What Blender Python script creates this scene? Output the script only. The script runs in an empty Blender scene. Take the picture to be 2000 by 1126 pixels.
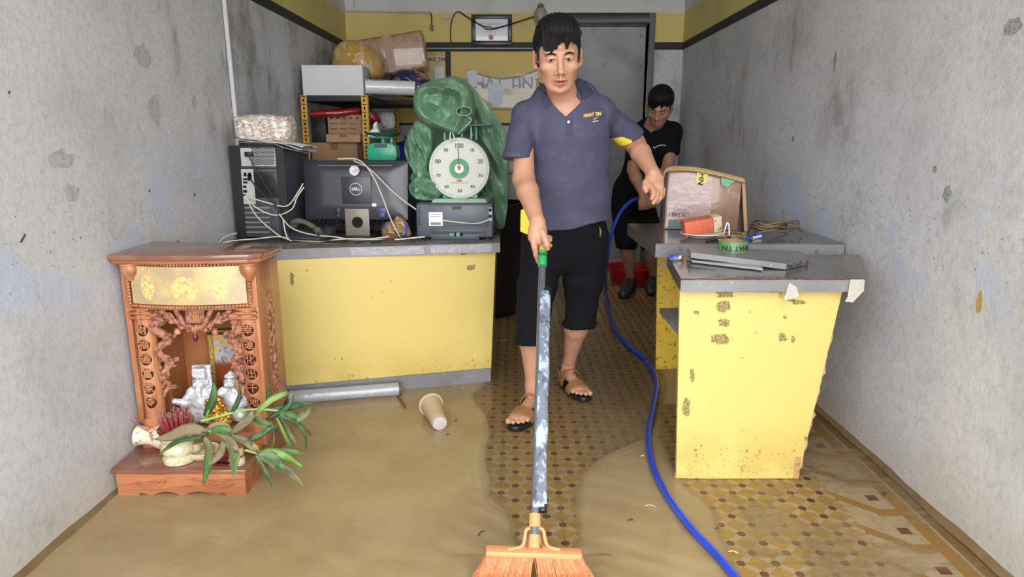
import bpy, bmesh, math, random
import numpy as np
from mathutils import Matrix, Vector
R = math.radians
C = bpy.context.scene.collection
SC = bpy.context.scene

# ---------------------------------------------------------------- camera
FOC = 1333.0                       # focal length in pixels of the 2000 px frame
TH = R(12.52)                      # downward pitch
H = 1.2                            # camera height
cam_d = bpy.data.cameras.new('camera'); cam = bpy.data.objects.new('camera', cam_d); C.objects.link(cam)
cam_d.sensor_width = 36; cam_d.lens = 36*FOC/2000; cam_d.shift_x = -7/2000
cam_d.clip_start = .05
cam.location = (0, 0, H); cam.rotation_euler = (R(90)-TH, 0, 0)
SC.camera = cam
# ---------------------------------------------------------------- sky light and exposure
SC.view_settings.view_transform = 'Standard'; SC.view_settings.look = 'None'
SC.view_settings.gamma = 1; SC.view_settings.use_curve_mapping = False
SC.view_settings.exposure = 1.12
w = bpy.data.worlds.new('overcast_sky'); SC.world = w; w.use_nodes = True
nt = w.node_tree; bg = nt.nodes['Background']
bg.inputs[0].default_value = (.93, .965, 1.0, 1); bg.inputs[1].default_value = 2.6
sun_d = bpy.data.lights.new('hazy_sun', 'SUN'); sun_d.energy = 1.05; sun_d.angle = R(70); sun_d.color = (1, .97, .93)
sun = bpy.data.objects.new('hazy_sun', sun_d); C.objects.link(sun)
sun.rotation_euler = (R(72), 0, R(4))           # soft daylight coming in through the open shop front
try:
    SC.cycles.max_bounces = 10; SC.cycles.diffuse_bounces = 6; SC.cycles.transparent_max_bounces = 16
except Exception: pass

# ---------------------------------------------------------------- helpers
def P(px, py, Y=None, Z=None, X=None):
    """world point seen at pixel (px, py) of the photograph at a given depth Y, height Z or side X"""
    a = (px-1007)/FOC; b = (563-py)/FOC
    d = Vector((a, math.cos(TH)+b*math.sin(TH), -math.sin(TH)+b*math.cos(TH)))
    if Y is not None: t = Y/d.y
    elif Z is not None: t = (Z-H)/d.z
    else: t = X/d.x
    return Vector((0, 0, H)) + d*t
def pxm(Y, z=1.0):
    """metres per pixel at depth Y and height z"""
    return (Y*math.cos(TH)-(z-H)*math.sin(TH))/FOC
def lin(c):
    o = []
    for v in c[:3]:
        v = v/255
        o.append(v/12.92 if v <= .04045 else ((v+.055)/1.055)**2.4)
    return (*o, 1)
MATS = {}
def nd(nt, t, **kw):
    n = nt.nodes.new(t)
    for k, v in kw.items(): setattr(n, k, v)
    return n
def mth(nt, op, a, b=None, c=None, clamp=False):
    n = nt.nodes.new('ShaderNodeMath'); n.operation = op; n.use_clamp = clamp
    for i, v in enumerate((a, b, c)):
        if v is None: continue
        if isinstance(v, (int, float)): n.inputs[i].default_value = v
        else: nt.links.new(v, n.inputs[i])
    return n.outputs[0]
def mixc(nt, f, a, b):
    n = nt.nodes.new('ShaderNodeMix'); n.data_type = 'RGBA'
    for s, v in (('Factor', f),):
        if isinstance(v, (int, float)): n.inputs[0].default_value = v
        else: nt.links.new(v, n.inputs[0])
    for i, v in ((6, a), (7, b)):
        if isinstance(v, tuple): n.inputs[i].default_value = v
        else: nt.links.new(v, n.inputs[i])
    return n.outputs[2]
def rng(nt, v, lo, hi, smooth=True):
    n = nt.nodes.new('ShaderNodeMapRange'); n.interpolation_type = 'SMOOTHSTEP' if smooth else 'LINEAR'
    nt.links.new(v, n.inputs[0]); n.inputs[1].default_value = lo; n.inputs[2].default_value = hi
    return n.outputs[0]
def noise(nt, vec, scale, detail=4, rough=.55, stretch=None):
    if stretch:
        m = nt.nodes.new('ShaderNodeMapping'); m.inputs[3].default_value = stretch
        nt.links.new(vec, m.inputs[0]); vec = m.outputs[0]
    n = nt.nodes.new('ShaderNodeTexNoise'); n.inputs['Scale'].default_value = scale
    n.inputs['Detail'].default_value = detail; n.inputs['Roughness'].default_value = rough
    nt.links.new(vec, n.inputs['Vector']); return n.outputs[0]
def mat(name, col, rough=.6, metal=0, var=(), bump=None, alpha=1, trans=0, spec=.5, coat=0, emit=None, stretch=None, sss=0, custom=None, ior=None):
    """var: list of (noise scale, strength, rgb, low, high[, stretch])"""
    if name in MATS: return MATS[name]
    m = bpy.data.materials.new(name); m.use_nodes = True; MATS[name] = m
    nt = m.node_tree; b = nt.nodes['Principled BSDF']
    b.inputs['Roughness'].default_value = rough; b.inputs['Metallic'].default_value = metal
    b.inputs['Specular IOR Level'].default_value = spec; b.inputs['Alpha'].default_value = alpha
    b.inputs['Transmission Weight'].default_value = trans; b.inputs['Coat Weight'].default_value = coat
    if ior: b.inputs['IOR'].default_value = ior
    if sss:
        b.inputs['Subsurface Weight'].default_value = sss; b.inputs['Subsurface Radius'].default_value = (.01, .004, .002)
    tc = nt.nodes.new('ShaderNodeTexCoord'); vec = tc.outputs['Object']
    c = lin(col)
    if custom: c = custom(nt, vec, c, b)
    if not var and not custom:
        var = [(6, .35, tuple(v*.86 for v in col), .35, .75)]
    for v in var:
        n = noise(nt, vec, v[0], stretch=(v[5] if len(v) > 5 else stretch))
        f = mth(nt, 'MULTIPLY', rng(nt, n, v[3], v[4]), float(v[1]))
        c = mixc(nt, f, c, lin(v[2]))
    if isinstance(c, tuple): b.inputs['Base Color'].default_value = c
    else: nt.links.new(c, b.inputs['Base Color'])
    if emit:
        b.inputs['Emission Color'].default_value = lin(emit[0]); b.inputs['Emission Strength'].default_value = emit[1]
    if bump:
        n = noise(nt, vec, bump[0], 5, .6, stretch=(bump[2] if len(bump) > 2 else None))
        bn = nt.nodes.new('ShaderNodeBump'); bn.inputs['Strength'].default_value = min(1, bump[1]); bn.inputs['Distance'].default_value = .01 if bump[1] <= 1 else .01*bump[1]
        nt.links.new(n, bn.inputs['Height']); nt.links.new(bn.outputs[0], b.inputs['Normal'])
    return m

WM = {}     # world matrix of every object built
def _prop(o, label=None, cat=None, group=None, kind=None):
    if label: o['label'] = label
    if cat: o['category'] = cat
    if group: o['group'] = group
    if kind: o['kind'] = kind
    return o
def thing(name, label, cat, loc=(0, 0, 0), rotz=0, group=None, scale=1, rot=None):
    o = bpy.data.objects.new(name, None); C.objects.link(o)
    o.empty_display_size = .05
    o.location = loc; o.rotation_euler = rot if rot else (0, 0, rotz); o.scale = (scale,)*3
    WM[o.name] = Matrix.LocRotScale(Vector(loc), o.rotation_euler.to_quaternion(), Vector((scale,)*3))
    return _prop(o, label, cat, group)
def link(name, me, m=None, parent=None, world=False, smooth=None, **props):
    """link a mesh as one object; world=True: vertices are world coordinates"""
    if m is not None:
        for mm in (m if isinstance(m, (list, tuple)) else [m]): me.materials.append(mm)
    if parent is not None and world: me.transform(WM[parent.name].inverted())
    o = bpy.data.objects.new(name, me); C.objects.link(o)
    if parent is not None:
        o.parent = parent; WM[o.name] = WM[parent.name]
    else: WM[o.name] = Matrix()
    if smooth is not None:
        me.shade_smooth()
        if smooth < 180: me.set_sharp_from_angle(angle=R(smooth))
    return _prop(o, **props)
def recenter(o):
    """move the origin of a top-level mesh object to its base"""
    me = o.data; n = len(me.vertices); co = np.empty(n*3, 'f'); me.vertices.foreach_get('co', co); co = co.reshape(-1, 3)
    c = Vector(((co[:, 0].min()+co[:, 0].max())/2, (co[:, 1].min()+co[:, 1].max())/2, co[:, 2].min()))
    me.transform(Matrix.Translation(-c)); o.location = c; WM[o.name] = Matrix.Translation(c); return o
def dup(o, loc=None, rotz=None, label=None, group=None, parent=None, rot=None):
    c = o.copy(); C.objects.link(c)
    if parent is not None: c.parent = parent
    if loc is not None: c.location = loc
    if rotz is not None: c.rotation_euler = (0, 0, rotz)
    if rot is not None: c.rotation_euler = rot
    if label: c['label'] = label
    if group: c['group'] = group
    for ch in [x for x in bpy.data.objects if x.parent == o]: dup(ch, parent=c)
    return c

class MB:
    """collects shapes into one mesh"""
    def __init__(s): s.bm = bmesh.new(); s.mi = 0
    def _add(s, vs, fs):
        bv = [s.bm.verts.new(v) for v in vs]
        for f in fs:
            try: bf = s.bm.faces.new([bv[i] for i in f]); bf.material_index = s.mi
            except ValueError: pass
        return bv
    def box(s, c, d, rot=None, taper=None):
        M = Matrix.Translation(Vector(c)) @ (rot.to_4x4() if rot is not None else Matrix())
        tx, ty = taper if taper else (1, 1)
        vs = [M @ Vector((sx*d[0]/2*(tx if sz > 0 else 1), sy*d[1]/2*(ty if sz > 0 else 1), sz*d[2]/2)) for sx in (-1, 1) for sy in (-1, 1) for sz in (-1, 1)]
        s._add(vs, [(0, 1, 3, 2), (4, 6, 7, 5), (0, 4, 5, 1), (2, 3, 7, 6), (0, 2, 6, 4), (1, 5, 7, 3)]); return s
    def bb(s, lo, hi): return s.box([(a+b)/2 for a, b in zip(lo, hi)], [abs(b-a) for a, b in zip(lo, hi)])
    def hexa(s, b, t):
        """8-corner solid: 4 bottom points, 4 top points"""
        s._add([Vector(v) for v in list(b)+list(t)], [(3, 2, 1, 0), (4, 5, 6, 7)]+[(i, (i+1) % 4, 4+(i+1) % 4, 4+i) for i in range(4)]); return s
    def tube(s, pts, r, seg=8, cap=True, flat=None):
        pts = [Vector(p) for p in pts]; n = len(pts)
        rr = r if isinstance(r, (list, tuple)) else [r]*n
        vs = []; up = None
        for i, p in enumerate(pts):
            t = (pts[min(i+1, n-1)]-pts[max(i-1, 0)])
            t = t.normalized() if t.length > 1e-9 else Vector((0, 0, 1))
            if up is None:
                up = Vector((0, 0, 1)) if abs(t.z) < .9 else Vector((1, 0, 0))
                up = (up-t*up.dot(t)).normalized()
            else:
                u2 = up-t*up.dot(t); up = u2.normalized() if u2.length > 1e-6 else up
            sd = t.cross(up)
            for k in range(seg):
                a = 2*math.pi*k/seg; f = flat or 1
                vs.append(p+(up*math.cos(a)*f+sd*math.sin(a))*rr[i])
        fs = [(i*seg+k, i*seg+(k+1) % seg, (i+1)*seg+(k+1) % seg, (i+1)*seg+k) for i in range(n-1) for k in range(seg)]
        if cap: fs += [tuple(range(seg))[::-1], tuple((n-1)*seg+k for k in range(seg))]
        s._add(vs, fs); return s
    def cyl(s, a, b, r0, r1=None, seg=24): return s.tube([a, b], [r0, r0 if r1 is None else r1], seg)
    def lathe(s, prof, c=(0, 0, 0), seg=32, M=None, sx=1, sy=1):
        """prof: (radius, z) list; closed at radius 0"""
        M = (M or Matrix()); c = Vector(c); n = len(prof)
        vs = [c+(M @ Vector((r*sx*math.cos(2*math.pi*k/seg), r*sy*math.sin(2*math.pi*k/seg), z))) for r, z in prof for k in range(seg)]
        fs = [(i*seg+k, i*seg+(k+1) % seg, (i+1)*seg+(k+1) % seg, (i+1)*seg+k) for i in range(n-1) for k in range(seg)]
        fs += [tuple(range(seg))[::-1], tuple((n-1)*seg+k for k in range(seg))]
        s._add(vs, fs); return s
    def ball(s, c, r, seg=12, rings=8, rot=None):
        r = r if isinstance(r, (list, tuple)) else (r, r, r)
        prof = [(math.sin(math.pi*i/rings), -math.cos(math.pi*i/rings)) for i in range(rings+1)]
        prof[0] = (.001, -1); prof[-1] = (.001, 1)
        M = (rot.to_4x4() if rot is not None else Matrix()) @ Matrix.Diagonal((*r, 1))
        return s.lathe(prof, c, seg, M)
    def prism(s, poly, v, flip=False):
        """poly: 3D planar outline; v: extrusion vector"""
        poly = [Vector(p) for p in poly]; v = Vector(v); n = len(poly)
        s._add(poly+[p+v for p in poly], [tuple(range(n))[::-1], tuple(range(n, 2*n))]+[(i, (i+1) % n, n+(i+1) % n, n+i) for i in range(n)]); return s
    def grid(s, fn, nu, nv, close_u=False):
        vs = [Vector(fn(i/(nu-(0 if close_u else 1)), j/(nv-1))) for j in range(nv) for i in range(nu)]
        fs = [(j*nu+i, j*nu+(i+1) % nu, (j+1)*nu+(i+1) % nu, (j+1)*nu+i) for j in range(nv-1) for i in range(nu if close_u else nu-1)]
        s._add(vs, fs); return s
    def sheet(s, fn, nu, nv, th, close_u=False):
        """a curved sheet with thickness"""
        e = 1e-3; N = (nu-(0 if close_u else 1)); A = []; B = []
        for j in range(nv):
            for i in range(nu):
                u, v = i/N, j/(nv-1); p = Vector(fn(u, v)); u1 = u+e if (u+e <= 1 or close_u) else u-e; v1 = v+e if v+e <= 1 else v-e
                n = (Vector(fn(u1, v))-p).cross(Vector(fn(u, v1))-p)
                if (u1 < u) != (v1 < v): n = -n
                n = n.normalized() if n.length > 0 else Vector((0, 1, 0)); A.append(p+n*th/2); B.append(p-n*th/2)
        k = len(A); fs = []; iu = range(nu if close_u else nu-1)
        for j in range(nv-1):
            for i in iu:
                a, b, c, d = j*nu+i, j*nu+(i+1) % nu, (j+1)*nu+(i+1) % nu, (j+1)*nu+i
                fs += [(a, b, c, d), (k+d, k+c, k+b, k+a)]
        for i in iu:
            b = (i+1) % nu; t = (nv-1)*nu; fs += [(i, k+i, k+b, b), (t+b, k+t+b, k+t+i, t+i)]
        if not close_u:
            for j in range(nv-1): a, d = j*nu, (j+1)*nu; fs += [(a, d, k+d, k+a), (a+nu-1, k+a+nu-1, k+d+nu-1, d+nu-1)]
        s._add(A+B, fs); return s
    def text(s, body, size, M, depth=.001, bold=0, font=None, align='CENTER'):
        cu = bpy.data.curves.new('t', 'FONT'); cu.body = body; cu.size = size; cu.extrude = depth; cu.align_x = align; cu.align_y = 'CENTER'; cu.offset = bold
        cu.resolution_u = 3
        o = bpy.data.objects.new('t', cu); me = bpy.data.meshes.new_from_object(o)
        me.transform(M); k = len(s.bm.faces); s.bm.from_mesh(me); s.bm.faces.ensure_lookup_table()
        for f in s.bm.faces[k:]: f.material_index = s.mi
        bpy.data.objects.remove(o); bpy.data.curves.remove(cu); bpy.data.meshes.remove(me); return s
    def xf(s, M): bmesh.ops.transform(s.bm, matrix=M, verts=s.bm.verts); return s
    def obj(s, name, m, parent=None, world=False, bevel=0, seg=2, smooth=35, sub=0, **props):
        if bevel:
            bmesh.ops.remove_doubles(s.bm, verts=s.bm.verts, dist=1e-6)
            es = [e for e in s.bm.edges if len(e.link_faces) == 2 and e.calc_face_angle(0) > R(25)]
            bmesh.ops.bevel(s.bm, geom=es, offset=bevel, segments=seg, affect='EDGES', profile=.5)
        if sub: bmesh.ops.subdivide_edges(s.bm, edges=s.bm.edges[:], cuts=sub, use_grid_fill=True)
        bmesh.ops.recalc_face_normals(s.bm, faces=s.bm.faces)
        me = bpy.data.meshes.new(name); s.bm.to_mesh(me); s.bm.free()
        o = link(name, me, m, parent, world, smooth, **props)
        if parent is None and props.get('kind') != 'structure': recenter(o)
        return o
def bez(pts, n=8):
    """Catmull-Rom curve through points"""
    pts = [Vector(p) for p in pts]; out = []
    q = [pts[0]*2-pts[1]]+pts+[pts[-1]*2-pts[-2]]
    for i in range(1, len(q)-2):
        for k in range(n):
            t = k/n; a, b, c, d = q[i-1:i+3]
            out.append(.5*((2*b)+(c-a)*t+(2*a-5*b+4*c-d)*t*t+(3*b-a-3*c+d)*t**3))
    return out+[pts[-1]]
def face_M(o, right, up):
    """matrix that puts XY-plane lettering at o with given right and up directions"""
    r = Vector(right).normalized(); u = Vector(up); u = (u-r*u.dot(r)).normalized(); n = r.cross(u)
    return Matrix(((r.x, u.x, n.x, o[0]), (r.y, u.y, n.y, o[1]), (r.z, u.z, n.z, o[2]), (0, 0, 0, 1)))

# ---- implicit surfaces: smooth unions of tapered capsules and ellipsoids, meshed with surface nets
class Field:
    def __init__(s): s.p = []; s.fr = None; s.disp = None; s.extra = None
    def _w(s, v):
        v = Vector(v); return np.array(s.fr @ v if s.fr is not None else v, dtype='f8')
    def _Rm(s, rot=None):
        A = np.eye(3)
        if s.fr is not None: A = np.array(s.fr.to_3x3().normalized())
        if rot is not None: A = A @ np.array(rot.to_3x3())
        return A
    def cap(s, a, b, ra, rb=None, k=.01, op=1, squash=None, g=0):
        """squash=(direction, factor): thin the capsule along a direction"""
        rb = ra if rb is None else rb; a = s._w(a); b = s._w(b); sq = None
        if squash:
            d = np.array(squash[0], 'f8')
            if s.fr is not None: d = np.array(s.fr.to_3x3().normalized() @ Vector(squash[0]))
            sq = (d/np.linalg.norm(d), squash[1])
        s.p.append(('c', a, b, ra, rb, k, op, sq, (a+b)/2, np.linalg.norm(b-a)/2+max(ra, rb), g)); return s
    def ell(s, c, r, k=.01, op=1, rot=None, g=0):
        c = s._w(c); s.p.append(('e', c, np.array(r, 'f8'), s._Rm(rot), None, k, op, None, c, max(r), g)); return s
    def boxf(s, c, h, rnd=.005, k=.01, op=1, rot=None, g=0):
        c = s._w(c); s.p.append(('b', c, np.array(h, 'f8'), s._Rm(rot), rnd, k, op, None, c, float(np.linalg.norm(h)), g)); return s
    def chain(s, pts, rs, k=.01, op=1, squash=None, g=0):
        for i in range(len(pts)-1): s.cap(pts[i], pts[i+1], rs[i], rs[i+1], k, op, squash, g)
        return s
    def ev(s, X, cc=None, cr=None):
        d = np.full(len(X), 1.0)
        for pr in s.p:
            kind, a, b, c, e, k, op, sq, pc, prad, g = pr
            if cc is not None and np.linalg.norm(cc-pc)-cr-prad > .05+k: continue
            if kind == 'c':
                ab = b-a; L = max(ab @ ab, 1e-12); Q = X-a
                t = np.clip((Q @ ab)/L, 0, 1); V = Q-t[:, None]*ab; r = c+(e-c)*t
                if sq is not None:
                    m = V @ sq[0]; l2 = np.einsum('ij,ij->i', V, V)+m*m*(1/sq[1]**2-1)
                    v = (np.sqrt(l2)-r)*sq[1]**.5
                else: v = np.sqrt(np.einsum('ij,ij->i', V, V))-r
            elif kind == 'e':
                Q = (X-a) @ c; k0 = np.sqrt(((Q/b)**2).sum(1)); k1 = np.sqrt(((Q/(b*b))**2).sum(1))+1e-9
                v = k0*(k0-1)/k1
            else:
                Q = np.abs((X-a) @ c)-(b-e)
                v = np.sqrt((np.maximum(Q, 0)**2).sum(1))+np.minimum(Q.max(1), 0)-e
            if op > 0:
                h = np.clip(.5+.5*(d-v)/k, 0, 1); d = d*(1-h)+v*h-k*h*(1-h)
            else:
                h = np.clip(.5-.5*(d+v)/k, 0, 1); d = d*(1-h)-v*h+k*h*(1-h)
        if s.extra is not None:
            v = s.extra.ev(X, cc, cr); k = .03; h = np.clip(.5+.5*(d-v)/k, 0, 1); d = d*(1-h)+v*h-k*h*(1-h)
        if s.disp is not None: d = d+s.disp(X)
        return d
    def mesh(s, vox, pad=.01, B=8):
        ap = s.p+(s.extra.p if s.extra else []); lo = np.min([p[8]-p[9] for p in ap if p[6] > 0], 0)-pad; hi = np.max([p[8]+p[9] for p in ap if p[6] > 0], 0)+pad
        bs = B*vox; nb = np.ceil((hi-lo)/bs).astype(int)+1
        I = np.stack(np.meshgrid(*[np.arange(n) for n in nb], indexing='ij'), -1).reshape(-1, 3)
        # coarse-to-fine: big cells of 4 blocks first
        J = np.unique(I//4, axis=0); cJ = lo+(J+.5)*4*bs
        dj = s.ev(cJ); J = J[np.abs(dj) < 4*bs*1.35+.03]
        out_id = []; out_v = []; cells = {}
        base = nb*B+2; st = np.array([base[1]*base[2], base[2], 1], dtype=np.int64)
        off = np.stack(np.meshgrid(*[np.arange(B+1)]*3, indexing='ij'), -1).reshape(-1, 3)
        V = []; ID = []; Q = []
        for j in J:
            b4 = np.stack(np.meshgrid(*[np.arange(4)]*3, indexing='ij'), -1).reshape(-1, 3)+j*4
            b4 = b4[(b4 < nb).all(1)]
            if not len(b4): continue
            cc = lo+(j+.5)*4*bs; cr = 4*bs*.87
            db = s.ev(lo+(b4+.5)*bs, cc, cr+bs); b4 = b4[np.abs(db) < bs*1.2+.012]
            if not len(b4): continue
            g = (b4[:, None, :]*B+off[None]).reshape(-1, 3)
            d = s.ev(lo+g*vox, cc, cr).reshape(len(b4), B+1, B+1, B+1)
            neg = d < 0
            G0 = b4*B
            # cell vertices
            cn = sum(neg[:, a:B+a, b:B+b, c:B+c].astype(np.int8) for a in (0, 1) for b in (0, 1) for c in (0, 1))
            act = np.argwhere((cn > 0) & (cn < 8))
            if not len(act): continue
            n_, x, y, z = act.T; acc = np.zeros((len(act), 3)); cnt = np.zeros(len(act))
            cv = {(a, b, c): d[n_, x+a, y+b, z+c] for a in (0, 1) for b in (0, 1) for c in (0, 1)}
            for ax in range(3):
                for u in (0, 1):
                    for v in (0, 1):
                        p0 = [u, v]; p0.insert(ax, 0); p1 = [u, v]; p1.insert(ax, 1)
                        va, vb = cv[tuple(p0)], cv[tuple(p1)]; cr_ = (va < 0) != (vb < 0)
                        t = np.where(cr_, va/np.where(cr_, va-vb, 1), 0)
                        q = np.array(p0, float)[None]+np.eye(3)[ax][None]*t[:, None]
                        acc += q*cr_[:, None]; cnt += cr_
            gc = G0[n_]+np.stack([x, y, z], 1)
            V.append(lo+(gc+acc/cnt[:, None])*vox); ID.append(gc @ st)
            for ax in range(3):
                sl0 = [slice(0, B)]*3; sl1 = list(sl0); sl1[ax] = slice(1, B+1)
                n0 = neg[(slice(None), *sl0)]; n1 = neg[(slice(None), *sl1)]
                e = np.argwhere(n0 != n1)
                if not len(e): continue
                s0 = n0[tuple(e.T)]; ge = G0[e[:, 0]]+e[:, 1:]
                u, v = [(1, 2), (2, 0), (0, 1)][ax]; du = st[u]; dv = st[v]; base_id = ge @ st
                q = np.stack([base_id, base_id-du, base_id-du-dv, base_id-dv], 1)
                q[~s0] = q[~s0][:, ::-1]; Q.append(q)
        ID = np.concatenate(ID); V = np.concatenate(V); Q = np.concatenate(Q)
        uid, first = np.unique(ID, return_index=True); V = V[first]
        ix = np.searchsorted(uid, Q); ix = np.minimum(ix, len(uid)-1); ok = (uid[ix] == Q).all(1); F = ix[ok]
        me = bpy.data.meshes.new('field'); me.vertices.add(len(V)); me.vertices.foreach_set('co', V.astype('f').ravel())
        me.loops.add(len(F)*4); me.loops.foreach_set('vertex_index', F.astype('i').ravel())
        me.polygons.add(len(F)); me.polygons.foreach_set('loop_start', np.arange(0, len(F)*4, 4, dtype='i'))
        me.update(calc_edges=True); me.validate(); me.shade_smooth()
        return me
    def obj(s, name, vox, m, parent=None, world=True, **props):
        me = s.mesh(vox); o = link(name, me, m, parent, world, **props)
        me.shade_smooth()
        if parent is None: recenter(o)
        return o
def face_mats(o, mats, fn):
    """assign material slots by face centre (world coordinates) with fn(N x 3) -> slot index"""
    me = o.data
    me.materials.clear()
    for m in mats: me.materials.append(m)
    n = len(me.polygons); c = np.empty(n*3, 'f'); me.polygons.foreach_get('center', c); c = c.reshape(-1, 3)
    M = np.array(WM[o.name]); c = c @ M[:3, :3].T+M[:3, 3]
    me.polygons.foreach_set('material_index', fn(c).astype('i')); me.update()
def wrinkle(amp, freq, seed=0, dirs=6):
    r = np.random.RandomState(seed); K = r.normal(size=(dirs, 3)); K /= np.linalg.norm(K, axis=1)[:, None]; K *= freq*(.6+.9*r.rand(dirs))[:, None]; ph = r.rand(dirs)*6.28
    return lambda X: amp*sum(np.sin(X @ K[i]+ph[i]+1.3*np.sin(X @ K[(i+1) % dirs]*.6+ph[i-1])) for i in range(dirs))/dirs**.5
# ================================================================ THE ROOM
XL, XR, YB, YF, ZC = -1.377, 1.364, 5.85, .05, 2.78
z_st0 = P(1332, 98, X=XR).z; z_st1 = z_st0+.055; z_yel = P(1300, 25, Y=YB).z
def wall_custom(side):
    def fn(nt, vec, c, b):
        g = nt.nodes.new('ShaderNodeNewGeometry'); pos = g.outputs['Position']
        sx = nt.nodes.new('ShaderNodeSeparateXYZ'); nt.links.new(pos, sx.inputs[0]); x, y, z = sx.outputs
        n1 = noise(nt, pos, 2.2, 6, .62); n2 = noise(nt, pos, 4.5, 6, .68, (1, 1, .6)); n3 = noise(nt, pos, 40, 3, .6); n4 = noise(nt, pos, 1.3, 4, .5, (1, 1, .35))
        c = mixc(nt, mth(nt, 'MULTIPLY', rng(nt, n1, .42, .66), .5), c, lin((168, 168, 170)))
        c = mixc(nt, mth(nt, 'MULTIPLY', rng(nt, n4, .5, .7), .45), c, lin((212, 213, 216)))
        c = mixc(nt, mth(nt, 'MULTIPLY', rng(nt, n3, .4, .75), .3), c, lin((140, 139, 136)))
        # dark mould; its increase towards the back also paints in some shade
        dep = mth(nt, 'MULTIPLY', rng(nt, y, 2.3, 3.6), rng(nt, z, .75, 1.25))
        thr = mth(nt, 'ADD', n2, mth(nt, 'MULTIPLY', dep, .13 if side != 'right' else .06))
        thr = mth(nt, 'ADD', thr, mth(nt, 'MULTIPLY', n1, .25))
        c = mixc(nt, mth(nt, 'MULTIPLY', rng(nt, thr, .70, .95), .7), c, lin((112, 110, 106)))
        # tide band of dried silt near the ground and bluish paint showing through
        tb = mth(nt, 'MULTIPLY', rng(nt, mth(nt, 'ADD', z, mth(nt, 'MULTIPLY', n1, .25)), .42, .08), .55)
        c = mixc(nt, tb, c, lin((170, 158, 136)))
        bl = mth(nt, 'MULTIPLY', mth(nt, 'MULTIPLY', rng(nt, z, .55, .8), rng(nt, z, 1.25, .95)), rng(nt, noise(nt, pos, 3.3, 3), .5, .62))
        c = mixc(nt, mth(nt, 'MULTIPLY', bl, .55), c, lin((178, 190, 216)))
        # flecks stranded along the flood lines
        fl = rng(nt, noise(nt, pos, 95, 1, .4), .735, .76)
        w1 = mth(nt, 'ADD', z, mth(nt, 'MULTIPLY', n1, .12))
        fl = mth(nt, 'MULTIPLY', fl, mth(nt, 'MULTIPLY', rng(nt, w1, .70, .95), rng(nt, w1, 1.2, 1.02)))
        c = mixc(nt, fl, c, lin((45, 38, 30)))
        return c
    return fn
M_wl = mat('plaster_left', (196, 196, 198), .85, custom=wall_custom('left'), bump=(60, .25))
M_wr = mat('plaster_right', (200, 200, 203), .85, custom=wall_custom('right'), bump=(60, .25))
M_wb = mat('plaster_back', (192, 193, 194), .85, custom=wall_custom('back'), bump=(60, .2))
M_yel = mat('yellow_wall_paint', (214, 196, 122), .75, var=[(3, .5, (188, 170, 110), .45, .7), (26, .35, (150, 130, 80), .62, .75)])
M_blk = mat('black_band_paint', (20, 20, 22), .6, var=[(12, .4, (38, 37, 38), .5, .8)])
M_wht = mat('white_upper_paint', (205, 206, 206), .8, var=[(3, .5, (178, 178, 176), .45, .7), (20, .3, (120, 118, 112), .64, .74)])
def wallbox(name, lo, hi, m): return MB().bb(lo, hi).obj(name, m, kind='structure', smooth=None)
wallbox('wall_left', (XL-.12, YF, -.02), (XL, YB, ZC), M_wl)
wallbox('wall_right', (XR, YF, -.02), (XR+.12, YB, ZC), M_wr)
DX0, DX1, DZ = P(1112, 30, Y=YB).x, P(1268, 45, Y=YB).x, P(1200, 45, Y=YB).z
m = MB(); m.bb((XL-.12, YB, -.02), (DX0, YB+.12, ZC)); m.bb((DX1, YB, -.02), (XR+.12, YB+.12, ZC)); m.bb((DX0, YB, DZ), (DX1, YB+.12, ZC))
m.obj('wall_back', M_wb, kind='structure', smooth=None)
wallbox('ceiling', (XL-.12, YF, ZC), (XR+.12, 6.35, ZC+.1), mat('ceiling_paint', (205, 205, 203), .85))  # stops short of the passage end: added roof gap lets sky light in
# painted bands
e = .004
for nm, a, b, mm in (('left', z_st0, z_st1, M_blk), ('left_yellow', z_st1, z_yel, M_yel), ('left_white', z_yel, ZC, M_wht)):
    wallbox('trim_'+nm, (XL, YF, a), (XL+e, YB, b), mm)
for nm, a, b, mm in (('right', z_st0, z_st1, M_blk), ('right_yellow', z_st1, z_yel, M_yel), ('right_white', z_yel, ZC, M_wht)):
    wallbox('trim_'+nm, (XR-e, YF, a), (XR, YB, b), mm)
FX0, FX1, FZ = P(1098, 28, Y=YB).x, P(1280, 28, Y=YB).x, P(1200, 26, Y=YB).z
for i, (a, b) in enumerate(((XL+e, FX0), (FX1, XR-e))):
    wallbox('trim_back_stripe_%d' % i, (a, YB-e, z_st0), (b, YB, z_st1+.003), M_blk)
    wallbox('trim_back_yellow_%d' % i, (a, YB-e, z_st1+.003), (b, YB, z_yel), M_yel)
wallbox('trim_back_white', (XL+e, YB-e, max(z_yel, FZ)), (XR-e, YB, ZC), M_wht)
# grey door surround and the passage behind it
M_frm = mat('grey_frame_paint', (105, 106, 108), .5, var=[(8, .4, (78, 78, 80), .45, .7)])
m = MB(); m.bb((FX0, YB-.03, 0), (DX0, YB+.12, FZ)); m.bb((DX1, YB-.03, 0), (FX1, YB+.12, FZ)); m.bb((DX0, YB-.03, DZ), (DX1, YB+.12, FZ)); m.bb((DX0, YB+.06, DZ-.012), (DX1, YB+.12, DZ))
m.obj('door_1', M_frm, bevel=.004, kind='structure')
M_pas = mat('passage_plaster', (150, 152, 150), .85, var=[(2.5, .6, (112, 112, 108), .45, .7), (9, .5, (70, 68, 62), .6, .75)])
PY = 6.75
wallbox('wall_passage_far', (-.2, PY, -.02), (XR+.12, PY+.1, ZC), M_pas)
wallbox('wall_passage_left', (-.3, YB+.12, -.02), (-.2, PY, ZC), M_pas)
wallbox('wall_passage_right', (XR+.02, YB+.12, -.02), (XR+.12, PY, ZC), M_pas)
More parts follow.
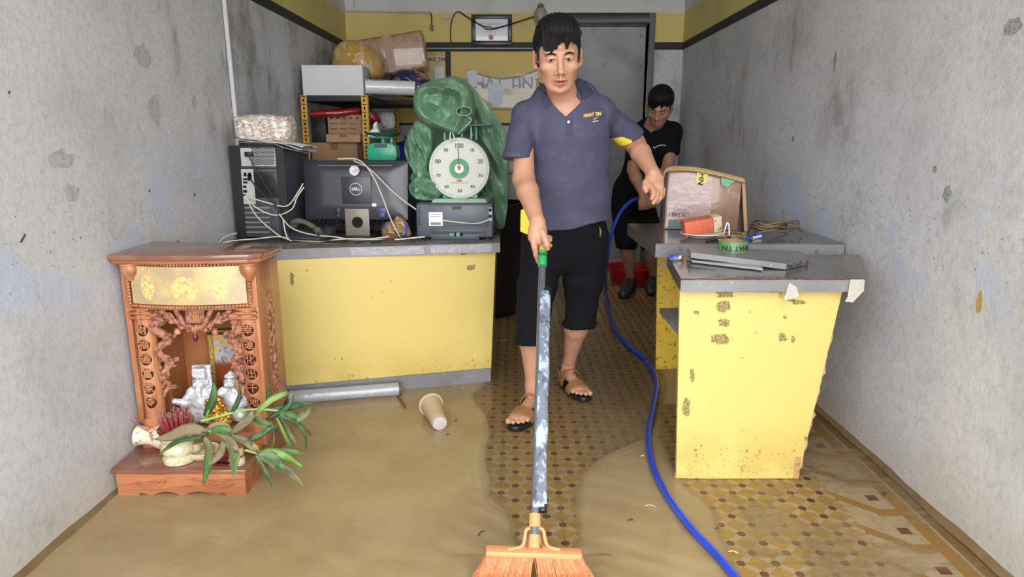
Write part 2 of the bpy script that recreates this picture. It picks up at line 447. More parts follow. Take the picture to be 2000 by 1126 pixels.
# ---------------------------------------------------------------- cement tile floor
def tiles(nt, vec, c, b):
    g = nt.nodes.new('ShaderNodeNewGeometry'); pos = g.outputs['Position']
    sx = nt.nodes.new('ShaderNodeSeparateXYZ'); nt.links.new(pos, sx.inputs[0]); x, y, z = sx.outputs
    A = lambda a, b_: mth(nt, 'ADD', a, b_); Mu = lambda a, b_: mth(nt, 'MULTIPLY', a, b_)
    Sb = lambda a, b_: mth(nt, 'SUBTRACT', a, b_); Lt = lambda a, b_: mth(nt, 'LESS_THAN', a, b_); Mx = lambda a, b_: mth(nt, 'MAXIMUM', a, b_)
    p = Mu(A(x, y), 10.0); q = Mu(Sb(x, y), 10.0)
    fp = mth(nt, 'ABSOLUTE', Sb(mth(nt, 'FRACT', p), .5)); fq = mth(nt, 'ABSOLUTE', Sb(mth(nt, 'FRACT', q), .5))
    sq = Lt(Mx(fp, fq), .355); dp = Sb(.5, fp); dq = Sb(.5, fq)
    star = Mx(Lt(Mx(dp, dq), .155), Lt(A(dp, dq), .225))
    n1 = noise(nt, pos, 6, 4); n2 = noise(nt, pos, 45, 3)
    cream = mixc(nt, n1, lin((252, 246, 230)), lin((238, 228, 200)))
    ochre = mixc(nt, n1, lin((240, 212, 142)), lin((224, 190, 112)))
    col = mixc(nt, sq, cream, ochre)
    col = mixc(nt, star, col, lin((134, 62, 52)))
    # meander border along the wall
    v = mth(nt, 'FRACT', Mu(y, 5.0)); u = Mu(Sb(x, 1.09), 5.0)
    d1 = mth(nt, 'ABSOLUTE', Sb(A(Sb(u, .15), Sb(v, .5)), 0.0)); bar = Mu(Lt(d1, .13), 1.0)
    d2 = mth(nt, 'ABSOLUTE', Sb(u, .95)); bar2 = Lt(d2, .12)
    d3 = Mu(Lt(mth(nt, 'ABSOLUTE', Sb(v, .12)), .10), Mu(mth(nt, 'GREATER_THAN', u, .45), Lt(u, .95)))
    key = Mx(Mx(bar, bar2), d3)
    rs = Mu(Lt(mth(nt, 'ABSOLUTE', Sb(u, .62)), .09), Lt(mth(nt, 'ABSOLUTE', Sb(v, .58)), .09))
    bc = mixc(nt, key, lin((244, 236, 214)), lin((216, 176, 92))); bc = mixc(nt, rs, bc, lin((142, 48, 44)))
    bc = mixc(nt, mth(nt, 'GREATER_THAN', u, 1.12), bc, lin((176, 142, 84)))
    col = mixc(nt, mth(nt, 'GREATER_THAN', x, 1.09), col, bc)
    # joints of the 20 cm tiles, wear
    jx = mth(nt, 'ABSOLUTE', Sb(mth(nt, 'FRACT', A(Mu(x, 5.0), .25)), .5)); jy = mth(nt, 'ABSOLUTE', Sb(mth(nt, 'FRACT', A(Mu(y, 5.0), .25)), .5))
    col = mixc(nt, mth(nt, 'GREATER_THAN', Mx(jx, jy), .4965), col, lin((150, 122, 80)))
    col = mixc(nt, Mu(rng(nt, n2, .5, .75), .35), col, lin((166, 138, 90)))
    return col
M_tile = mat('cement_tiles', (190, 150, 80), .35, custom=tiles, bump=(30, .08))
wallbox('floor', (XL-.12, YF, -.06), (XR+.12, 7.0, 0), M_tile)
wallbox('trim_doorstep', (XL-.5, YF-.5, -.08), (XR+.5, YF, -.005), mat('doorstep_concrete', (150, 146, 138), .7))
wallbox('pavement', (-12, -14, -.2), (12, YF-.5, -.08), mat('pavement_concrete', (165, 160, 150), .8))
# silt line where wall and floor meet
M_silt = mat('wet_silt', (118, 98, 70), .35, var=[(14, .5, (92, 74, 50), .4, .7)])
for nm, x0, x1 in (('left', XL, XL+.018), ('right', XR-.018, XR)):
    m = MB(); k = 60; random.seed(5)
    xs = x1 if nm == 'left' else x0; xw = x0 if nm == 'left' else x1
    ring = []
    for i in range(k+1):
        y = YF+.02+(YB-YF-.04)*i/k; j = random.uniform(-.006, .006)*(1 if nm == 'left' else -1)
        ring.append((Vector((xw, y, .0)), Vector((xs+j, y, .0)), Vector((xw, y, .022+random.uniform(-.004, .006)))))
    vs = [v for r in ring for v in r]
    m._add(vs, [(i*3+a, i*3+b, i*3+3+b, i*3+3+a) for i in range(k) for a, b in ((0, 1), (1, 2), (2, 0))]+[(0, 2, 1), (k*3, k*3+1, k*3+2)])
    m.obj('baseboard_'+nm, M_silt, kind='structure', smooth=60)

# ---------------------------------------------------------------- muddy flood water, thick in places, a thin film in others
def polysd(X, poly):
    """signed distance to a polygon, negative inside"""
    poly = np.array(poly); d = np.full(len(X), 9e9); ins = np.zeros(len(X), bool)
    for i in range(len(poly)):
        a, b = poly[i], poly[(i+1) % len(poly)]; ab = b-a
        t = np.clip(((X-a) @ ab)/(ab @ ab), 0, 1); d = np.minimum(d, np.linalg.norm(X-a-t[:, None]*ab, axis=1))
        c = ((a[1] > X[:, 1]) != (b[1] > X[:, 1])); s = np.where(c, (b[0]-a[0])*(X[:, 1]-a[1])/(b[1]-a[1]+1e-12)+a[0], 0)
        ins ^= c & (X[:, 0] < s)
    return np.where(ins, -d, d)
def fl(pts): return [tuple(P(x, y, Z=0)[:2]) for x, y in pts]
gx = np.linspace(XL+.001, XR-.001, 340); gy = np.concatenate([np.linspace(YF+.01, 3.6, 420), np.linspace(3.62, YB+.0, 90)[1:], [YB+.3, 6.74]])
GX, GY = np.meshgrid(gx, gy); W = np.stack([GX.ravel(), GY.ravel()], 1)
def fbm(X, s, seed, oct=4):
    r = np.random.RandomState(seed); o = 0; a = 1
    for k in range(oct):
        for _ in range(3):
            K = r.normal(size=2)*s*2**k; o = o+a*np.sin(X @ K+r.rand()*6.28+1.2*np.sin(X @ r.normal(size=2)*s*2**k*.7))
        a *= .55
    return o/4
wob = .022*fbm(W, 9, 1)
clear1 = polysd(W, fl([(930, 770), (960, 850), (948, 900), (960, 960), (1000, 1030), (1015, 1070), (1120, 1070), (1118, 1000), (1140, 930), (1200, 880), (1275, 850), (1300, 780), (1290, 700), (1300, 560), (980, 560), (960, 740)]))+wob
clear2 = polysd(W, fl([(1280, 790), (1285, 850), (1325, 935), (1400, 1000), (1440, 1126), (1500, 1300), (2250, 1300), (1600, 800)]))+wob
far = np.clip((W[:, 1]-3.3)/.8, 0, 1)
mud = np.minimum(clear1, clear2)
M1 = np.clip(.5+mud/.05, 0, 1)
smear = np.clip((fbm(W*[1, 2.2], 16, 7, 5)+.15)*1.1, 0, 1)
M_r = .10+.62*smear*np.clip(-clear2/.1, 0, 1)
M_c = .26+.16*fbm(W, 5, 4)+.45*np.clip((W[:, 0]-.27)/.25, 0, 1)*np.clip((2.9-W[:, 1])/.4, 0, 1)
inner = np.where(clear2 < clear1, M_r, M_c)
dens = np.clip(np.maximum(M1, np.clip(inner, .02, .9)), 0, 1)
dens = np.maximum(dens, .0)
zz = .0035+.0022*M1+.0006*fbm(W, 12, 9, 3)
bro = np.hypot(W[:, 0]-P(1045, 1100, Z=0).x, W[:, 1]-1.70)          # wavelets pushed along by the broom
zz += .006*np.exp(-((bro-.20)/.035)**2)*(W[:, 1] < 1.78)*(1+.5*fbm(W, 30, 3))
zz += .0012*np.sin((W[:, 0]*30+W[:, 1]*55)+fbm(W, 6, 2)*4)*np.exp(-(bro/.6)**2)
e1 = clear1; zz += .0012*np.exp(-(e1/.012)**2)+.0009*np.sin(e1*230)*np.exp(-((e1-.03)/.04)**2)*(W[:, 1] > 2.0)
zz = np.maximum(zz, .0015)
nx, ny = len(gx), len(gy)
me = bpy.data.meshes.new('muddy_water')
vs = np.concatenate([W, zz[:, None]], 1); ii = (np.arange(ny-1)[:, None]*nx+np.arange(nx-1)[None]).ravel()
F = np.stack([ii, ii+1, ii+nx+1, ii+nx], 1)
me.vertices.add(len(vs)); me.vertices.foreach_set('co', vs.astype('f').ravel()); me.loops.add(len(F)*4); me.loops.foreach_set('vertex_index', F.astype('i').ravel())
me.polygons.add(len(F)); me.polygons.foreach_set('loop_start', np.arange(0, len(F)*4, 4, dtype='i')); me.update(calc_edges=True)
at = me.attributes.new('silt', 'FLOAT', 'POINT'); at.data.foreach_set('value', dens.astype('f'))
mw = bpy.data.materials.new('muddy_water'); mw.use_nodes = True; nt = mw.node_tree; b = nt.nodes['Principled BSDF']; out = nt.nodes['Material Output']
an = nd(nt, 'ShaderNodeAttribute', attribute_name='silt'); tc = nt.nodes.new('ShaderNodeTexCoord'); vec = tc.outputs['Object']
nz = noise(nt, vec, 3.5, 5, .6); nz2 = noise(nt, vec, 14, 6, .7, (1, 2.6, 1))
col = mixc(nt, rng(nt, nz, .35, .65), lin((161, 140, 104)), lin((150, 128, 93))); col = mixc(nt, mth(nt, 'MULTIPLY', rng(nt, nz2, .55, .75), .35), col, lin((126, 106, 78)))
nt.links.new(col, b.inputs['Base Color']); b.inputs['Roughness'].default_value = .16; b.inputs['IOR'].default_value = 1.33; b.inputs['Specular IOR Level'].default_value = .5
tr = nt.nodes.new('ShaderNodeBsdfTransparent'); tr.inputs[0].default_value = lin((252, 244, 230)); gl = nt.nodes.new('ShaderNodeBsdfGlossy'); gl.inputs['Roughness'].default_value = .12
fr = nt.nodes.new('ShaderNodeFresnel'); fr.inputs[0].default_value = 1.33
mx1 = nt.nodes.new('ShaderNodeMixShader'); nt.links.new(fr.outputs[0], mx1.inputs[0]); nt.links.new(tr.outputs[0], mx1.inputs[1]); nt.links.new(gl.outputs[0], mx1.inputs[2])
mx2 = nt.nodes.new('ShaderNodeMixShader'); nt.links.new(mth(nt, 'ADD', an.outputs['Fac'], mth(nt, 'MULTIPLY', mth(nt, 'SUBTRACT', nz2, .5), .35), clamp=True), mx2.inputs[0])
nt.links.new(mx1.outputs[0], mx2.inputs[1]); nt.links.new(b.outputs[0], mx2.inputs[2]); nt.links.new(mx2.outputs[0], out.inputs[0])
bn = nt.nodes.new('ShaderNodeBump'); bn.inputs['Strength'].default_value = .25; bn.inputs['Distance'].default_value = .004
nt.links.new(noise(nt, vec, 9, 3), bn.inputs['Height'])
for n_ in (b, gl, fr): nt.links.new(bn.outputs[0], n_.inputs['Normal'])
link('muddy_water', me, mw, smooth=180, label='thin sheet of muddy brown flood water spread over the patterned tile floor', cat='water', kind='stuff')
# ================================================================ COMMON MATERIALS
def ypan(nt, vec, c, b):
    sx = nt.nodes.new('ShaderNodeSeparateXYZ'); nt.links.new(vec, sx.inputs[0]); z = sx.outputs[2]
    n1 = noise(nt, vec, 2.2, 5); n2 = noise(nt, vec, 45, 3, .6); n3 = noise(nt, vec, 150, 2, .5); n4 = noise(nt, vec, 7, 4)
    c = mixc(nt, mth(nt, 'MULTIPLY', rng(nt, n1, .45, .7), .5), c, lin((196, 172, 92)))
    low = rng(nt, mth(nt, 'ADD', z, mth(nt, 'MULTIPLY', n4, .25)), .42, .16)
    c = mixc(nt, mth(nt, 'MULTIPLY', low, mth(nt, 'MULTIPLY', rng(nt, n4, .4, .65), .5)), c, lin((176, 146, 78)))
    f1 = rng(nt, mth(nt, 'ADD', n2, mth(nt, 'MULTIPLY', low, .075)), .69, .74); f2 = rng(nt, mth(nt, 'ADD', n3, mth(nt, 'MULTIPLY', low, .09)), .74, .77)
    c = mixc(nt, mth(nt, 'MULTIPLY', f1, .55), c, lin((128, 92, 44)))
    return mixc(nt, mth(nt, 'MULTIPLY', f2, .8), c, lin((92, 66, 34)))
M_yp = mat('yellow_panel', (207, 185, 108), .42, custom=ypan)
M_gs = mat('grey_laminate', (128, 128, 132), .35, var=[(5, .5, (104, 102, 102), .45, .7), (40, .5, (168, 160, 146), .6, .72)])
M_gt = mat('wet_grey_laminate', (112, 106, 102), .14, var=[(6, .6, (80, 72, 64), .42, .6), (30, .5, (150, 138, 120), .6, .75)])
M_chip = mat('raw_chipboard', (176, 140, 90), .85, var=[(70, .6, (120, 88, 52), .5, .65)])
M_wood = mat('carved_orange_wood', (186, 122, 82), .38, var=[(9, .8, (136, 78, 48), .4, .65, (1, 1, .12)), (70, .7, (104, 54, 32), .52, .7, (1, 1, .08)), (4, .5, (204, 150, 108), .5, .7)], coat=.25)
M_woodh = mat('orange_wood_across', (180, 118, 80), .36, var=[(9, .8, (132, 76, 48), .4, .65, (.12, 1, 1)), (70, .7, (104, 54, 32), .52, .7, (.08, 1, 1))], coat=.25)
M_woodt = mat('wet_wood_top', (130, 84, 66), .16, var=[(9, .6, (108, 68, 56), .4, .65, (.12, 1, 1)), (4, .5, (170, 128, 98), .5, .7)], coat=.4)
M_woodd = mat('altar_inside_wood', (170, 108, 66), .5, var=[(8, .5, (134, 80, 48), .4, .65, (1, 1, .12))])
M_carve = mat('carved_relief_wood', (170, 114, 88), .5, var=[(60, .8, (104, 60, 44), .45, .62)], bump=(90, .5))
M_wp = mat('white_paper', (228, 230, 234), .7, var=[(20, .3, (200, 200, 205), .5, .7)])
M_blk2 = mat('black_plastic', (27, 28, 32), .4, var=[(7, .35, (48, 50, 54), .5, .75)])
M_gun = mat('dusty_gunmetal', (62, 66, 76), .42, var=[(6, .5, (92, 92, 96), .5, .75), (50, .3, (140, 134, 120), .64, .74)])
M_hole = mat('hole_black', (10, 10, 12), .9)
M_slv = mat('silver_metal', (200, 200, 200), .35, metal=.35)
M_cable = mat('beige_cable', (205, 198, 180), .5)
M_cblk = mat('black_cable', (30, 30, 32), .45)
M_card = mat('brown_cardboard', (168, 132, 98), .75, var=[(4, .4, (146, 112, 82), .45, .7), (50, .2, (120, 90, 64), .6, .75)])
M_cling = mat('wrapped_cardboard', (160, 122, 92), .2, var=[(7, .5, (128, 94, 70), .45, .65, (1, 1, 3)), (30, .55, (214, 196, 178), .64, .72, (1, .4, 2))], bump=(25, .8), coat=.6)
M_black_txt = mat('black_print', (34, 30, 30), .6)
M_wht_txt = mat('white_print', (238, 238, 240), .5)

def puff(outline, Y, thick, amp, freq, seed, name, m, parent=None, fold=None, flow=None, nr=22, na=72, ridg=1, back=.5, hollow=0, label=None, cat=None, smooth=180, flat=None, **pr):
    """a closed crumpled body whose outline is given in photograph pixels at depth Y"""
    pts = [P(x, y, Y=Y) for x, y in outline]; n = len(pts)
    c = sum(pts, Vector())/n
    L = bez(pts+[pts[0]], 6)[:-1]; L = [L[int(i*len(L)/na) % len(L)] for i in range(na)]
    r = np.random.RandomState(seed); K = r.normal(size=(10, 3)); K /= np.linalg.norm(K, axis=1)[:, None]; ph = r.rand(10)*6.28
    def nz(p):
        v = 0
        for i in range(10):
            f = freq*(1+.35*i); w = math.sin(f*(K[i][0]*p.x+K[i][1]*.5+K[i][2]*p.z)+ph[i]+1.5*math.sin(f*.6*(K[i-1][0]*p.x+K[i-1][2]*p.z)))
            v += ((1-abs(w))*2-1 if ridg else w)/(1+.35*i)
        return v/3.4
    vs = []; fs = []
    for sgn in (-1, 1):
        for j in range(nr+1):
            t = j/nr
            for i in range(na):
                q = c+(L[i]-c)*t; prof = math.sqrt(max(0, 1-t**(flat or 2.2)))
                if hollow and sgn < 0: prof *= 1-hollow*math.exp(-(t/.55)**2)
                d = thick*prof*(1 if sgn < 0 else back)+amp*nz(q)*(1-t**6)*(1 if sgn < 0 else .6)
                if sgn < 0 and fold:
                    th_ = 2*math.pi*i/na; w1 = math.sin(fold[0]*th_+fold[2]*t+2.2*math.sin(2*th_+seed)); d += fold[1]*(1-2*abs(w1))*(t*(1-t)*4)**.7
                if sgn < 0 and flow:
                    for fx, fz, fa, fp in flow: d += fa*(1-2*abs(math.sin(fx*q.x+fz*q.z+fp+.9*math.sin(7*q.z+fp)))**.8)*(1-t**5)
                vs.append(Vector((q.x, Y+sgn*d if sgn < 0 else Y+max(d, -thick*.2)+.001, q.z)))
    for k in (0, 1):
        o = k*(nr+1)*na
        for j in range(nr):
            for i in range(na):
                f = (o+j*na+i, o+j*na+(i+1) % na, o+(j+1)*na+(i+1) % na, o+(j+1)*na+i); fs.append(f if k == 0 else f[::-1])
    mb = MB(); mb._add(vs, fs); bmesh.ops.remove_doubles(mb.bm, verts=mb.bm.verts, dist=5e-5)
    return mb.obj(name, m, parent, world=True, smooth=smooth, label=label, cat=cat, **pr)

# ================================================================ LEFT COUNTER
zt = .715
pBL, pBR = P(556, 786, Z=0), P(958, 748, Z=0)
xl = XL+.012
def ext(a, b, x): t = (x-a.x)/(b.x-a.x); return a+(b-a)*t
TL = Vector((-1.07, 3.11, .669)); TR = P(968, 496, Y=3.22); TR.z = .669
b0, b1 = ext(pBL, pBR, xl), pBR; t1 = TR; t0 = b0+(t1-b1)
kz = .082
def lerp(a, b, t): return a+(b-a)*t
cnt = thing('counter', 'long yellow counter with grey laminate top carrying the computer and printer', 'counter', (-.6, 3.3, 0))
m = MB(); d = Vector((0, .02, 0))
q0, q1 = lerp(b0, t0, kz/.669), lerp(b1, t1, kz/.669)
m.hexa([q0, q1, q1+d, q0+d], [t0, t1, t1+d, t0+d]); m.obj('front_panel', M_yp, cnt, True, smooth=None, label='yellow laminate front panel')
m = MB(); o_ = Vector((0, .012, 0)); m.hexa([b0+o_, b1+o_, b1+d, b0+d], [q0+o_, q1+o_, q1+d, q0+d]); m.obj('kick_board', M_gs, cnt, True, smooth=None, label='grey kick board')
m = MB(); f0, f1 = Vector((xl, 2.925, 0)), Vector((P(977, 480, Y=3.18).x, 3.175, 0)); k0, k1 = Vector((xl, 3.52, 0)), Vector((f1.x-.01, 3.62, 0)); up = Vector((0, 0, 1))
m.hexa([v+up*(zt-.045) for v in (f0, f1, k1, k0)], [v+up*zt for v in (f0, f1, k1, k0)]); m.obj('countertop', M_gt, cnt, True, bevel=.002, label='wet grey laminate top')
m = MB(); m.hexa([f0+up*(zt-.0455)-d*.1, f1+up*(zt-.0455)-d*.1, f1+up*(zt-.0455), f0+up*(zt-.0455)], [f0+up*(zt-.001)-d*.1, f1+up*(zt-.001)-d*.1, f1+up*(zt-.001), f0+up*(zt-.001)]); m.obj('edge_band', M_gs, cnt, True, smooth=None)
m = MB(); m.hexa([b1+Vector((-.02, .02, 0)), b1+Vector((0, .02, 0)), Vector((b1.x, 3.56, 0)), Vector((b1.x-.02, 3.56, 0))], [t1+Vector((-.02, .02, 0)), t1+Vector((0, .02, 0)), Vector((t1.x, 3.6, .669)), Vector((t1.x-.02, 3.6, .669))])
m.obj('end_panel', M_chip, cnt, True, smooth=None)
for a, b, dy in ((690, 830, 0), (840, 960, .0)):       # clear tape along the top edge
    p, q = P(a, 474, Y=3.1), P(b, 474, Y=3.14)
    y0 = f0.y+(f1.y-f0.y)*(p.x-f0.x)/(f1.x-f0.x); y1 = f0.y+(f1.y-f0.y)*(q.x-f0.x)/(f1.x-f0.x)
    m = MB(); m.hexa([(p.x, y0-.004, zt-.04), (q.x, y1-.004, zt-.042), (q.x, y1-.0028, zt-.042), (p.x, y0-.0028, zt-.04)], [(p.x, y0-.004, zt-.004), (q.x, y1-.004, zt-.006), (q.x, y1-.0028, zt-.006), (p.x, y0-.0028, zt-.004)])
    m.obj('clear_tape', mat('clear_tape', (146, 146, 152), .15, var=[(20, .5, (120, 120, 126), .5, .7)], bump=(40, .6), coat=.5), cnt, True, smooth=None, label='clear packing tape')
def scuffs(parent, items, Yf, m, name='scuff_mark'):
    """worn marks on a panel: irregular flakes of missing paint"""
    for (x, y, w_, h_, s_) in items:
        random.seed(s_); mb = MB(); n = 18
        pts = []
        for i in range(n):
            a = 2*math.pi*i/n; rr = .75+.4*random.random()
            pts.append(P(x+w_/2*rr*math.copysign(abs(math.cos(a))**.6, math.cos(a)), y+h_/2*rr*math.copysign(abs(math.sin(a))**.6, math.sin(a)), Y=1))
        out = []
        for p in pts:
            dd = p-Vector((0, 0, H)); t = Yf(p)/dd.y; out.append(Vector((0, 0, H))+dd*t+Vector((0, -.0012, 0)))
        mb.prism(out, (0, .001, 0)); mb.obj(name, m, parent, True, smooth=None)
def Yplane(a, b, c):
    n = (b-a).cross(c-a)
    def f(p):
        d_ = p-Vector((0, 0, H)); return d_.y*(n.dot(a-Vector((0, 0, H)))/n.dot(d_))
    return f
M_scf = mat('paint_loss', (118, 104, 66), .85, var=[(160, .7, (184, 164, 96), .46, .56)])
scuffs(cnt, [(570, 545, 8, 26, 3), (920, 522, 18, 12, 4), (905, 495, 10, 6, 6), (600, 528, 4, 4, 9), (668, 700, 3, 3, 2)], Yplane(q0, q1, t0), M_scf)

# ================================================================ ALTAR
al = thing('spirit_altar', 'carved orange wooden spirit house altar standing against the grey wall', 'altar', (-1.13, 2.35, 0))
A = dict(parent=al, world=True)
ax0, ax1, ay0, ay1 = -1.368, -.915, 2.115, 2.62
m = MB(); n = 40                                     # scalloped front board
pr = []
for i in range(n+1):
    x = ax0+.012+(ax1-ax0-.016)*i/n; u = i/n
    s_ = abs(math.sin(u*math.pi*4.0)); z = .003+.016*s_ if .16 < u < .84 else .002
    pr.append((x, ay0+.008, z))
pr += [(ax1-.004, ay0+.008, .088), (ax0+.012, ay0+.008, .088)]
m.prism(pr, (0, .018, 0)); m.obj('plinth_front', M_woodh, bevel=0, **A)
m = MB(); m.bb((ax1-.022, ay0+.027, .002), (ax1-.004, ay1, .088)); m.bb((ax0+.01, ay0+.027, .002), (ax0+.026, ay1, .088)); m.bb((ax0+.027, ay1-.02, .002), (ax1-.023, ay1, .088)); m.obj('plinth_side', M_woodh, bevel=.001, **A)
m = MB(); m.bb((ax0, ay0, .088), (ax1+.004, ay1+.004, .104)); m.obj('plinth_top', M_woodt, bevel=.004, **A)
for sgn, cx in ((-1, -1.20), (1, -1.06)):            # carved scrolls
    m = MB()
    for k in range(5):
        a0 = cx+sgn*(k*.02-.02); m.tube(bez([(a0-.028*sgn, ay0+.007, .064-.004*k), (a0-.008*sgn, ay0+.005, .070-.004*k), (a0+.012*sgn, ay0+.005, .052), (a0+.034*sgn, ay0+.007, .034+.003*k)]), .0026, 6)
    m.tube(bez([(cx+sgn*.03, ay0+.007, .036), (cx+sgn*.07, ay0+.005, .034), (cx+sgn*.10, ay0+.005, .05), (cx+sgn*.075, ay0+.006, .058), (cx+sgn*.07, ay0+.007, .048)]), .0028, 6)
    m.obj('carved_scroll', M_woodh, **A)
# body
by0, by1, bz0, bz1 = 2.30, 2.52, .205, .79
m = MB(); m.bb((-1.345, by0-.02, .104), (ax1+.0, by1, .165)); m.obj('body_base', M_woodd, bevel=.002, **A)
for x0, x1, nm in ((-1.358, -1.34, 'side_panel'), (-.912, -.894, 'side_panel')):
    m = MB(); m.hexa([(x0, by0, .2), (x1, by0, .2), (x1, by1, .2), (x0, by1, .2)], [(x0, by0, bz1), (x1, by0, bz1), (x1, by1, bz1), (x0, by1, bz1)]); m.obj(nm, M_wood, bevel=.001, **A)
m = MB(); m.bb((-1.34, by1-.015, .2), (-.912, by1, bz1)); m.bb((-1.34, by0+.06, .755), (-.912, by1-.015, bz1)); m.obj('back_panel', M_woodd, **A)
m = MB(); m.bb((-1.34, by0+.08, .2), (-1.27, by1-.016, .755)); m.obj('inner_side', M_woodd, **A)
# carved relief on the side facing the room
f = Field(); yy = 2.41
f.ell((-.894, yy, .46), (.004, .034, .20), .004)
for i in range(11):
    z = .29+.034*i; f.cap((-.891, yy+.018*math.sin(i*1.9), z), (-.889, yy-.018*math.sin(i*1.9+.6), z+.03), .0065, .005, .003)
    f.ell((-.889, yy+.02*math.cos(i*2.3), z+.01), (.004, .009, .006), .002)
f.disp = wrinkle(.0008, 420, 4); f.obj('side_relief', .0022, M_carve, al)
# top board with bowed front
m = MB(); prof = []
xa, xb = -1.374, -.868
for i in range(13):
    u = i/12; prof.append((xa+(xb-xa)*u*.93, 2.262-.022*math.sin(math.pi*u)+.010*u, 0))
prof += [(xb, 2.30, 0), (xb+.004, 2.50, 0), (xa, 2.57, 0)]
m.prism([(x, y, .795) for x, y, _ in prof], (0, 0, .018)); m.obj('top_board', M_woodt, bevel=.003, **A)
m = MB(); m.prism([(x+(.006 if x < -1.1 else -.008), y+.008, .781) for x, y, _ in prof], (0, 0, .0135)); m.obj('top_moulding', M_woodh, bevel=.002, **A)
for px_ in (-1.316, -.912):
    m = MB(); m.lathe([(.004, -.062), (.012, -.06), (.013, -.052), (.026, -.035), (.03, -.02), (.027, -.008), (.031, -.006), (.031, 0)], (px_, 2.288, .781), 24); m.obj('finial', M_wood, smooth=60, **A)
# bowed glass panel with gold deities, and bead mouldings
def bow(u, v, off=0): return Vector((-1.318+.392*u, 2.290-.032*math.sin(math.pi*u)-off, .640+.132*v))
m = MB(); m.sheet(lambda u, v: bow(u, v), 24, 6, .004)
def gold_glass(nt, vec, c, b):
    n1 = noise(nt, vec, 9, 3); n2 = noise(nt, vec, 90, 3, .7); sx = nt.nodes.new('ShaderNodeSeparateXYZ'); nt.links.new(vec, sx.inputs[0]); x, y, z = sx.outputs
    c = mixc(nt, rng(nt, n1, .4, .62), lin((206, 176, 120)), lin((176, 156, 120)))
    for cx, rx, rz, cz in ((-.132, .028, .05, .70), (.0, .05, .048, .695), (.115, .03, .055, .70)):
        e2 = mth(nt, 'ADD', mth(nt, 'POWER', mth(nt, 'DIVIDE', mth(nt, 'SUBTRACT', x, cx+.008), rx), 2), mth(nt, 'POWER', mth(nt, 'DIVIDE', mth(nt, 'SUBTRACT', z, cz), rz), 2))
        c = mixc(nt, mth(nt, 'MULTIPLY', rng(nt, e2, 1.6, .4), .35), c, lin((208, 150, 120)))
        c = mixc(nt, mth(nt, 'MULTIPLY', rng(nt, e2, 1.0, .5), rng(nt, n2, .44, .58)), c, lin((250, 228, 120)))
    return c
m.obj('picture_glass', mat('gold_print_glass', (206, 176, 120), .18, custom=gold_glass, coat=.7, bump=(80, .25)), smooth=60, **A)
m = MB()
for i in range(37): m.ball(bow(i/36, -.06, .003), .0062, 8, 6)
for i in range(36): m.ball(bow(i/35, 1.04, .001), .0045, 8, 6)
for v in range(12): m.ball(bow(-.03, v/11.5, .003), .0062, 8, 6); m.ball(bow(1.03, v/11.5, .003), .0062, 8, 6)
m.obj('bead_moulding', M_wood, smooth=60, **A)
m = MB(); m.sheet(lambda u, v: Vector((-1.335+.425*u, 2.312-.030*math.sin(math.pi*u), .618+.158*v)), 24, 3, .016)
m.obj('panel_backing', M_wood, smooth=60, **A)
for s_ in (-1.343, -.905): m = MB(); m.bb((s_-.012, 2.298, .62), (s_+.012, 2.322, .781)); m.obj('panel_stile', M_wood, bevel=.002, **A)
# pierced columns with medallion characters
def column(cx, glyphs):
    f = Field(); cy = 2.318; r_ = .034
    f.cap((cx, cy, .22), (cx, cy, .60), r_, r_, .002)
    f.boxf((cx, cy, .162), (.034, .034, .05), .004, .004)
    for z, rr in ((.605, .039), (.588, .037), (.618, .034)): f.boxf((cx, cy, z), (rr, rr, .005), .004, .003)
    f.cap((cx, cy, .236), (cx, cy, .57), .026, .026, .001, -1)
    zs = [.542-.0535*i for i in range(len(glyphs))]
    for z in zs: f.cap((cx, cy-.06, z), (cx, cy-.015, z), .0205, .0205, .001, -1)
    o = f.obj('column', .0022, M_wood, al)
    for z, g_ in zip(zs, glyphs):
        m = MB(); m.text(g_, .036, face_M((cx+.001, cy-.028, z), (1, 0, 0), (0, 0, 1)), .003, .0004)
        m.obj('medallion_character', M_wood, parent=o, world=True, smooth=None)
    m = MB(); m.cyl((cx, cy, .235), (cx, cy, .572), .02); m.obj('column_core', mat('dark_core', (70, 36, 20), .8), parent=o, world=True)
column(-1.302, '財福通富家寺'); column(-.934, '幸運化出千地')
# pierced dragons, ribbon frieze with lotus, hanging bud
for sgn, cx in ((1, -1.262), (-1, -.975)):
    f = Field(); pts = [(cx+sgn*a, 2.315+.012*math.sin(i*2), z) for i, (a, z) in enumerate(((-.005, .60), (.02, .575), (-.012, .548), (.024, .52), (.03, .495), (-.002, .47), (.012, .44), (.03, .415), (.012, .385), (.0, .36), (.012, .33), (.004, .305)))]
    pts = bez(pts, 4); rs = [.017-.010*i/len(pts) for i in range(len(pts))]; f.chain(pts, rs, .004)
    f.ell((cx+sgn*.004, 2.298, .592), (.024, .014, .013), .006); f.cap((cx+sgn*.02, 2.292, .588), (cx+sgn*.038, 2.288, .578), .009, .005, .004)
    for i in range(0, len(pts), 2):
        p = Vector(pts[i]); a = i*2.1
        f.cap(p, p+Vector((.026*math.cos(a), -.004, .022*math.sin(a))), .0065, .004, .003); f.ell(p+Vector((.022*math.sin(a), .006, .014*math.cos(a*1.3))), (.010, .006, .009), .004)
    f.disp = wrinkle(.0012, 500, 3); f.obj('carved_dragon', .0024, M_carve, al)
f = Field(); fz = .565
for i in range(17):
    u = i/16; x = -1.235+.235*u; z = .605-.055*math.sin(math.pi*u)
    f.ell((x, 2.31, z), (.012, .008, .010), .006); f.ell((x, 2.305, z-.016*math.sin(math.pi*u*4)**2), (.009, .006, .008), .004)
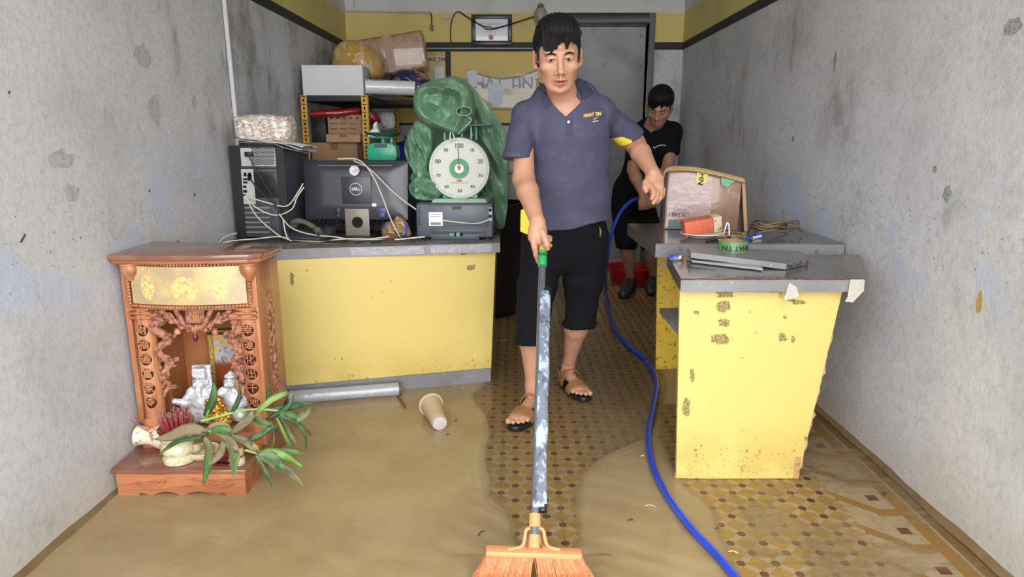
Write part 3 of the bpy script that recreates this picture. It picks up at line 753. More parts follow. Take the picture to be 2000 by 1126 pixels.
for s_ in (-1, 1): f.cap((-1.1175+s_*.06, 2.296, .61), (-1.1175+s_*.036, 2.29, .565), .009, .008, .003); f.cap((-1.1175+s_*.085, 2.30, .60), (-1.1175+s_*.05, 2.30, .545), .006, .005, .003)
for k in range(-3, 4): f.ell((-1.1175+k*.0085, 2.29-.004*(3-abs(k)), .552), (.006, .005, .015), .0015, rot=Matrix.Rotation(k*.28, 3, 'Y'))
f.boxf((-1.1175, 2.303, .59), (.034, .006, .026), .004, .003)
f.obj('frieze', .0022, M_carve, al)
m = MB(); m.text('福', .04, face_M((-1.1175, 2.296, .592), (1, 0, 0), (0, 0, 1)), .0022, .0004); m.obj('frieze_character', M_wood, smooth=None, **A)
m = MB(); m.lathe([(.002, -.045), (.008, -.035), (.009, -.024), (.004, -.014)], (-1.1175, 2.29, .545), 16); m.obj('lotus_bud', mat('maroon_lacquer', (104, 26, 38), .25), smooth=60, **A)
m = MB(); m.lathe([(.005, -.016), (.007, -.01), (.006, .0)], (-1.1175, 2.29, .547), 16); m.obj('bud_neck', M_wood, smooth=60, **A)
for s_ in (-1, 1): m = MB(); m.lathe([(.002, -.022), (.011, -.018), (.012, -.008), (.007, -.002), (.01, .003)], (-1.1175+s_*.066, 2.30, .545), 16); m.obj('drop_knob', M_wood, smooth=60, **A)

# ---- picture inside the altar
pf = thing('framed_picture', 'gold framed red and silver picture with white characters inside the altar', 'picture', (-1.03, 2.49, .205))
m = MB(); x0, x1, z0, z1, yq = -1.165, -.93, .17, .49, 2.488
for a, b in (((x0, z0), (x1, z0+.018)), ((x0, z1-.018), (x1, z1)), ((x0, z0+.018), (x0+.018, z1-.018)), ((x1-.018, z0+.018), (x1, z1-.018))): m.bb((a[0], yq-.012, a[1]), (b[0], yq, b[1]))
m.obj('frame', mat('antique_gold', (176, 150, 84), .35, metal=.6, bump=(90, .7)), pf, True, bevel=.003)
def pic(nt, vec, c, b):
    n1 = noise(nt, vec, 14, 3); n2 = noise(nt, vec, 70, 4, .7); sx = nt.nodes.new('ShaderNodeSeparateXYZ'); nt.links.new(vec, sx.inputs[0]); x, y, z = sx.outputs
    c = mixc(nt, rng(nt, n2, .5, .6), lin((176, 178, 178)), lin((120, 112, 108)))
    c = mixc(nt, rng(nt, n1, .52, .6), c, lin((214, 160, 84)))
    return mixc(nt, rng(nt, z, .175, .14), c, mixc(nt, n1, lin((120, 54, 34)), lin((150, 78, 50))))
m = MB(); m.bb((x0+.016, yq-.006, z0+.016), (x1-.016, yq-.003, z1-.016)); m.obj('print', mat('deity_print', (170, 170, 168), .2, custom=pic), pf, True, smooth=None)
m = MB(); m.text('地後\n可地', .034, face_M((-1.02, yq-.0075, .318), (1, 0, 0), (0, 0, 1)), .0006, .0004); m.obj('lettering', M_wht_txt, pf, True, smooth=None)

# ---- porcelain statues
M_porc = mat('white_porcelain', (196, 198, 203), .15, coat=.8, var=[(40, .6, (160, 150, 136), .56, .66), (10, .4, (176, 176, 180), .45, .6)])
M_gold = mat('gold_glaze', (204, 156, 66), .22, metal=.75, var=[(40, .5, (150, 100, 50), .5, .65)], bump=(80, .5))
M_flesh = mat('porcelain_skin', (226, 214, 208), .2)
M_ink = mat('painted_lines', (60, 40, 34), .4)
def statue(name, label, c, s_, hat, beard, arm):
    t = thing(name, label, 'statue', c); f = Field(); f.fr = Matrix.Translation(Vector(c)) @ Matrix.Scale(1, 4)
    S = s_; V = lambda x, y, z: Vector((x*S, y*S, z*S))
    f.ell(V(0, .0, .035), (.058*S, .045*S, .036*S), .01); f.ell(V(-.03, -.025, .03), (.03*S, .025*S, .026*S), .012); f.ell(V(.03, -.025, .03), (.03*S, .025*S, .026*S), .012)
    f.ell(V(0, .005, .085), (.042*S, .032*S, .045*S), .012); f.ell(V(0, -.012, .075), (.030*S, .028*S, .03*S), .01)
    f.cap(V(-.035, 0, .115), V(-.055, -.015, .075), .017*S, .015*S, .008); f.cap(V(.035, 0, .115), V(.055, -.015, .075), .017*S, .015*S, .008)
    f.cap(V(-.055, -.015, .075), V(*arm), .014*S, .011*S, .006); f.cap(V(.055, -.015, .075), V(.022, -.035, .07), .014*S, .011*S, .006)
    f.ell(V(0, -.002, .152), (.023*S, .023*S, .029*S), .006); f.ell(V(-.011, -.021, .146), (.008*S,)*3, .003); f.ell(V(.011, -.021, .146), (.008*S,)*3, .003); f.ell(V(0, -.027, .147), (.004*S, .005*S, .006*S), .002)
    for k in (-1, 1): f.ell(V(.024*k, 0, .148), (.004*S, .007*S, .013*S), .002)
    if hat == 'box':
        f.boxf(V(0, .004, .185), (.022*S, .02*S, .018*S), .004, .003); f.boxf(V(0, .016, .165), (.033*S, .008*S, .042*S), .005, .004)
    else:
        f.ell(V(0, .002, .172), (.024*S, .023*S, .015*S), .003); f.ell(V(0, -.004, .187), (.010*S, .01*S, .008*S), .003)
    if beard:
        f.ell(V(0, -.026, .118), (.011*S, .008*S, .032*S), .005)
    f.disp = wrinkle(.0011, 260, 2); o = f.obj('figure', .0024, M_porc, t)
    m = MB(); cx, cy, cz = c
    for k in (-1, 1):
        m.tube([(cx+k*.004*S, cy-.0245*S, cz+.157*S), (cx+k*.009*S, cy-.024*S, cz+.159*S), (cx+k*.015*S, cy-.0195*S, cz+.157*S)], .0009, 5)
        m.tube([(cx+k*.005*S, cy-.0235*S, cz+.166*S), (cx+k*.010*S, cy-.0225*S, cz+.168*S), (cx+k*.016*S, cy-.018*S, cz+.166*S)], .001, 5)
    m.obj('eyebrow', M_ink, t, True)
    m = MB(); m.ball((cx, cy-.0255*S, cz+.134*S), (.0045, .003, .0022), 8, 6); m.obj('mouth', mat('painted_lips', (196, 70, 70), .3), t, True)
    m = MB()
    for i in range(20):
        a = math.pi*2*i/20; m.ball((cx+.0235*S*math.cos(a), cy+.001+.0235*S*math.sin(a), cz+.171*S), .0022, 6, 4)
    m.tube(bez([(cx-.03*S, cy-.03*S, cz+.03*S), (cx, cy-.045*S, cz+.05*S), (cx+.03*S, cy-.03*S, cz+.03*S)]), .002, 6); m.obj('gold_trim', M_gold, t, True)
    return t
sc_ = pxm(2.4, .3)
statue('porcelain_statue', 'white bearded porcelain deity in a tall box hat, raising one hand', (P(398, 800, Y=2.37).x, 2.37, .168), 1.04, 'box', True, (-.082, -.03, .088))
statue('porcelain_statue', 'white smiling porcelain deity with round cap beside the bearded one', (P(461, 800, Y=2.40).x, 2.385, .168), 1.0, 'round', False, (-.03, -.04, .065))
gt = thing('gold_figurine', 'small gold and pink seated figurine with coins between the white statues', 'figurine', (P(434, 820, Y=2.33).x, 2.325, .166))
f = Field(); f.fr = Matrix.Translation(Vector((P(434, 820, Y=2.33).x, 2.325, .166)))
f.ell((0, 0, .03), (.042, .03, .03), .008); f.ell((-.005, 0, .07), (.028, .022, .03), .008); f.ell((0, -.006, .105), (.016, .016, .018), .004)
for i in range(14): f.ell((.036*math.cos(i*2.2), -.02+.008*math.sin(i), .03+.006*i), (.010, .009, .008), .002)
f.disp = wrinkle(.0018, 330, 8); f.obj('figure', .0024, M_gold, gt)
f = Field(); c = P(347, 806, Y=2.28); f.fr = Matrix.Translation(Vector((c.x, 2.30, .166)))
for i in range(16): f.ell((.026*math.cos(i*2.4), .018*math.sin(i*1.7), .014+.0032*i), (.017, .014, .012), .005)
f.disp = wrinkle(.002, 260, 5); f.obj('resin_ornament', .003, mat('brown_resin', (160, 128, 96), .3, coat=.4), label='small lumpy brown resin ornament behind the incense sticks', cat='ornament')

# ---- things on the plinth
M_cer = mat('cream_crackle_ceramic', (212, 204, 170), .2, coat=.6, var=[(38, .5, (168, 134, 100), .55, .6), (5, .3, (190, 178, 140), .5, .7)])
M_cerp = mat('cream_ceramic_red_flowers', (224, 214, 190), .22, coat=.6, var=[(30, .8, (162, 96, 80), .55, .59)])
pot = thing('incense_pot', 'cream ceramic incense bowl full of burnt red incense stubs', 'incense pot', (-1.165, 2.185, .104))
m = MB(); m.lathe([(.040, 0), (.052, .003), (.054, .018), (.044, .026), (.050, .034), (.058, .048), (.056, .062), (.047, .074), (.050, .080), (.056, .086), (.056, .100), (.051, .103), (.047, .098), (.045, .085), (.001, .083)], (0, 0, 0), 40); m.obj('bowl', M_cer, pot, smooth=50)
m = MB(); m.lathe([(.001, 0), (.050, .002), (.066, .014), (.064, .017), (.045, .008), (.001, .006)], (0, 0, .094), 24, Matrix.Rotation(.25, 4, 'Y')); m.obj('saucer', mat('rusty_dish', (110, 76, 48), .4), pot, smooth=50)
random.seed(3)
m = MB(); m2 = MB()
for i in range(150):
    a = random.random()*6.28; r_ = .034*random.random()**.5; L = random.uniform(.05, .085); lean = .55
    b_ = Vector((r_*math.cos(a), r_*math.sin(a), .10)); t_ = b_+Vector((r_*lean*math.cos(a)+random.uniform(-.008, .008)-.004, r_*lean*math.sin(a)+random.uniform(-.006, .006), L))
    m.tube([b_, t_], .0011, 5); m2.tube([t_, t_+(t_-b_).normalized()*.008], .0012, 5)
m.obj('incense_sticks', mat('red_joss_sticks', (166, 58, 66), .7, var=[(30, .5, (128, 44, 50), .45, .7)]), pot, kind='stuff', label='dense bundle of red incense stubs'); m2.obj('ash_tip', mat('ash', (150, 128, 112), .9), pot, kind='stuff')
random.seed(8)
for i in range(6):
    c = P(282+7*i, 838+4*(i % 3), Y=2.15); dv = Vector((-.06-.01*i, .0, .05+.004*i)); m = MB(); m.tube([c, c+dv*.75], .0012, 5); m.obj('incense_stick', MATS['red_joss_sticks'], label='red incense stick tipped over beside the fallen vase', cat='incense stick', group='incense sticks tipped over beside the fallen vase')
va = thing('flower_vase', 'cream ceramic vase with reddish flower pattern lying on its side', 'vase', (0, 0, 0))
va.location = (-1.355, 2.27, .158); va.rotation_euler = (0, R(94), R(2)); WM[va.name] = Matrix.Translation((-1.355, 2.27, .158)) @ va.rotation_euler.to_matrix().to_4x4()
m = MB(); m.lathe([(.001, .012), (.024, .012), (.030, .004), (.037, 0), (.040, .006), (.036, .018), (.031, .034), (.034, .055), (.046, .085), (.052, .115), (.048, .150), (.036, .175), (.038, .185), (.001, .186)], (0, 0, 0), 40, sx=.95, sy=.95)
m.obj('vase_body', M_cerp, va, smooth=50)
def cup(x, y, z, r_, h_, label, n=1, tilt=0, ringm=None):
    t = thing('offering_cup', label, 'cup', (x, y, z), rot=(tilt, tilt*.6, 0), group=None)
    m = MB(); m.lathe([(r_*.6, 0), (r_*.9, .002), (r_, h_*.4), (r_*.97, h_*.85), (r_, h_), (r_*.93, h_), (r_*.88, h_*.5), (.001, h_*.3)], (0, 0, 0), 28); m.obj('cup_body', M_cer, t, smooth=50)
    m = MB(); m.lathe([(r_*1.005, h_*.88), (r_*1.012, h_*.97), (r_*.985, h_*1.0)], (0, 0, 0), 28); m.obj('gold_rim', M_gold, t, smooth=60); return t
cx_ = P(471, 905, Y=2.17).x
cup(cx_, 2.155, .104, .021, .034, 'cream offering cup at the plinth corner, lower one of the stacked pair')
cup(cx_-.001, 2.156, .138, .020, .034, 'cream offering cup stacked on top of another at the plinth corner')
cup(P(380, 868, Y=2.2).x, 2.20, .135, .021, .036, 'cream offering cup standing in the shallow bowl beside the incense bowl', tilt=.12)
sb = thing('ceramic_bowl', 'shallow cream ceramic bowl between incense bowl and red tray', 'bowl', (P(396, 905, Y=2.2).x, 2.215, .104))
m = MB(); m.lathe([(.030, 0), (.040, .002), (.052, .016), (.055, .030), (.052, .031), (.046, .02), (.001, .026)], (0, 0, 0), 36); m.obj('bowl_body', M_cer, sb, smooth=50)
rt = thing('red_tray', 'dark red lacquer tray under the drooping leaves on the plinth', 'tray', (P(441, 905, Y=2.18).x, 2.185, .104), rotz=-.1)
m = MB(); m.box((0, 0, .004), (.075, .085, .008)); m.box((0, 0, .018), (.068, .078, .012)); m.obj('tray_base', mat('red_lacquer', (112, 22, 26), .2, coat=.5), rt, bevel=.003)
m = MB(); m.box((0, -.041, .018), (.05, .002, .006)); m.obj('tray_band', mat('navy_band', (30, 34, 60), .4), rt)
pg = MB(); pg.lathe([(.002, 0), (.018, .003), (.030, .02), (.031, .036), (.022, .046), (.010, .048), (.011, .054), (.001, .055)], (0, 0, 0), 28)
po = pg.obj('golden_jar', M_gold, smooth=60, label='small tarnished golden jar behind the leaves near the altar column', cat='jar'); po.location = (P(490, 845, Y=2.22).x, 2.235, .106)

# ---- bamboo shoots and leaves
M_leafg = mat('muddy_green_leaf', (108, 150, 84), .4, var=[(7, .75, (150, 132, 96), .47, .56), (30, .5, (36, 66, 40), .5, .62)], coat=.2)
M_leafd = mat('dark_leaf', (66, 104, 62), .38, var=[(8, .6, (128, 168, 96), .45, .6), (14, .45, (150, 134, 100), .56, .62)], coat=.2)
M_leafm = mat('mud_coated_leaf', (176, 160, 128), .5, var=[(12, .6, (104, 104, 66), .48, .58), (40, .7, (56, 76, 48), .58, .62)])
M_leafl = mat('light_green_leaf', (146, 192, 92), .35, var=[(8, .5, (92, 134, 58), .45, .6)], coat=.2)
M_stem = mat('leaf_stem', (132, 160, 84), .4)
def leaf(pts, Ys, wpx, m_, parent, twist=0.0, fold=.25):
    """leaf blade along pixel points, with per-point depth"""
    ys = [Ys[0]+(Ys[-1]-Ys[0])*i/(len(pts)-1) for i in range(len(pts))] if len(Ys) == 2 else Ys
    L = bez([P(x, y, Y=d_) for (x, y), d_ in zip(pts, ys)], 7); n = len(L); w_ = wpx*.88*pxm(ys[0], .2)/2; vs = []
    for i, p in enumerate(L):
        t = i/(n-1); tg = (L[min(i+1, n-1)]-L[max(i-1, 0)]).normalized(); view = Vector((0, -1, .35)).normalized()
        sd = tg.cross(view); sd = sd.normalized() if sd.length > 1e-4 else Vector((1, 0, 0)); sd = (Matrix.Rotation(twist*(.4+t), 3, tg) @ sd); nn = tg.cross(sd)
        ww = w_*(math.sin(math.pi*min(1, t*.93+.05)**.75)**.9+.03)
        wv = .12*w_*math.sin(t*14+len(pts))
        for a in (-1, -.5, 0, .5, 1): vs.append(p+sd*ww*a+nn*(abs(a)*fold*ww+(wv*abs(a)*(1 if a > 0 else -1))))
    mb = MB(); mb._add(vs, [(i*5+k, i*5+k+1, i*5+k+6, i*5+k+5) for i in range(n-1) for k in range(4)])
    bmesh.ops.solidify(mb.bm, geom=mb.bm.faces[:], thickness=.0008)
    return mb.obj('leaf', m_, parent, True, smooth=180)
def stem(pts, Ys, r_, parent, mm=None):
    ys = [Ys[0]+(Ys[-1]-Ys[0])*i/(len(pts)-1) for i in range(len(pts))]
    mb = MB(); mb.tube(bez([P(x, y, Y=d_) for (x, y), d_ in zip(pts, ys)], 6), r_, 8); return mb.obj('stem', mm or M_stem, parent, True)
p1 = thing('bamboo_shoot', 'long green bamboo shoot reaching across the altar toward the yellow counter', 'plant', P(400, 830, Y=2.12))
stem([(392, 822), (430, 812), (480, 800), (530, 800), (575, 808)], (2.12, 2.24), .0045, p1)
for pts, Ys, w_, mm, tw in (
        ([(500, 806), (530, 780), (558, 768), (566, 766)], (2.18, 2.26), 13, M_leafl, .2), ([(520, 802), (560, 795), (590, 790), (612, 785)], (2.2, 2.3), 15, M_leafd, .1),
        ([(520, 818), (556, 800), (570, 780), (574, 770)], (2.2, 2.24), 12, M_leafd, .3), ([(545, 805), (580, 815), (606, 800), (615, 795)], (2.2, 2.28), 20, M_leafg, -.1),
        ([(540, 812), (575, 825), (595, 850), (598, 876)], (2.2, 2.26), 12, M_leafd, .2), ([(548, 815), (562, 840), (575, 862), (580, 868)], (2.2, 2.2), 8, M_leafd, 0),
        ([(560, 818), (590, 832), (604, 846), (608, 852)], (2.24, 2.28), 8, M_leafm, 0), ([(500, 806), (520, 790), (524, 760), (528, 740)], (2.2, 2.22), 8, M_leafd, .2),
        ([(540, 815), (556, 850), (566, 872), (570, 890)], (2.18, 2.2), 7, M_leafl, 0), ([(480, 806), (505, 822), (530, 832), (545, 836)], (2.14, 2.18), 16, M_leafd, .1),
        ([(530, 820), (535, 850), (533, 875), (534, 884)], (2.15, 2.15), 5, M_leafd, 0)): leaf(pts, Ys, w_, mm, p1, tw)
p2 = thing('bamboo_shoot', 'mud-coated bamboo shoot drooping over the incense bowl and plinth front', 'plant', P(400, 850, Y=2.1))
stem([(395, 836), (430, 848), (470, 850), (500, 870)], (2.08, 2.16), .004, p2)
for pts, Ys, w_, mm, tw in (
        ([(404, 846), (370, 838), (330, 852), (302, 858)], (2.07, 2.10), 27, M_leafm, 0), ([(396, 852), (350, 860), (325, 875), (310, 890)], (2.09, 2.06), 11, M_leafd, .2),
        ([(398, 852), (408, 880), (402, 920), (397, 945)], (2.07, 2.05), 22, M_leafg, .1), ([(436, 852), (432, 880), (415, 900), (404, 905)], (2.06, 2.06), 17, M_leafm, .1),
        ([(440, 855), (455, 880), (456, 910), (457, 930)], (2.06, 2.05), 24, M_leafg, .05), ([(430, 850), (448, 858), (460, 876), (458, 895)], (2.05, 2.05), 14, M_leafm, 0),
        ([(450, 846), (480, 822), (495, 806), (500, 800)], (2.08, 2.12), 17, M_leafm, .1), ([(452, 850), (480, 862), (500, 878), (512, 892)], (2.07, 2.10), 16, M_leafm, 0),
        ([(404, 846), (430, 838), (455, 845), (470, 850)], (2.09, 2.09), 18, M_leafg, .1), ([(400, 846), (415, 830), (440, 828), (452, 836)], (2.1, 2.1), 10, M_leafm, 0)): leaf(pts, Ys, w_, mm, p2, tw)
p3 = thing('bamboo_shoot', 'bright green leafy shoot hanging off the plinth corner over the water', 'plant', P(490, 880, Y=2.12))
stem([(478, 878), (500, 884), (515, 890), (530, 892)], (2.1, 2.12), .0045, p3)
for pts, Ys, w_, mm, tw in (
        ([(505, 888), (530, 885), (560, 893), (592, 912)], (2.08, 2.1), 24, M_leafl, .1), ([(510, 882), (545, 880), (575, 882), (606, 886)], (2.1, 2.14), 13, M_leafg, 0),
        ([(505, 885), (530, 895), (545, 912), (550, 918)], (2.08, 2.08), 30, M_leafd, 0), ([(545, 905), (565, 920), (580, 935), (593, 948)], (2.06, 2.06), 14, M_leafg, 0),
        ([(500, 888), (512, 910), (525, 935), (536, 958)], (2.07, 2.06), 9, M_leafd, .1), ([(485, 860), (505, 850), (525, 838), (545, 828)], (2.1, 2.16), 14, M_leafd, 0)): leaf(pts, Ys, w_, mm, p3, tw)
p4 = thing('bamboo_shoot', 'upright dark green leaves rising in front of the white statues', 'plant', P(405, 812, Y=2.14))
stem([(400, 825), (404, 812), (408, 800)], (2.14, 2.14), .003, p4)
for pts, Ys, w_, mm, tw in (([(398, 812), (412, 790), (418, 765), (417, 744)], (2.14, 2.16), 18, M_leafd, .2), ([(450, 808), (462, 790), (468, 770), (467, 745)], (2.16, 2.18), 10, M_leafd, .4)): leaf(pts, Ys, w_, mm, p4, tw)
# ================================================================ ON THE LEFT COUNTER
def pbb(mb, x0, y0, x1, y1, Y, dep):
    a = P(x0, y1, Y=Y); b = P(x1, y0, Y=Y); mb.bb((a.x, Y, a.z), (b.x, Y+dep, b.z)); return mb
def part(t, nm, m_, boxes, bevel=0, **k):
    mb = MB()
    for bx in boxes: pbb(mb, *bx)
    return mb.obj(nm, m_, t, True, bevel=bevel, **k)
YT = 3.30
tw = thing('computer_tower', 'dusty black desktop computer tower with its rear panel facing the room', 'computer', (-1.245, 3.5, zt))
a = P(463, 470, Y=YT); b = P(553, 284, Y=YT); a.z = zt+.008
m = MB(); m.bb((a.x, YT, a.z), (b.x, YT+.40, b.z)); m.obj('case', M_gun, tw, True, bevel=.004)
m = MB()
for fx in (a.x+.02, b.x-.02):
    for fy in (YT+.04, YT+.36): m.cyl((fx, fy, zt), (fx, fy, a.z), .014)
m.obj('foot', M_blk2, tw, True)
def onf(Y, y_off=.0015): return Y-y_off
part(tw, 'panel_rim', M_blk2, [(463, 284, 466, 468, YT-.006, .006), (550, 284, 553, 468, YT-.006, .006), (467, 284, 549, 287, YT-.006, .006), (467, 465, 549, 468, YT-.006, .006), (467, 327, 549, 330, YT-.004, .004)])
ps = part(tw, 'power_supply', M_slv, [(472, 289, 537, 324, YT-.004, .004)], label='silver perforated power supply plate')
def perf(parent, cx, cy, w_, h_, step, r_, Y, m_, circ=False, name='vent_holes'):
    mb = MB(); j = 0; y = -h_/2
    while y <= h_/2:
        x = -w_/2+(step/2 if j % 2 else 0)
        while x <= w_/2:
            if not circ or x*x+y*y < (w_/2)**2:
                p = P(cx+x, cy+y, Y=Y); q = p+Vector((0, .0015, 0)); mb.cyl(p, q, r_*pxm(Y), seg=6)
            x += step
        y += step*.87; j += 1
    return mb.obj(name, m_, parent, True, smooth=None, kind='stuff')
perf(ps, 514, 306, 44, 32, 3.0, 1.3, YT-.0046, M_hole)
m = MB(); p = P(484, 301, Y=YT-.03); m.box((p.x, YT-.016, p.z), (.034, .03, .022)); m.obj('power_plug', M_blk2, tw, True, bevel=.003)
part(tw, 'port_plate', M_slv, [(472, 329, 494, 398, YT-.0035, .0035)], label='silver port plate')
pc = [(476, 337, 481, 344), (485, 337, 490, 344), (475, 348, 483, 352), (475, 354, 483, 358), (475, 362, 481, 367), (475, 371, 482, 376), (475, 379, 480, 383), (484, 340, 491, 353)]
part(tw, 'port', M_hole, [(*c_, YT-.005, .0012) for c_ in pc])
part(tw, 'fan_plate', M_blk2, [(499, 335, 545, 386, YT-.003, .003)], bevel=.001); perf(tw, 522, 360, 38, 38, 3.4, 1.25, YT-.0038, M_hole, True, 'fan_holes')
part(tw, 'slot_bracket', mat('dusty_steel', (150, 146, 134), .4, metal=.5), [(474, 404+9.5*i, 527, 407+9.5*i, YT-.003, .003) for i in range(6)])
part(tw, 'bracket_cover', M_gun, [(529, 403, 542, 450, YT-.005, .005)], bevel=.001)
puff([(462, 227), (500, 222), (560, 224), (576, 232), (577, 268), (570, 280), (520, 279), (470, 274), (463, 262)], YT+.12, .09, .010, 60, 3, 'wrapped_parcel', mat('cling_film_parcel', (190, 172, 160), .16, var=[(8, .6, (160, 128, 106), .5, .6, (1, 1, 2.5)), (45, .8, (240, 236, 232), .5, .6, (1, 1, 2.4))], bump=(50, 1), coat=.8), flat=8, nr=26, back=.9, label='small parcel wrapped in shiny cling film on top of the computer tower', cat='parcel')
pp = thing('paper_stack', 'bundle of white and brown papers draped over the computer tower', 'papers', (-1.2, 3.4, 1.16))
for i, (o1, m_) in enumerate((((458, 268), M_wp), ((462, 272), M_wp), ((466, 275), mat('bluish_paper', (196, 200, 212), .7)))):
    m = MB(); x0, y0 = o1
    A_ = [P(x0, y0+4, Y=YT-.03).xz, P(590-i*3, y0+20+i*3, Y=YT-.03).xz]
    def sh(u, v, i=i): 
        x = A_[0][0]+(A_[1][0]-A_[0][0])*u; z = A_[0][1]+(A_[1][1]-A_[0][1])*(u**2.2)*(1.0)+.004*math.sin(u*9+i*2)+.003*i
        return Vector((x, YT-.03+.28*v, max(z, (b.z+.003+.003*i) if u < .62 else -9)+.006*math.sin(v*5+i)*(u)))
    m.sheet(sh, 28, 8, .0012); m.obj('sheet', m_, pp, True, smooth=60)

YM = 3.36
mo = thing('monitor', 'black flat computer monitor seen from behind, round silver brand mark on it', 'monitor', (P(696, 460, Y=YM+.05).x, YM+.05, zt))
TLm, TRm, BRm, BLm = P(592, 312, Y=YM+.03), P(796, 316, Y=YM+.03), P(796, 429, Y=YM), P(596, 427, Y=YM)
def mback(u, v):
    p = lerp(lerp(BLm, BRm, u), lerp(TLm, TRm, u), v); q = min(u, 1-u, v*.6+.02, (1-v)*.8); return p+Vector((0, -.018*min(1, q/.16)**.7+.010, 0))
m = MB(); m.grid(mback, 30, 20); e_ = [lerp(BLm, TLm, 0), BRm, TRm, TLm]
o_ = Vector((0, .032, 0)); m._add([p+o_ for p in e_]+[p+Vector((0, .0095, 0)) for p in e_], [(0, 1, 2, 3), (0, 4, 5, 1), (1, 5, 6, 2), (2, 6, 7, 3), (3, 7, 4, 0)])
m.obj('housing', mat('monitor_black', (44, 46, 54), .3, var=[(3, .5, (64, 66, 76), .45, .7), (60, .6, (120, 120, 122), .68, .74)]), mo, True, smooth=50)
Ymb = YM-.0
m = MB(); pbb(m, 669, 345, 724, 405, YM-.0, .006); m.obj('mount_cover', mat('monitor_cover', (50, 52, 62), .35), mo, True, bevel=.001)
p = P(695, 369, Y=YM-.004); ro = 11.6*pxm(YM)
m = MB(); m.tube([p+Vector((ro*math.cos(a*.157), -.0006, ro*math.sin(a*.157))) for a in range(41)], .0016, 6); m.text('DELL', .0185, face_M((p.x, p.y-.001, p.z), (1, 0, 0), (0, 0, 1)), .0006, .0007); m.obj('brand_mark', mat('silver_mark', (215, 217, 220), .3), mo, True, smooth=None)
p = P(692, 333, Y=YM-.006); m = MB(); m.cyl(p, p+Vector((0, .012, 0)), .024, seg=32); m.obj('sticker', mat('round_sticker', (206, 206, 214), .4, var=[(60, .7, (190, 140, 160), .5, .6)]), mo, True)
part(mo, 'vent_slot', mat('slot_grey', (96, 98, 106), .4), [(622, 322.4, 764, 324, YM-.005, .004)])
part(mo, 'label_sticker', M_wp, [(727, 397, 735, 403, YM-.006, .003)])
nk = MB(); pbb(nk, 676, 407, 720, 462, YM+.0, .006)
nk_ = nk.obj('stand_neck', mat('taupe_stand', (128, 120, 108), .35), mo, True, bevel=.001)
p = P(698, 434, Y=YM-.002); m = MB(); m.cyl(p, p+Vector((0, .0015, 0)), 11*pxm(YM), seg=32); m.obj('cable_hole', M_hole, mo, True)
m = MB(); c_ = P(698, 462, Y=YM+.05); m.bb((c_.x-.11, YM-.07, zt), (c_.x+.11, YM+.1, zt+.008)); m.obj('stand_base', M_blk2, mo, True, bevel=.003)
m = MB(); pbb(m, 654, 407, 664, 418, YM+.0, .012); pbb(m, 656, 418, 662, 426, YM+.002, .008); m.obj('power_plug', M_blk2, mo, True, bevel=.001)
m = MB(); pbb(m, 739, 406, 753, 416, YM-.002, .012); pbb(m, 742, 416, 751, 424, YM, .008); m.obj('video_plug', mat('blue_plug', (70, 78, 150), .4), mo, True, bevel=.001)

kb = thing('keyboard', 'dusty black keyboard propped behind the monitor', 'keyboard', (P(680, 450, Y=3.55).x, 3.50, zt), rot=(R(24), 0, 0))
m = MB(); m.bb((-.235, 0, 0), (.235, .15, .02)); m.obj('keyboard_body', M_blk2, kb, bevel=.004)
m = MB()
for r_ in range(6):
    for k in range(19): m.box((-.222+.0235*k, .018+.023*r_, .0235), (.019, .018, .007), taper=(.85, .85))
m.obj('keys', mat('key_black', (52, 54, 60), .4, var=[(20, .5, (120, 112, 96), .55, .7)]), kb, kind='stuff')
ph = thing('desk_phone', 'black desk telephone with dusty handset lying between tower and monitor', 'telephone', (P(600, 465, Y=3.27).x, 3.27, zt), rotz=R(-14))
m = MB(); m.hexa([(-.10, -.06, 0), (.10, -.06, 0), (.10, .11, 0), (-.10, .11, 0)], [(-.095, -.055, .018), (.095, -.055, .018), (.095, .105, .055), (-.095, .105, .055)]); m.obj('phone_base', M_gun, ph, bevel=.006)
m = MB(); m.tube(bez([(-.09, .04, .062), (-.07, .02, .083), (0, -.01, .086), (.075, -.04, .06), (.10, -.055, .04)]), [.021]*4+[.02]*10+[.016]*11+[.02]*8, 12, flat=.75); m.obj('handset', mat('dusty_handset', (110, 104, 92), .45, var=[(12, .6, (56, 58, 62), .48, .6)]), ph, smooth=60)
m = MB()
for i in range(12): m.box((.02+.018*(i % 3), .02+.018*(i//3), .047+.006*(i//3)), (.012, .010, .006))
m.obj('keypad', M_blk2, ph)
puff([(745, 445), (752, 434), (768, 430), (776, 420), (792, 430), (800, 445), (802, 462), (780, 468), (750, 466)], 3.30, .05, .014, 70, 9, 'crumpled_bag', mat('brown_plastic_bag', (142, 112, 84), .3, var=[(16, .8, (40, 64, 170), .54, .57)], coat=.4), label='crumpled brown and blue plastic bag between monitor and printer', cat='bag')
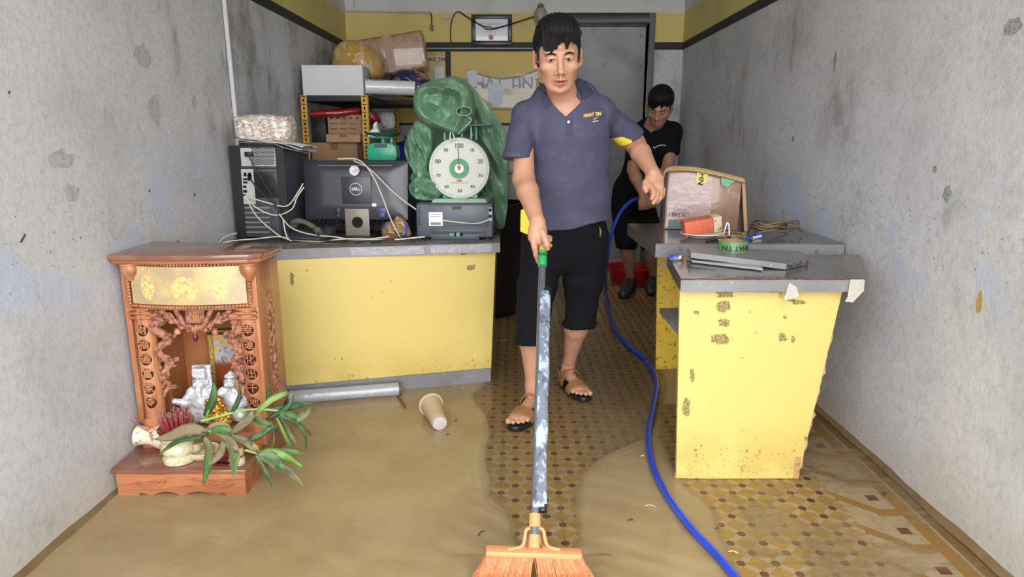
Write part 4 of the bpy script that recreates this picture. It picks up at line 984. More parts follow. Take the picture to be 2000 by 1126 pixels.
for k, (pts, Ys, mm, lb) in enumerate((
    ([(478, 382), (520, 395), (560, 402), (582, 375), (592, 358)], (3.26, 3.3), M_cable, 'beige cable looping from the tower ports toward the monitor edge'),
    ([(478, 384), (505, 408), (540, 420), (570, 408), (580, 385), (594, 365)], (3.25, 3.3), M_cable, 'beige cable looping low from the tower past the desk phone'),
    ([(480, 385), (500, 420), (530, 448), (560, 466), (620, 472), (680, 466), (760, 468), (830, 462)], (3.24, 3.15), M_cable, 'beige cable running down the tower and along the counter edge'),
    ([(545, 418), (570, 445), (610, 458), (650, 462), (700, 468), (760, 462)], (3.24, 3.17), M_cable, 'beige cable crossing below the desk phone'),
    ([(553, 430), (558, 455), (566, 466), (600, 470)], (3.2, 3.16), M_cable, 'short beige cable bent beside the tower foot'),
    ([(485, 303), (505, 340), (530, 380), (540, 410), (556, 436)], (3.25, 3.25), M_cblk, 'black power cord hanging from the top of the computer tower'),
    ([(490, 352), (510, 375), (536, 398), (548, 412)], (3.27, 3.27), M_cblk, 'black video cord hanging from the tower port plate'),
    ([(425, 476), (440, 462), (462, 455)], (3.1, 3.2), M_cable, 'thin beige cable end over the counter beside the wall'),
    ([(432, 478), (455, 470), (500, 466), (545, 462), (570, 470)], (3.12, 3.16), M_cable, 'beige cable lying in front of the tower foot'),
    ([(660, 310), (700, 312), (725, 338), (745, 380), (760, 420), (775, 452), (782, 462)], (3.33, 3.2), M_cable, 'beige cable draped over the monitor top and down its back'),
    ([(690, 313), (722, 330), (765, 372), (800, 400), (840, 424), (880, 432), (930, 436), (957, 428)], (3.325, 3.24), M_cable, 'beige printer cable from the monitor top across the printer back'),
    ([(660, 425), (656, 445), (650, 458), (640, 466)], (3.33, 3.2), M_cblk, 'black power cord dropping from the monitor'),
    ([(747, 424), (750, 440), (766, 450), (790, 462), (832, 466)], (3.33, 3.2), M_cblk, 'black video cord hanging from the blue plug'),
    ([(560, 466), (640, 470), (700, 472), (770, 467)], (3.16, 3.14), M_cblk, 'black cord lying along the front of the counter'))):
    ys = [Ys[0]+(Ys[-1]-Ys[0])*i/(len(pts)-1) for i in range(len(pts))]
    L = [P(x, y, Y=d_) for (x, y), d_ in zip(pts, ys)]
    for v in L:
        if v.z < zt+.004 and v.y > 3.06: v.z = zt+.004
    m = MB(); m.tube(bez(L, 8), .0034, 7); m.obj('cable', mm, smooth=60, label=lb, cat='cable')

YP = 3.27
pr = thing('printer', 'dark grey laser printer carrying the large dial scale', 'printer', (-.3, 3.4, zt))
a = P(814, 470, Y=YP); b = P(963, 397, Y=YP); a.z = zt+.008
m = MB(); m.bb((a.x, YP, a.z), (b.x, YP+.33, b.z)); m.obj('housing', mat('printer_grey', (74, 78, 90), .4, var=[(6, .4, (98, 100, 108), .45, .7), (60, .4, (140, 138, 132), .66, .74)]), pr, True, bevel=.012, seg=3)
part(pr, 'rear_door', mat('printer_door', (82, 86, 98), .4), [(838, 402, 955, 443, YP-.004, .006)], bevel=.002)
part(pr, 'door_handle', M_blk2, [(883, 402, 902, 409, YP-.006, .004)])
part(pr, 'lower_tray', mat('printer_tray', (66, 70, 82), .45), [(840, 447, 948, 455, YP-.007, .008), (842, 457, 936, 468, YP-.006, .007)], bevel=.0015)
part(pr, 'tray_slot', M_hole, [(876, 454, 904, 461, YP-.0085, .003)]); part(pr, 'latch', mat('green_plastic', (60, 150, 110), .4), [(877, 455, 887, 461, YP-.010, .003), (891, 454, 898, 461, YP-.010, .003)])
part(pr, 'side_vent', M_hole, [(817.5, 405+4*i, 821, 406.6+4*i, YP-.001, .002) for i in range(9)])
lb = part(pr, 'rating_label', M_wp, [(838, 414, 864, 441, YP-.0052, .001)]); part(pr, 'ratings_strip', mat('label_green', (120, 140, 110), .6), [(841, 434, 861, 439, YP-.006, .001), (841, 418, 861, 419, YP-.006, .001), (841, 422, 858, 423, YP-.006, .001)])
part(pr, 'port_strip', mat('port_strip', (176, 178, 180), .5), [(953, 405, 961, 431, YP-.0035, .003)]); part(pr, 'port', M_hole, [(955, 407, 960, 413, YP-.0045, .002), (955, 419, 960, 425, YP-.0045, .002)])
m = MB(); 
for fx in (a.x+.03, b.x-.03):
    for fy in (YP+.04, YP+.29): m.cyl((fx, fy, zt), (fx, fy, a.z), .012)
m.obj('foot', M_blk2, pr, True)

M_tg = mat('teal_green_enamel', (58, 150, 122), .3, var=[(10, .4, (90, 172, 146), .5, .7)])
M_pg = mat('pale_green_enamel', (150, 180, 160), .35, var=[(12, .5, (116, 150, 130), .45, .7)])
zp = b.z
sc = thing('platform_scale', 'large green dial weighing scale reading 100 standing on the printer', 'scale', (P(897, 390, Y=3.42).x, 3.42, zp))
cx, cz, YD = P(897, 329, Y=3.34).x, P(897, 329, Y=3.34).z, 3.34
rd = 60*pxm(YD)
m = MB(); m.hexa([(cx-.135, YD-.04, zp), (cx+.135, YD-.04, zp), (cx+.15, YD+.2, zp), (cx-.15, YD+.2, zp)], [(cx-.125, YD-.03, zp+.018), (cx+.125, YD-.03, zp+.018), (cx+.14, YD+.19, zp+.018), (cx-.14, YD+.19, zp+.018)]); m.obj('base_plate', M_pg, sc, True, bevel=.003)
m = MB(); m.bb((cx-.085, YD+.012, zp+.018), (cx+.085, YD+.15, zp+.10)); m.bb((cx-.085, YD-.008, zp+.018), (cx+.085, YD+.012, cz-rd*.985)); m.obj('pedestal', M_tg, sc, True, bevel=.004)
dh = MB(); dh.lathe([(.001, .10), (rd*.9, .10), (rd*.99, .085), (rd*1.0, .01), (rd*1.005, 0), (rd*.985, -.006), (rd*.97, 0), (.001, 0)], (cx, YD+.006, cz), 64, Matrix.Rotation(R(-90), 4, 'X')); dh.obj('dial_housing', M_pg, sc, True, smooth=40)
m = MB(); m.cyl((cx, YD-.0005, cz), (cx, YD+.003, cz), rd*.972, seg=64); df = m.obj('dial_face', mat('dial_white', (190, 194, 182), .35, var=[(7, .4, (196, 196, 176), .5, .7)]), sc, True)
m = MB()
for i in range(100):
    a_ = 2*math.pi*i/100; L_ = .010 if i % 5 else .015; r0 = rd*.945
    m.box((cx+(r0-L_/2)*math.sin(a_), YD-.001, cz+(r0-L_/2)*math.cos(a_)), (.0014, .001, L_), rot=Matrix.Rotation(a_, 3, 'Y'))
m.obj('tick_marks', M_black_txt, df, True, smooth=None, kind='stuff')
for i, tx in enumerate(('100', '10', '20', '30', '40', '50', '60', '70', '80', '90')):
    m = MB(); a_ = 2*math.pi*i/10; rr = rd*.72; s_ = {0: .030, 2: .028, 8: .028}.get(i, .022); m.text(tx, s_, face_M((cx+rr*math.sin(a_), YD-.0012, cz+rr*math.cos(a_)), (1, 0, 0), (0, 0, 1)), .0004, .0006); m.obj('numeral', mat('faded_print', (70, 70, 68), .6), df, True, smooth=None)
m = MB(); m.text('NHONHOA SCALE', .010, face_M((cx, YD-.0012, cz-rd*.46), (1, 0, 0), (0, 0, 1)), .0003); m.bb((cx-.012, YD-.0015, cz-rd*.42), (cx+.012, YD-.0005, cz-rd*.36)); m.obj('red_print', mat('red_print', (176, 80, 80), .6), df, True, smooth=None)
m = MB(); m.cyl((cx, YD-.006, cz), (cx, YD-.001, cz), rd*.32, seg=40); m.obj('green_hub', mat('hub_green', (30, 128, 84), .35), sc, True)
m = MB(); m.cyl((cx, YD-.0075, cz), (cx, YD-.006, cz), rd*.15, seg=32); m.obj('hub_disc', mat('hub_white', (222, 220, 214), .4), sc, True)
m = MB(); m.text('V', .030, face_M((cx, YD-.0082, cz), (1, 0, 0), (0, 0, 1)), .0006, .001); m.obj('red_letter', mat('red_v', (196, 44, 40), .5), sc, True, smooth=None)
m = MB(); m.hexa([(cx-.0025, YD-.011, cz), (cx+.0025, YD-.011, cz), (cx+.0025, YD-.009, cz), (cx-.0025, YD-.009, cz)], [(cx-.006, YD-.011, cz+rd*.8), (cx-.0035, YD-.011, cz+rd*.8), (cx-.0035, YD-.009, cz+rd*.8), (cx-.006, YD-.009, cz+rd*.8)]); m.obj('needle', mat('needle_brown', (120, 50, 40), .4), sc, True, smooth=None)
zpl = P(900, 246, Y=3.42).z
for dx, y_ in ((-.075, 3.42), (.012, 3.39), (.055, 3.42), (.075, 3.5)): m = MB(); m.bb((cx+dx-.004, y_-.004, cz+rd*.9), (cx+dx+.004, y_+.004, zpl)); m.obj('platform_post', M_tg, sc, True)
m = MB(); m.bb((cx-.14, YD+.0, zpl), (cx+.155, YD+.2, zpl+.006)); m.obj('weighing_platform', mat('dark_steel_plate', (90, 92, 92), .3, metal=.6), sc, True, bevel=.002)
m = MB(); 
m.tube(bez([P(880, 258, Y=3.33), P(879, 268, Y=3.31), P(880, 278, Y=3.325)]), .0028, 6); m.tube(bez([P(884, 260, Y=3.33), P(887, 268, Y=3.31), P(886, 276, Y=3.325)]), .0028, 6); m.obj('white_string', M_wp, sc, True)

# ---- green tarpaulin bundled over the scale
def tarpc(nt, vec, c, b):
    n1 = noise(nt, vec, 5, 4); n2 = noise(nt, vec, 130, 2, .6)
    c = mixc(nt, rng(nt, n1, .4, .7), c, lin((116, 152, 126))); return mixc(nt, mth(nt, 'MULTIPLY', rng(nt, n2, .5, .7), .25), c, lin((146, 180, 154)))
M_tarp = mat('green_tarpaulin', (92, 130, 102), .36, custom=tarpc, coat=.12, bump=(160, .1))
M_tarp.use_backface_culling = False
tp = thing('tarpaulin', 'green woven plastic tarpaulin bundled over the dial scale', 'tarpaulin', (P(900, 390, Y=3.5).x, 3.55, zp))
def cloth(outline, Y, thick, waves, name, rim=0, nr=64, na=220, flat=5, seed=1, tilt=(0, 0)):
    """crumpled cloth mass: outline in photograph pixels at depth Y, crisp creases from triangle waves"""
    L = bez([P(x, y, Y=Y) for x, y in outline]+[P(*outline[0], Y=Y)], 8)[:-1]; L = [L[int(i*len(L)/na) % len(L)] for i in range(na)]
    c = sum(L, Vector())/na; rs_ = random.Random(seed); ph = [rs_.random()*2 for _ in range(20)]
    tri = lambda u: abs((u % 2)-1)*2-1
    def h(q):
        x, z = q.x-c.x, q.z-c.z; v = 0
        wx = .35*math.sin(13*x+7*z+seed)+.25*math.sin(-9*x+17*z+2*seed); wz = .35*math.sin(11*z-8*x+1.7*seed)
        for k, (a, wl, am, wp) in enumerate(waves):
            d_ = math.radians(a); u = (x*math.cos(d_)+z*math.sin(d_))/wl*2+wp*(wx if k % 2 else wz)+ph[k]; v += am*tri(u)*(.65+.35*tri((z*math.cos(d_)-x*math.sin(d_))/wl*.7+ph[k+5]))
        return v
    vs = []; fs = []
    for sg in (-1, 1):
        for j in range(nr+1):
            t = j/nr
            for i in range(na):
                q = c+(L[i]-c)*t; e_ = math.sqrt(max(0, 1-t**flat))
                if sg < 0:
                    b_ = thick*e_
                    if rim: th_ = 6.2832*i/na; tc = .70+.11*math.sin(th_+2.2)+.05*math.sin(3*th_); r_ = max(0, 1-((t-tc)/.14)**2); b_ = thick*e_*(1-rim*(1-min(1, max(0, (t-tc+.26)/.22)))); b_ += .010*r_
                    y = Y-b_-h(q)*(1-t**8)*(1 if not rim or t < .6 else .75)
                else: y = Y+thick*.7*e_
                vs.append(Vector((q.x, y+tilt[0]*(q.x-c.x)+tilt[1]*(q.z-c.z), q.z)))
    for k in (0, 1):
        o = k*(nr+1)*na
        for j in range(nr):
            for i in range(na): f = (o+j*na+i, o+j*na+(i+1) % na, o+(j+1)*na+(i+1) % na, o+(j+1)*na+i); fs.append(f if k == 0 else f[::-1])
    mb = MB(); mb._add(vs, fs); bmesh.ops.remove_doubles(mb.bm, verts=mb.bm.verts, dist=5e-5)
    return mb.obj(name, M_tarp, tp, world=True, smooth=38)
cloth([(808, 205), (811, 178), (832, 162), (866, 153), (886, 149), (906, 158), (922, 174), (929, 205), (926, 235), (912, 256), (893, 266), (862, 256), (830, 240), (813, 224)], 3.42, .115, [(25, .15, .026, .6), (110, .12, .022, .6), (65, .075, .015, .7), (155, .06, .011, .7), (10, .03, .003, .5)], 'hood', rim=.5, seed=3)
cloth([(872, 155), (888, 150), (915, 162), (948, 200), (975, 235), (990, 265), (995, 310), (993, 380), (988, 430), (982, 447), (968, 448), (960, 425), (950, 390), (935, 300), (900, 225), (870, 190)], 3.57, .03, [(22, .13, .032, .35), (35, .08, .020, .4), (10, .05, .009, .5), (100, .20, .006, .5), (60, .03, .002, .4)], 'draped_sheet', seed=5, tilt=(0, -.12))
cloth([(870, 235), (940, 235), (965, 270), (975, 330), (965, 385), (930, 390), (850, 385), (830, 350), (832, 280)], 3.63, .02, [(20, .12, .014, .4), (50, .08, .008, .4)], 'rear_sheet', seed=8, nr=30, na=100)
cloth([(812, 235), (828, 238), (848, 258), (846, 300), (840, 330), (848, 352), (838, 366), (815, 362), (803, 350), (806, 335), (797, 318), (790, 290), (797, 262)], 3.44, .065, [(12, .055, .026, .5), (-14, .08, .022, .5), (28, .03, .009, .6), (95, .10, .012, .6), (60, .02, .002, .5)], 'gathered_folds', seed=11)
cloth([(798, 362), (812, 346), (838, 346), (856, 358), (864, 380), (846, 391), (816, 390), (802, 378)], 3.38, .055, [(70, .06, .022, .6), (10, .05, .018, .6), (130, .03, .006, .6), (40, .018, .002, .5)], 'gathered_folds', seed=14, nr=40, na=140)
M_hem = mat('pale_hem_stitching', (168, 200, 180), .5)
for dx in (0, 2.6):
    m = MB(); m.tube(bez([P(915+dx, 228, Y=3.29), P(918+dx, 236, Y=3.287), P(905+dx, 250, Y=3.292), P(893+dx, 262, Y=3.33)], 8), .0012, 6); m.obj('hem_seam', M_hem, tp, True)
m = MB(); m.sheet(lambda u, v: P(906, 217, Y=3.262)+Vector((.034*math.cos(u*6.283)-.006*v, .075*v, .020*math.sin(u*6.283)+.004*v)), 28, 5, .0015, close_u=True); m.obj('rolled_sleeve', M_tarp, tp, True, smooth=60)
m = MB(); m.tube([P(906, 217, Y=3.261)+Vector((.0345*math.cos(a*.2244), 0, .0205*math.sin(a*.2244))) for a in range(29)], .0014, 6); m.obj('hem_seam', M_hem, tp, True)

# ================================================================ SHELF AND PARCELS AT THE BACK LEFT
M_slot = mat('orange_slotted_steel', (206, 158, 52), .5, var=[(14, .5, (160, 116, 40), .5, .7)])
sh = thing('steel_shelf', 'black deck shelf on orange slotted angle posts by the back left corner', 'shelf', (-1.15, 4.9, 0))
YS = 4.42
zdk = P(700, 186, Y=YS).z
x0s, x1s = P(592, 180, Y=YS).x, P(711, 185, Y=YS).x
for (x, y) in ((x0s, YS), (x1s, YS), (x1s+.0, 5.55), (x0s, 5.55)):
    o = MB(); s_ = 1 if x < -1.1 else -1; o.bb((x-.018*(s_ > 0)-.0, y, 0), (x+.018*(s_ < 0), y+.002, zdk)) if 0 else o.bb((x-.019, y, 0), (x+.019, y+.003, zdk+.0)); o.bb((x-.019*s_-.0015, y+.003, 0), (x-.019*s_+.0015, y+.04, zdk))
    po_ = o.obj('post', M_slot, sh, True, smooth=None)
    o = MB()
    for k in range(30):
        z = zdk-.03-.048*k
        if z > .05: o.bb((x-.006, y-.0012, z-.009), (x+.004, y+.0, z+.009)); o.bb((x-.012, y-.0012, z+.02), (x+.010, y, z+.026))
    o.obj('slot_holes', M_hole, po_, True, smooth=None, kind='stuff')
for z in (zdk, P(650, 312, Y=YS).z-.02, .35):
    m = MB(); m.bb((x0s-.018, YS+.004, z-.035), (x1s+.018, 5.60, z)); m.obj('deck', mat('shelf_black', (34, 34, 36), .6), sh, True, bevel=.002)
m = MB(); m.bb((x1s+.02, 5.0, zdk-.03), (-.62, 5.60, zdk)); m.obj('side_deck', MATS['shelf_black'], sh, True, bevel=.002)
m = MB(); m.bb((-.66, 5.56, 0), (-.63, 5.59, zdk-.03)); m.obj('post', M_blk2, sh, True)
zd2 = P(650, 312, Y=YS).z-.02
wb = thing('white_box', 'long white cardboard box on top of the shelf', 'box', ((P(591, 172, Y=YS+.02)+P(708, 180, Y=YS+.02))/2*1, ), rotz=0) if 0 else thing('white_box', 'long white cardboard box at the front of the shelf top', 'box', ((P(649, 180, Y=4.43).x, 4.43+.13, zdk)), rotz=R(3))
m = MB(); w_ = (708-591)*pxm(4.43, 1.5); m.bb((-w_/2, -.13, 0), (w_/2, .13, .18)); m.obj('box_body', mat('white_carton', (212, 212, 216), .6, var=[(5, .3, (188, 188, 194), .45, .7)]), wb, bevel=.002)
m = MB(); m.bb((-w_/2, -.1305, .166), (w_/2, .13, .181)); m.obj('lid_flap', MATS['white_carton'], wb, bevel=.001)
m = MB(); c_ = P(762, 171, Y=4.5); ax = Vector((.15, .03, -.004)); m.tube([c_-ax, c_+ax], .045, 24); o = m.obj('white_roll', mat('white_film_roll', (216, 216, 220), .22, coat=.5, bump=(30, .4)), label='short white plastic wrapped roll beside the white box', cat='roll'); o.location.z = max(o.location.z, zdk+.001); WM[o.name] = Matrix.Translation(o.location)
rl_ = o
m = MB(); q_ = P(742, 161, Y=4.5); fr_ = q_+Vector((0, -.047, .012))
for i in range(14): m.bb((fr_.x-.045+.0058*i, fr_.y, fr_.z-.004), (fr_.x-.045+.0058*i+.003, fr_.y+.0015, fr_.z+.006))
m.obj('barcode', mat('blue_print', (60, 70, 120), .5), rl_, True, smooth=None)
# the wrapped brown box leaning at the back
bb_ = thing('wrapped_box', 'large brown carton wrapped in clear film, tilted on the shelf top', 'box', (P(780, 130, Y=5.25).x, 5.25, zdk+.0), rot=(0, R(-9), R(4)))
w2, h2 = 142*pxm(5.1, 1.8), 72*pxm(5.1, 1.8)
m = MB(); m.bb((-w2/2, -.17, .19), (w2/2, .17, .19+h2)); m.obj('box_body', M_cling, bb_, bevel=.02, seg=3, sub=0)
m = MB(); m.bb((-.03, -.1715, .2), (.03, .1715, .192+h2)); m.obj('packing_tape', mat('brown_tape', (140, 96, 62), .35, var=[(9, .4, (120, 80, 52), .45, .7)]), bb_)
puff([(648, 128), (655, 95), (672, 80), (692, 78), (715, 84), (735, 100), (745, 125), (748, 150), (720, 158), (690, 150), (660, 150)], 4.85, .14, .012, 22, 21, 'plastic_bundle', mat('film_over_yellow_card', (186, 148, 78), .2, coat=.6, bump=(30, .7), var=[(5, .5, (206, 190, 160), .52, .6, (3, 1, 1)), (9, .7, (96, 120, 136), .6, .64, (2, 1, 1))]), label='rounded yellow bundle in clear plastic behind the white box', cat='bundle')
puff([(762, 160), (768, 140), (800, 134), (828, 140), (842, 160), (836, 185), (812, 190), (775, 184)], 5.12, .13, .014, 24, 31, 'blue_parcel', mat('blue_parcel_tape', (34, 44, 92), .25, coat=.5, var=[(7, 1, (160, 118, 88), .53, .55, (1, 1, 2.5)), (60, .6, (190, 200, 220), .7, .74)]), label='dark blue parcel with brown tape strips under the wrapped carton', cat='parcel')
# between the decks
def cart(name, label, x0, y0, x1, y1, Y, dep, m_, rz=0, zfloor=None, cat='box'):
    a = P(x0, y1, Y=Y); b = P(x1, y0, Y=Y); z0 = a.z if zfloor is None else zfloor
    t = thing(name, label, cat, ((a.x+b.x)/2, Y+dep/2, z0), rotz=R(rz)); w_ = (b.x-a.x)/2; h_ = b.z-z0
    m = MB(); m.bb((-w_, -dep/2, 0), (w_, dep/2, h_)); m.obj('carton', m_, t, bevel=.003)
    m = MB(); m.bb((-.024, -dep/2-.0008, h_*.62), (.024, dep/2, h_+.001)); m.obj('tape_strip', MATS['brown_tape'], t, smooth=None); return t, w_, h_, dep
c1 = cart('cardboard_box', 'lowest brown cardboard box on the middle shelf', 610, 278, 697, 312, 4.55, .32, M_card, zfloor=zd2)
zc1 = c1[0].location.z+c1[2]
c2 = cart('cardboard_box', 'flat brown carton lying on the lowest cardboard box', 637, 262, 703, 278, 4.5, .3, mat('light_cardboard', (186, 148, 112), .7), zfloor=zc1+.001)
c3 = cart('cardboard_box', 'printed brown carton on top of the cardboard pile, black marks on its front', 640, 224, 704, 262, 4.52, .28, M_card, rz=2, zfloor=zc1+c2[2]+.002)
m = MB(); w_, h_ = c3[1], c3[2]
for r_ in range(3):
    for k in range(5 if r_ == 0 else 3):
        m.bb((-w_*.85+k*w_*(.38 if r_ == 0 else .55), -c3[3]/2-.001, h_*(.78-.26*r_)), (-w_*.85+k*w_*(.38 if r_ == 0 else .55)+w_*(.16 if r_ == 0 else .42), -c3[3]/2, h_*(.80-.26*r_)+(.010 if r_ == 0 else .002)))
m.obj('printed_marks', M_black_txt, c3[0], smooth=None)
m = MB(); m.tube([P(608, 222, Y=4.50), P(660, 221, Y=4.5), P(700, 216, Y=4.56)], [.026, .032, .03], 14, flat=.8); o = m.obj('red_roll', mat('red_plastic_roll', (150, 26, 36), .25, coat=.5, bump=(30, .6)), label='red plastic wrapped roll lying over the cartons on the shelf', cat='roll')
puff([(700, 215), (720, 210), (742, 228), (740, 240), (712, 240)], 4.7, .06, .012, 50, 2, 'red_bag', MATS['red_plastic_roll'], label='crumpled red bag tucked behind the right shelf post', cat='bag')
m = MB(); c_ = P(622, 245, Y=4.75); m.bb((c_.x-.07, 4.72, zc1), (c_.x+.06, 4.95, c_.z+.07)); m.obj('dark_box', mat('dark_stuff', (40, 38, 40), .5, var=[(9, .5, (70, 64, 62), .5, .7)]), bevel=.01, label='dark box in the shade beside the cartons on the shelf', cat='box')
puff([(720, 225), (745, 219), (768, 222), (770, 250), (745, 256), (722, 250)], 4.95, .06, .02, 60, 22, 'plastic_bags', mat('white_green_bags', (170, 176, 176), .3, var=[(9, .9, (50, 120, 70), .56, .6), (7, .8, (196, 168, 50), .6, .63)]), label='loose heap of white, green and yellow plastic bags behind the small scale', cat='bags')
# small green scale
tb = thing('stool', 'dark stool behind the monitor carrying the small green scale', 'stool', (P(750, 316, Y=3.95).x, 3.95, 0))
zs_ = P(750, 313, Y=3.88).z
m = MB(); m.box((0, 0, zs_-.012), (.32, .26, .024)); m.obj('seat', M_blk2, tb, bevel=.004)
for sx in (-1, 1):
    for sy in (-1, 1): m = MB(); m.box((sx*.14, sy*.11, (zs_-.024)/2), (.025, .025, zs_-.024)); m.obj('leg', M_blk2, tb)
gs = thing('kitchen_scale', 'small bright green scale with dish seen behind the monitor', 'scale', (P(750, 312, Y=3.92).x, 3.92, zs_))
M_bg = mat('bright_green_enamel', (52, 176, 132), .3, var=[(12, .4, (84, 196, 156), .5, .7)])
m = MB(); pr_ = [(-.075, 0), (-.085, .03), (-.08, .075), (-.055, .095), (.055, .095), (.08, .075), (.085, .03), (.075, 0)]; m.prism([(x, -.055, z) for x, z in pr_], (0, .11, 0)); m.obj('scale_body', M_bg, gs, bevel=.006)
m = MB(); m.bb((-.04, -.057, .07), (.03, -.055, .09)); m.obj('maker_plate', mat('navy_plate', (40, 50, 96), .4), gs)
m = MB(); m.cyl((0, 0, .095), (0, 0, .135), .012); m.obj('stem', M_bg, gs); m = MB(); m.bb((.045, -.02, .095), (.055, .02, .13)); m.obj('side_lug', M_bg, gs)
zd_ = P(740, 262, Y=3.92).z-zs_-.02
m = MB(); m.lathe([(.001, 0), (.05, .003), (.09, .016), (.103, .03), (.099, .03), (.08, .012), (.001, .004)], (0, 0, zd_), 40, sy=.9); m.obj('dish', mat('dark_green_dish', (44, 110, 84), .3, coat=.4), gs, smooth=60)
m = MB(); m.lathe([(.012, .13), (.05, .14), (.06, zd_)], (0, 0, 0), 20); m.obj('dish_support', mat('clear_bag_grey', (110, 130, 120), .2), gs, smooth=60)
puff([(718, 268), (722, 256), (730, 250), (731, 240), (737, 238), (739, 250), (746, 262), (748, 268), (734, 270)], 3.9, .05, .016, 70, 6, 'crumpled_tissue', M_wp, label='crumpled white paper tissue in the dish of the small green scale', cat='tissue')
# blue drum under the back wall and white ledge
m = MB(); c_ = P(800, 330, Y=5.2); m.lathe([(.15, 0), (.17, .03), (.17, c_.z+.12), (.13, c_.z+.19), (.06, c_.z+.21), (.06, c_.z+.24), (.001, c_.z+.24)], (c_.x+.03, 5.2, 0), 32); m.obj('blue_drum', mat('blue_plastic', (28, 52, 130), .35), smooth=50, label='blue plastic drum half hidden behind the tarpaulin', cat='drum')

# ================================================================ BACK WALL
nb_ = thing('notice_board', 'yellow notice board with black frame bars on the back wall', 'board', (P(900, 240, Y=YB).x, YB-.02, P(900, 245, Y=YB).z))
Yn = YB-.02
bx0, bx1 = P(770, 100, Y=Yn).x, P(1098, 100, Y=Yn).x; bz0, bz1 = P(900, 244, Y=Yn).z, z_st0+.004
M_yb = mat('yellow_board', (206, 178, 92), .5, var=[(3, .5, (182, 158, 92), .45, .7), (30, .3, (150, 128, 76), .6, .72)])
m = MB(); m.bb((bx0, Yn, bz0), (bx1, YB-.001, bz1)); m.obj('backing', M_yb, nb_, True, smooth=None)
t_ = .022
for nm, (xa, za, xb, zb) in (('top_rail', (bx0, bz1-.02, bx1, bz1+.0)), ('bottom_rail', (bx0, bz0-.0, bx1, bz0+.018)), ('divider', (P(870, 100, Y=Yn).x, bz0+.018, P(880, 100, Y=Yn).x, bz1-.02))):
    m = MB(); m.bb((xa, Yn-.012, za), (xb, Yn-.0005, zb)); m.obj(nm, M_blk, nb_, True, smooth=None)
m = MB(); m.bb((bx0, Yn-.005, bz1+.002), (bx1, Yn+.015, bz1+.007)); m.obj('white_line', M_wp, nb_, True, smooth=None)
po = thing('poster', 'pale yellow and white company poster beside the board divider', 'poster', P(850, 160, Y=Yn-.003))
m = MB(); a = P(826, 162, Y=Yn-.004); b = P(868, 109, Y=Yn-.004); m.bb((a.x, Yn-.004, a.z), (b.x, Yn-.001, b.z)); m.obj('sheet', mat('poster_cream', (214, 196, 148), .5), po, True, smooth=None)
m = MB(); a = P(850, 160, Y=Yn); b = P(867, 130, Y=Yn); m.bb((a.x, Yn-.0052, a.z), (b.x, Yn-.004, b.z)); m.obj('white_patch', M_wp, po, True, smooth=None)
m = MB(); m.text('NHAT TIN', .040, face_M(P(848, 116, Y=Yn-.0055), (1, 0, 0), (0, 0, 1)), .0004, .0006); m.tube(bez([P(847, 119, Y=Yn-.005), P(853, 122, Y=Yn-.005), P(860, 119, Y=Yn-.005)]), .0015, 5); m.obj('lettering', M_black_txt, po, True, smooth=None)
# clear plastic sleeve with mirrored lettering and papers
pl = thing('plastic_sleeve', 'clear plastic banner with blue mirrored lettering taped over the yellow board', 'banner', P(980, 240, Y=Yn-.02))
def slv(u, v):
    x = 912+(1052-912)*u; yt = 135+16*math.sin(math.pi*u); y = 215+(yt-215)*v; p = P(x, y, Y=Yn-.012); return p+Vector((0, -.006*math.sin(u*7)*math.sin(v*4), 0))
m = MB(); m.sheet(slv, 24, 12, .001); m.obj('clear_film', mat('milky_film', (206, 200, 180), .15, alpha=.35, coat=.8, bump=(12, .8)), pl, True, smooth=180)
def band(u, v): x = 912+(1052-912)*u; p = P(x, 138+17*math.sin(math.pi*u)+14*(1-v), Y=Yn-.020); return p
m = MB(); m.sheet(band, 24, 3, .001); m.obj('grey_band', mat('grey_band', (176, 172, 168), .3), pl, True)
m = MB(); m.text('NHAT TIN', .125, face_M(P(972, 166, Y=Yn-.0225), (-1, 0, 0), (0, 0, 1)) @ Matrix.Scale(-1, 4, (1, 0, 0)) if 0 else face_M(P(972, 163, Y=Yn-.024), (1, 0, 0), (0, 0, 1)), .0004, .0006); m.obj('blue_lettering', mat('blue_ink', (140, 150, 178), .5), pl, True, smooth=None)
m = MB(); m.text('viettinbank', .036, face_M(P(1028, 146, Y=Yn-.024), (-1, 0, .05), (0, 0, 1)), .0004); m.obj('white_lettering', M_wht_txt, pl, True, smooth=None)
for (x0, y0, x1, y1) in ((914, 138, 932, 170), (954, 164, 982, 204)):
    m = MB(); a = P(x0, y1, Y=Yn-.027); b = P(x1, y0, Y=Yn-.027); m.prism([(a.x, a.y, a.z+.02), ((a.x+b.x)/2, a.y, a.z-.01), (b.x, a.y, a.z+.015), (b.x, a.y, b.z), (a.x, a.y, b.z)], (0, .001, 0)); m.obj('taped_paper', mat('printed_paper', (206, 212, 224), .5, var=[(60, .7, (130, 160, 206), .55, .62, (1, 1, 3))]), pl, True, smooth=None)
cf = thing('framed_certificate', 'black framed certificate hanging on the yellow wall band', 'picture', P(960, 88, Y=YB-.03))
Yc = YB-.025; a = P(921, 88, Y=Yc); b = P(1000, 28, Y=Yc); fw = .034
for nm, lo, hi in (('f', (a.x, a.z), (b.x, a.z+fw)), ('f', (a.x, b.z-fw), (b.x, b.z)), ('f', (a.x, a.z+fw), (a.x+fw, b.z-fw)), ('f', (b.x-fw, a.z+fw), (b.x, b.z-fw))):
    m = MB(); m.bb((lo[0], Yc, lo[1]), (hi[0], YB-.005, hi[1])); m.obj('frame_rail', mat('dark_frame', (44, 44, 50), .35), cf, True, bevel=.003)
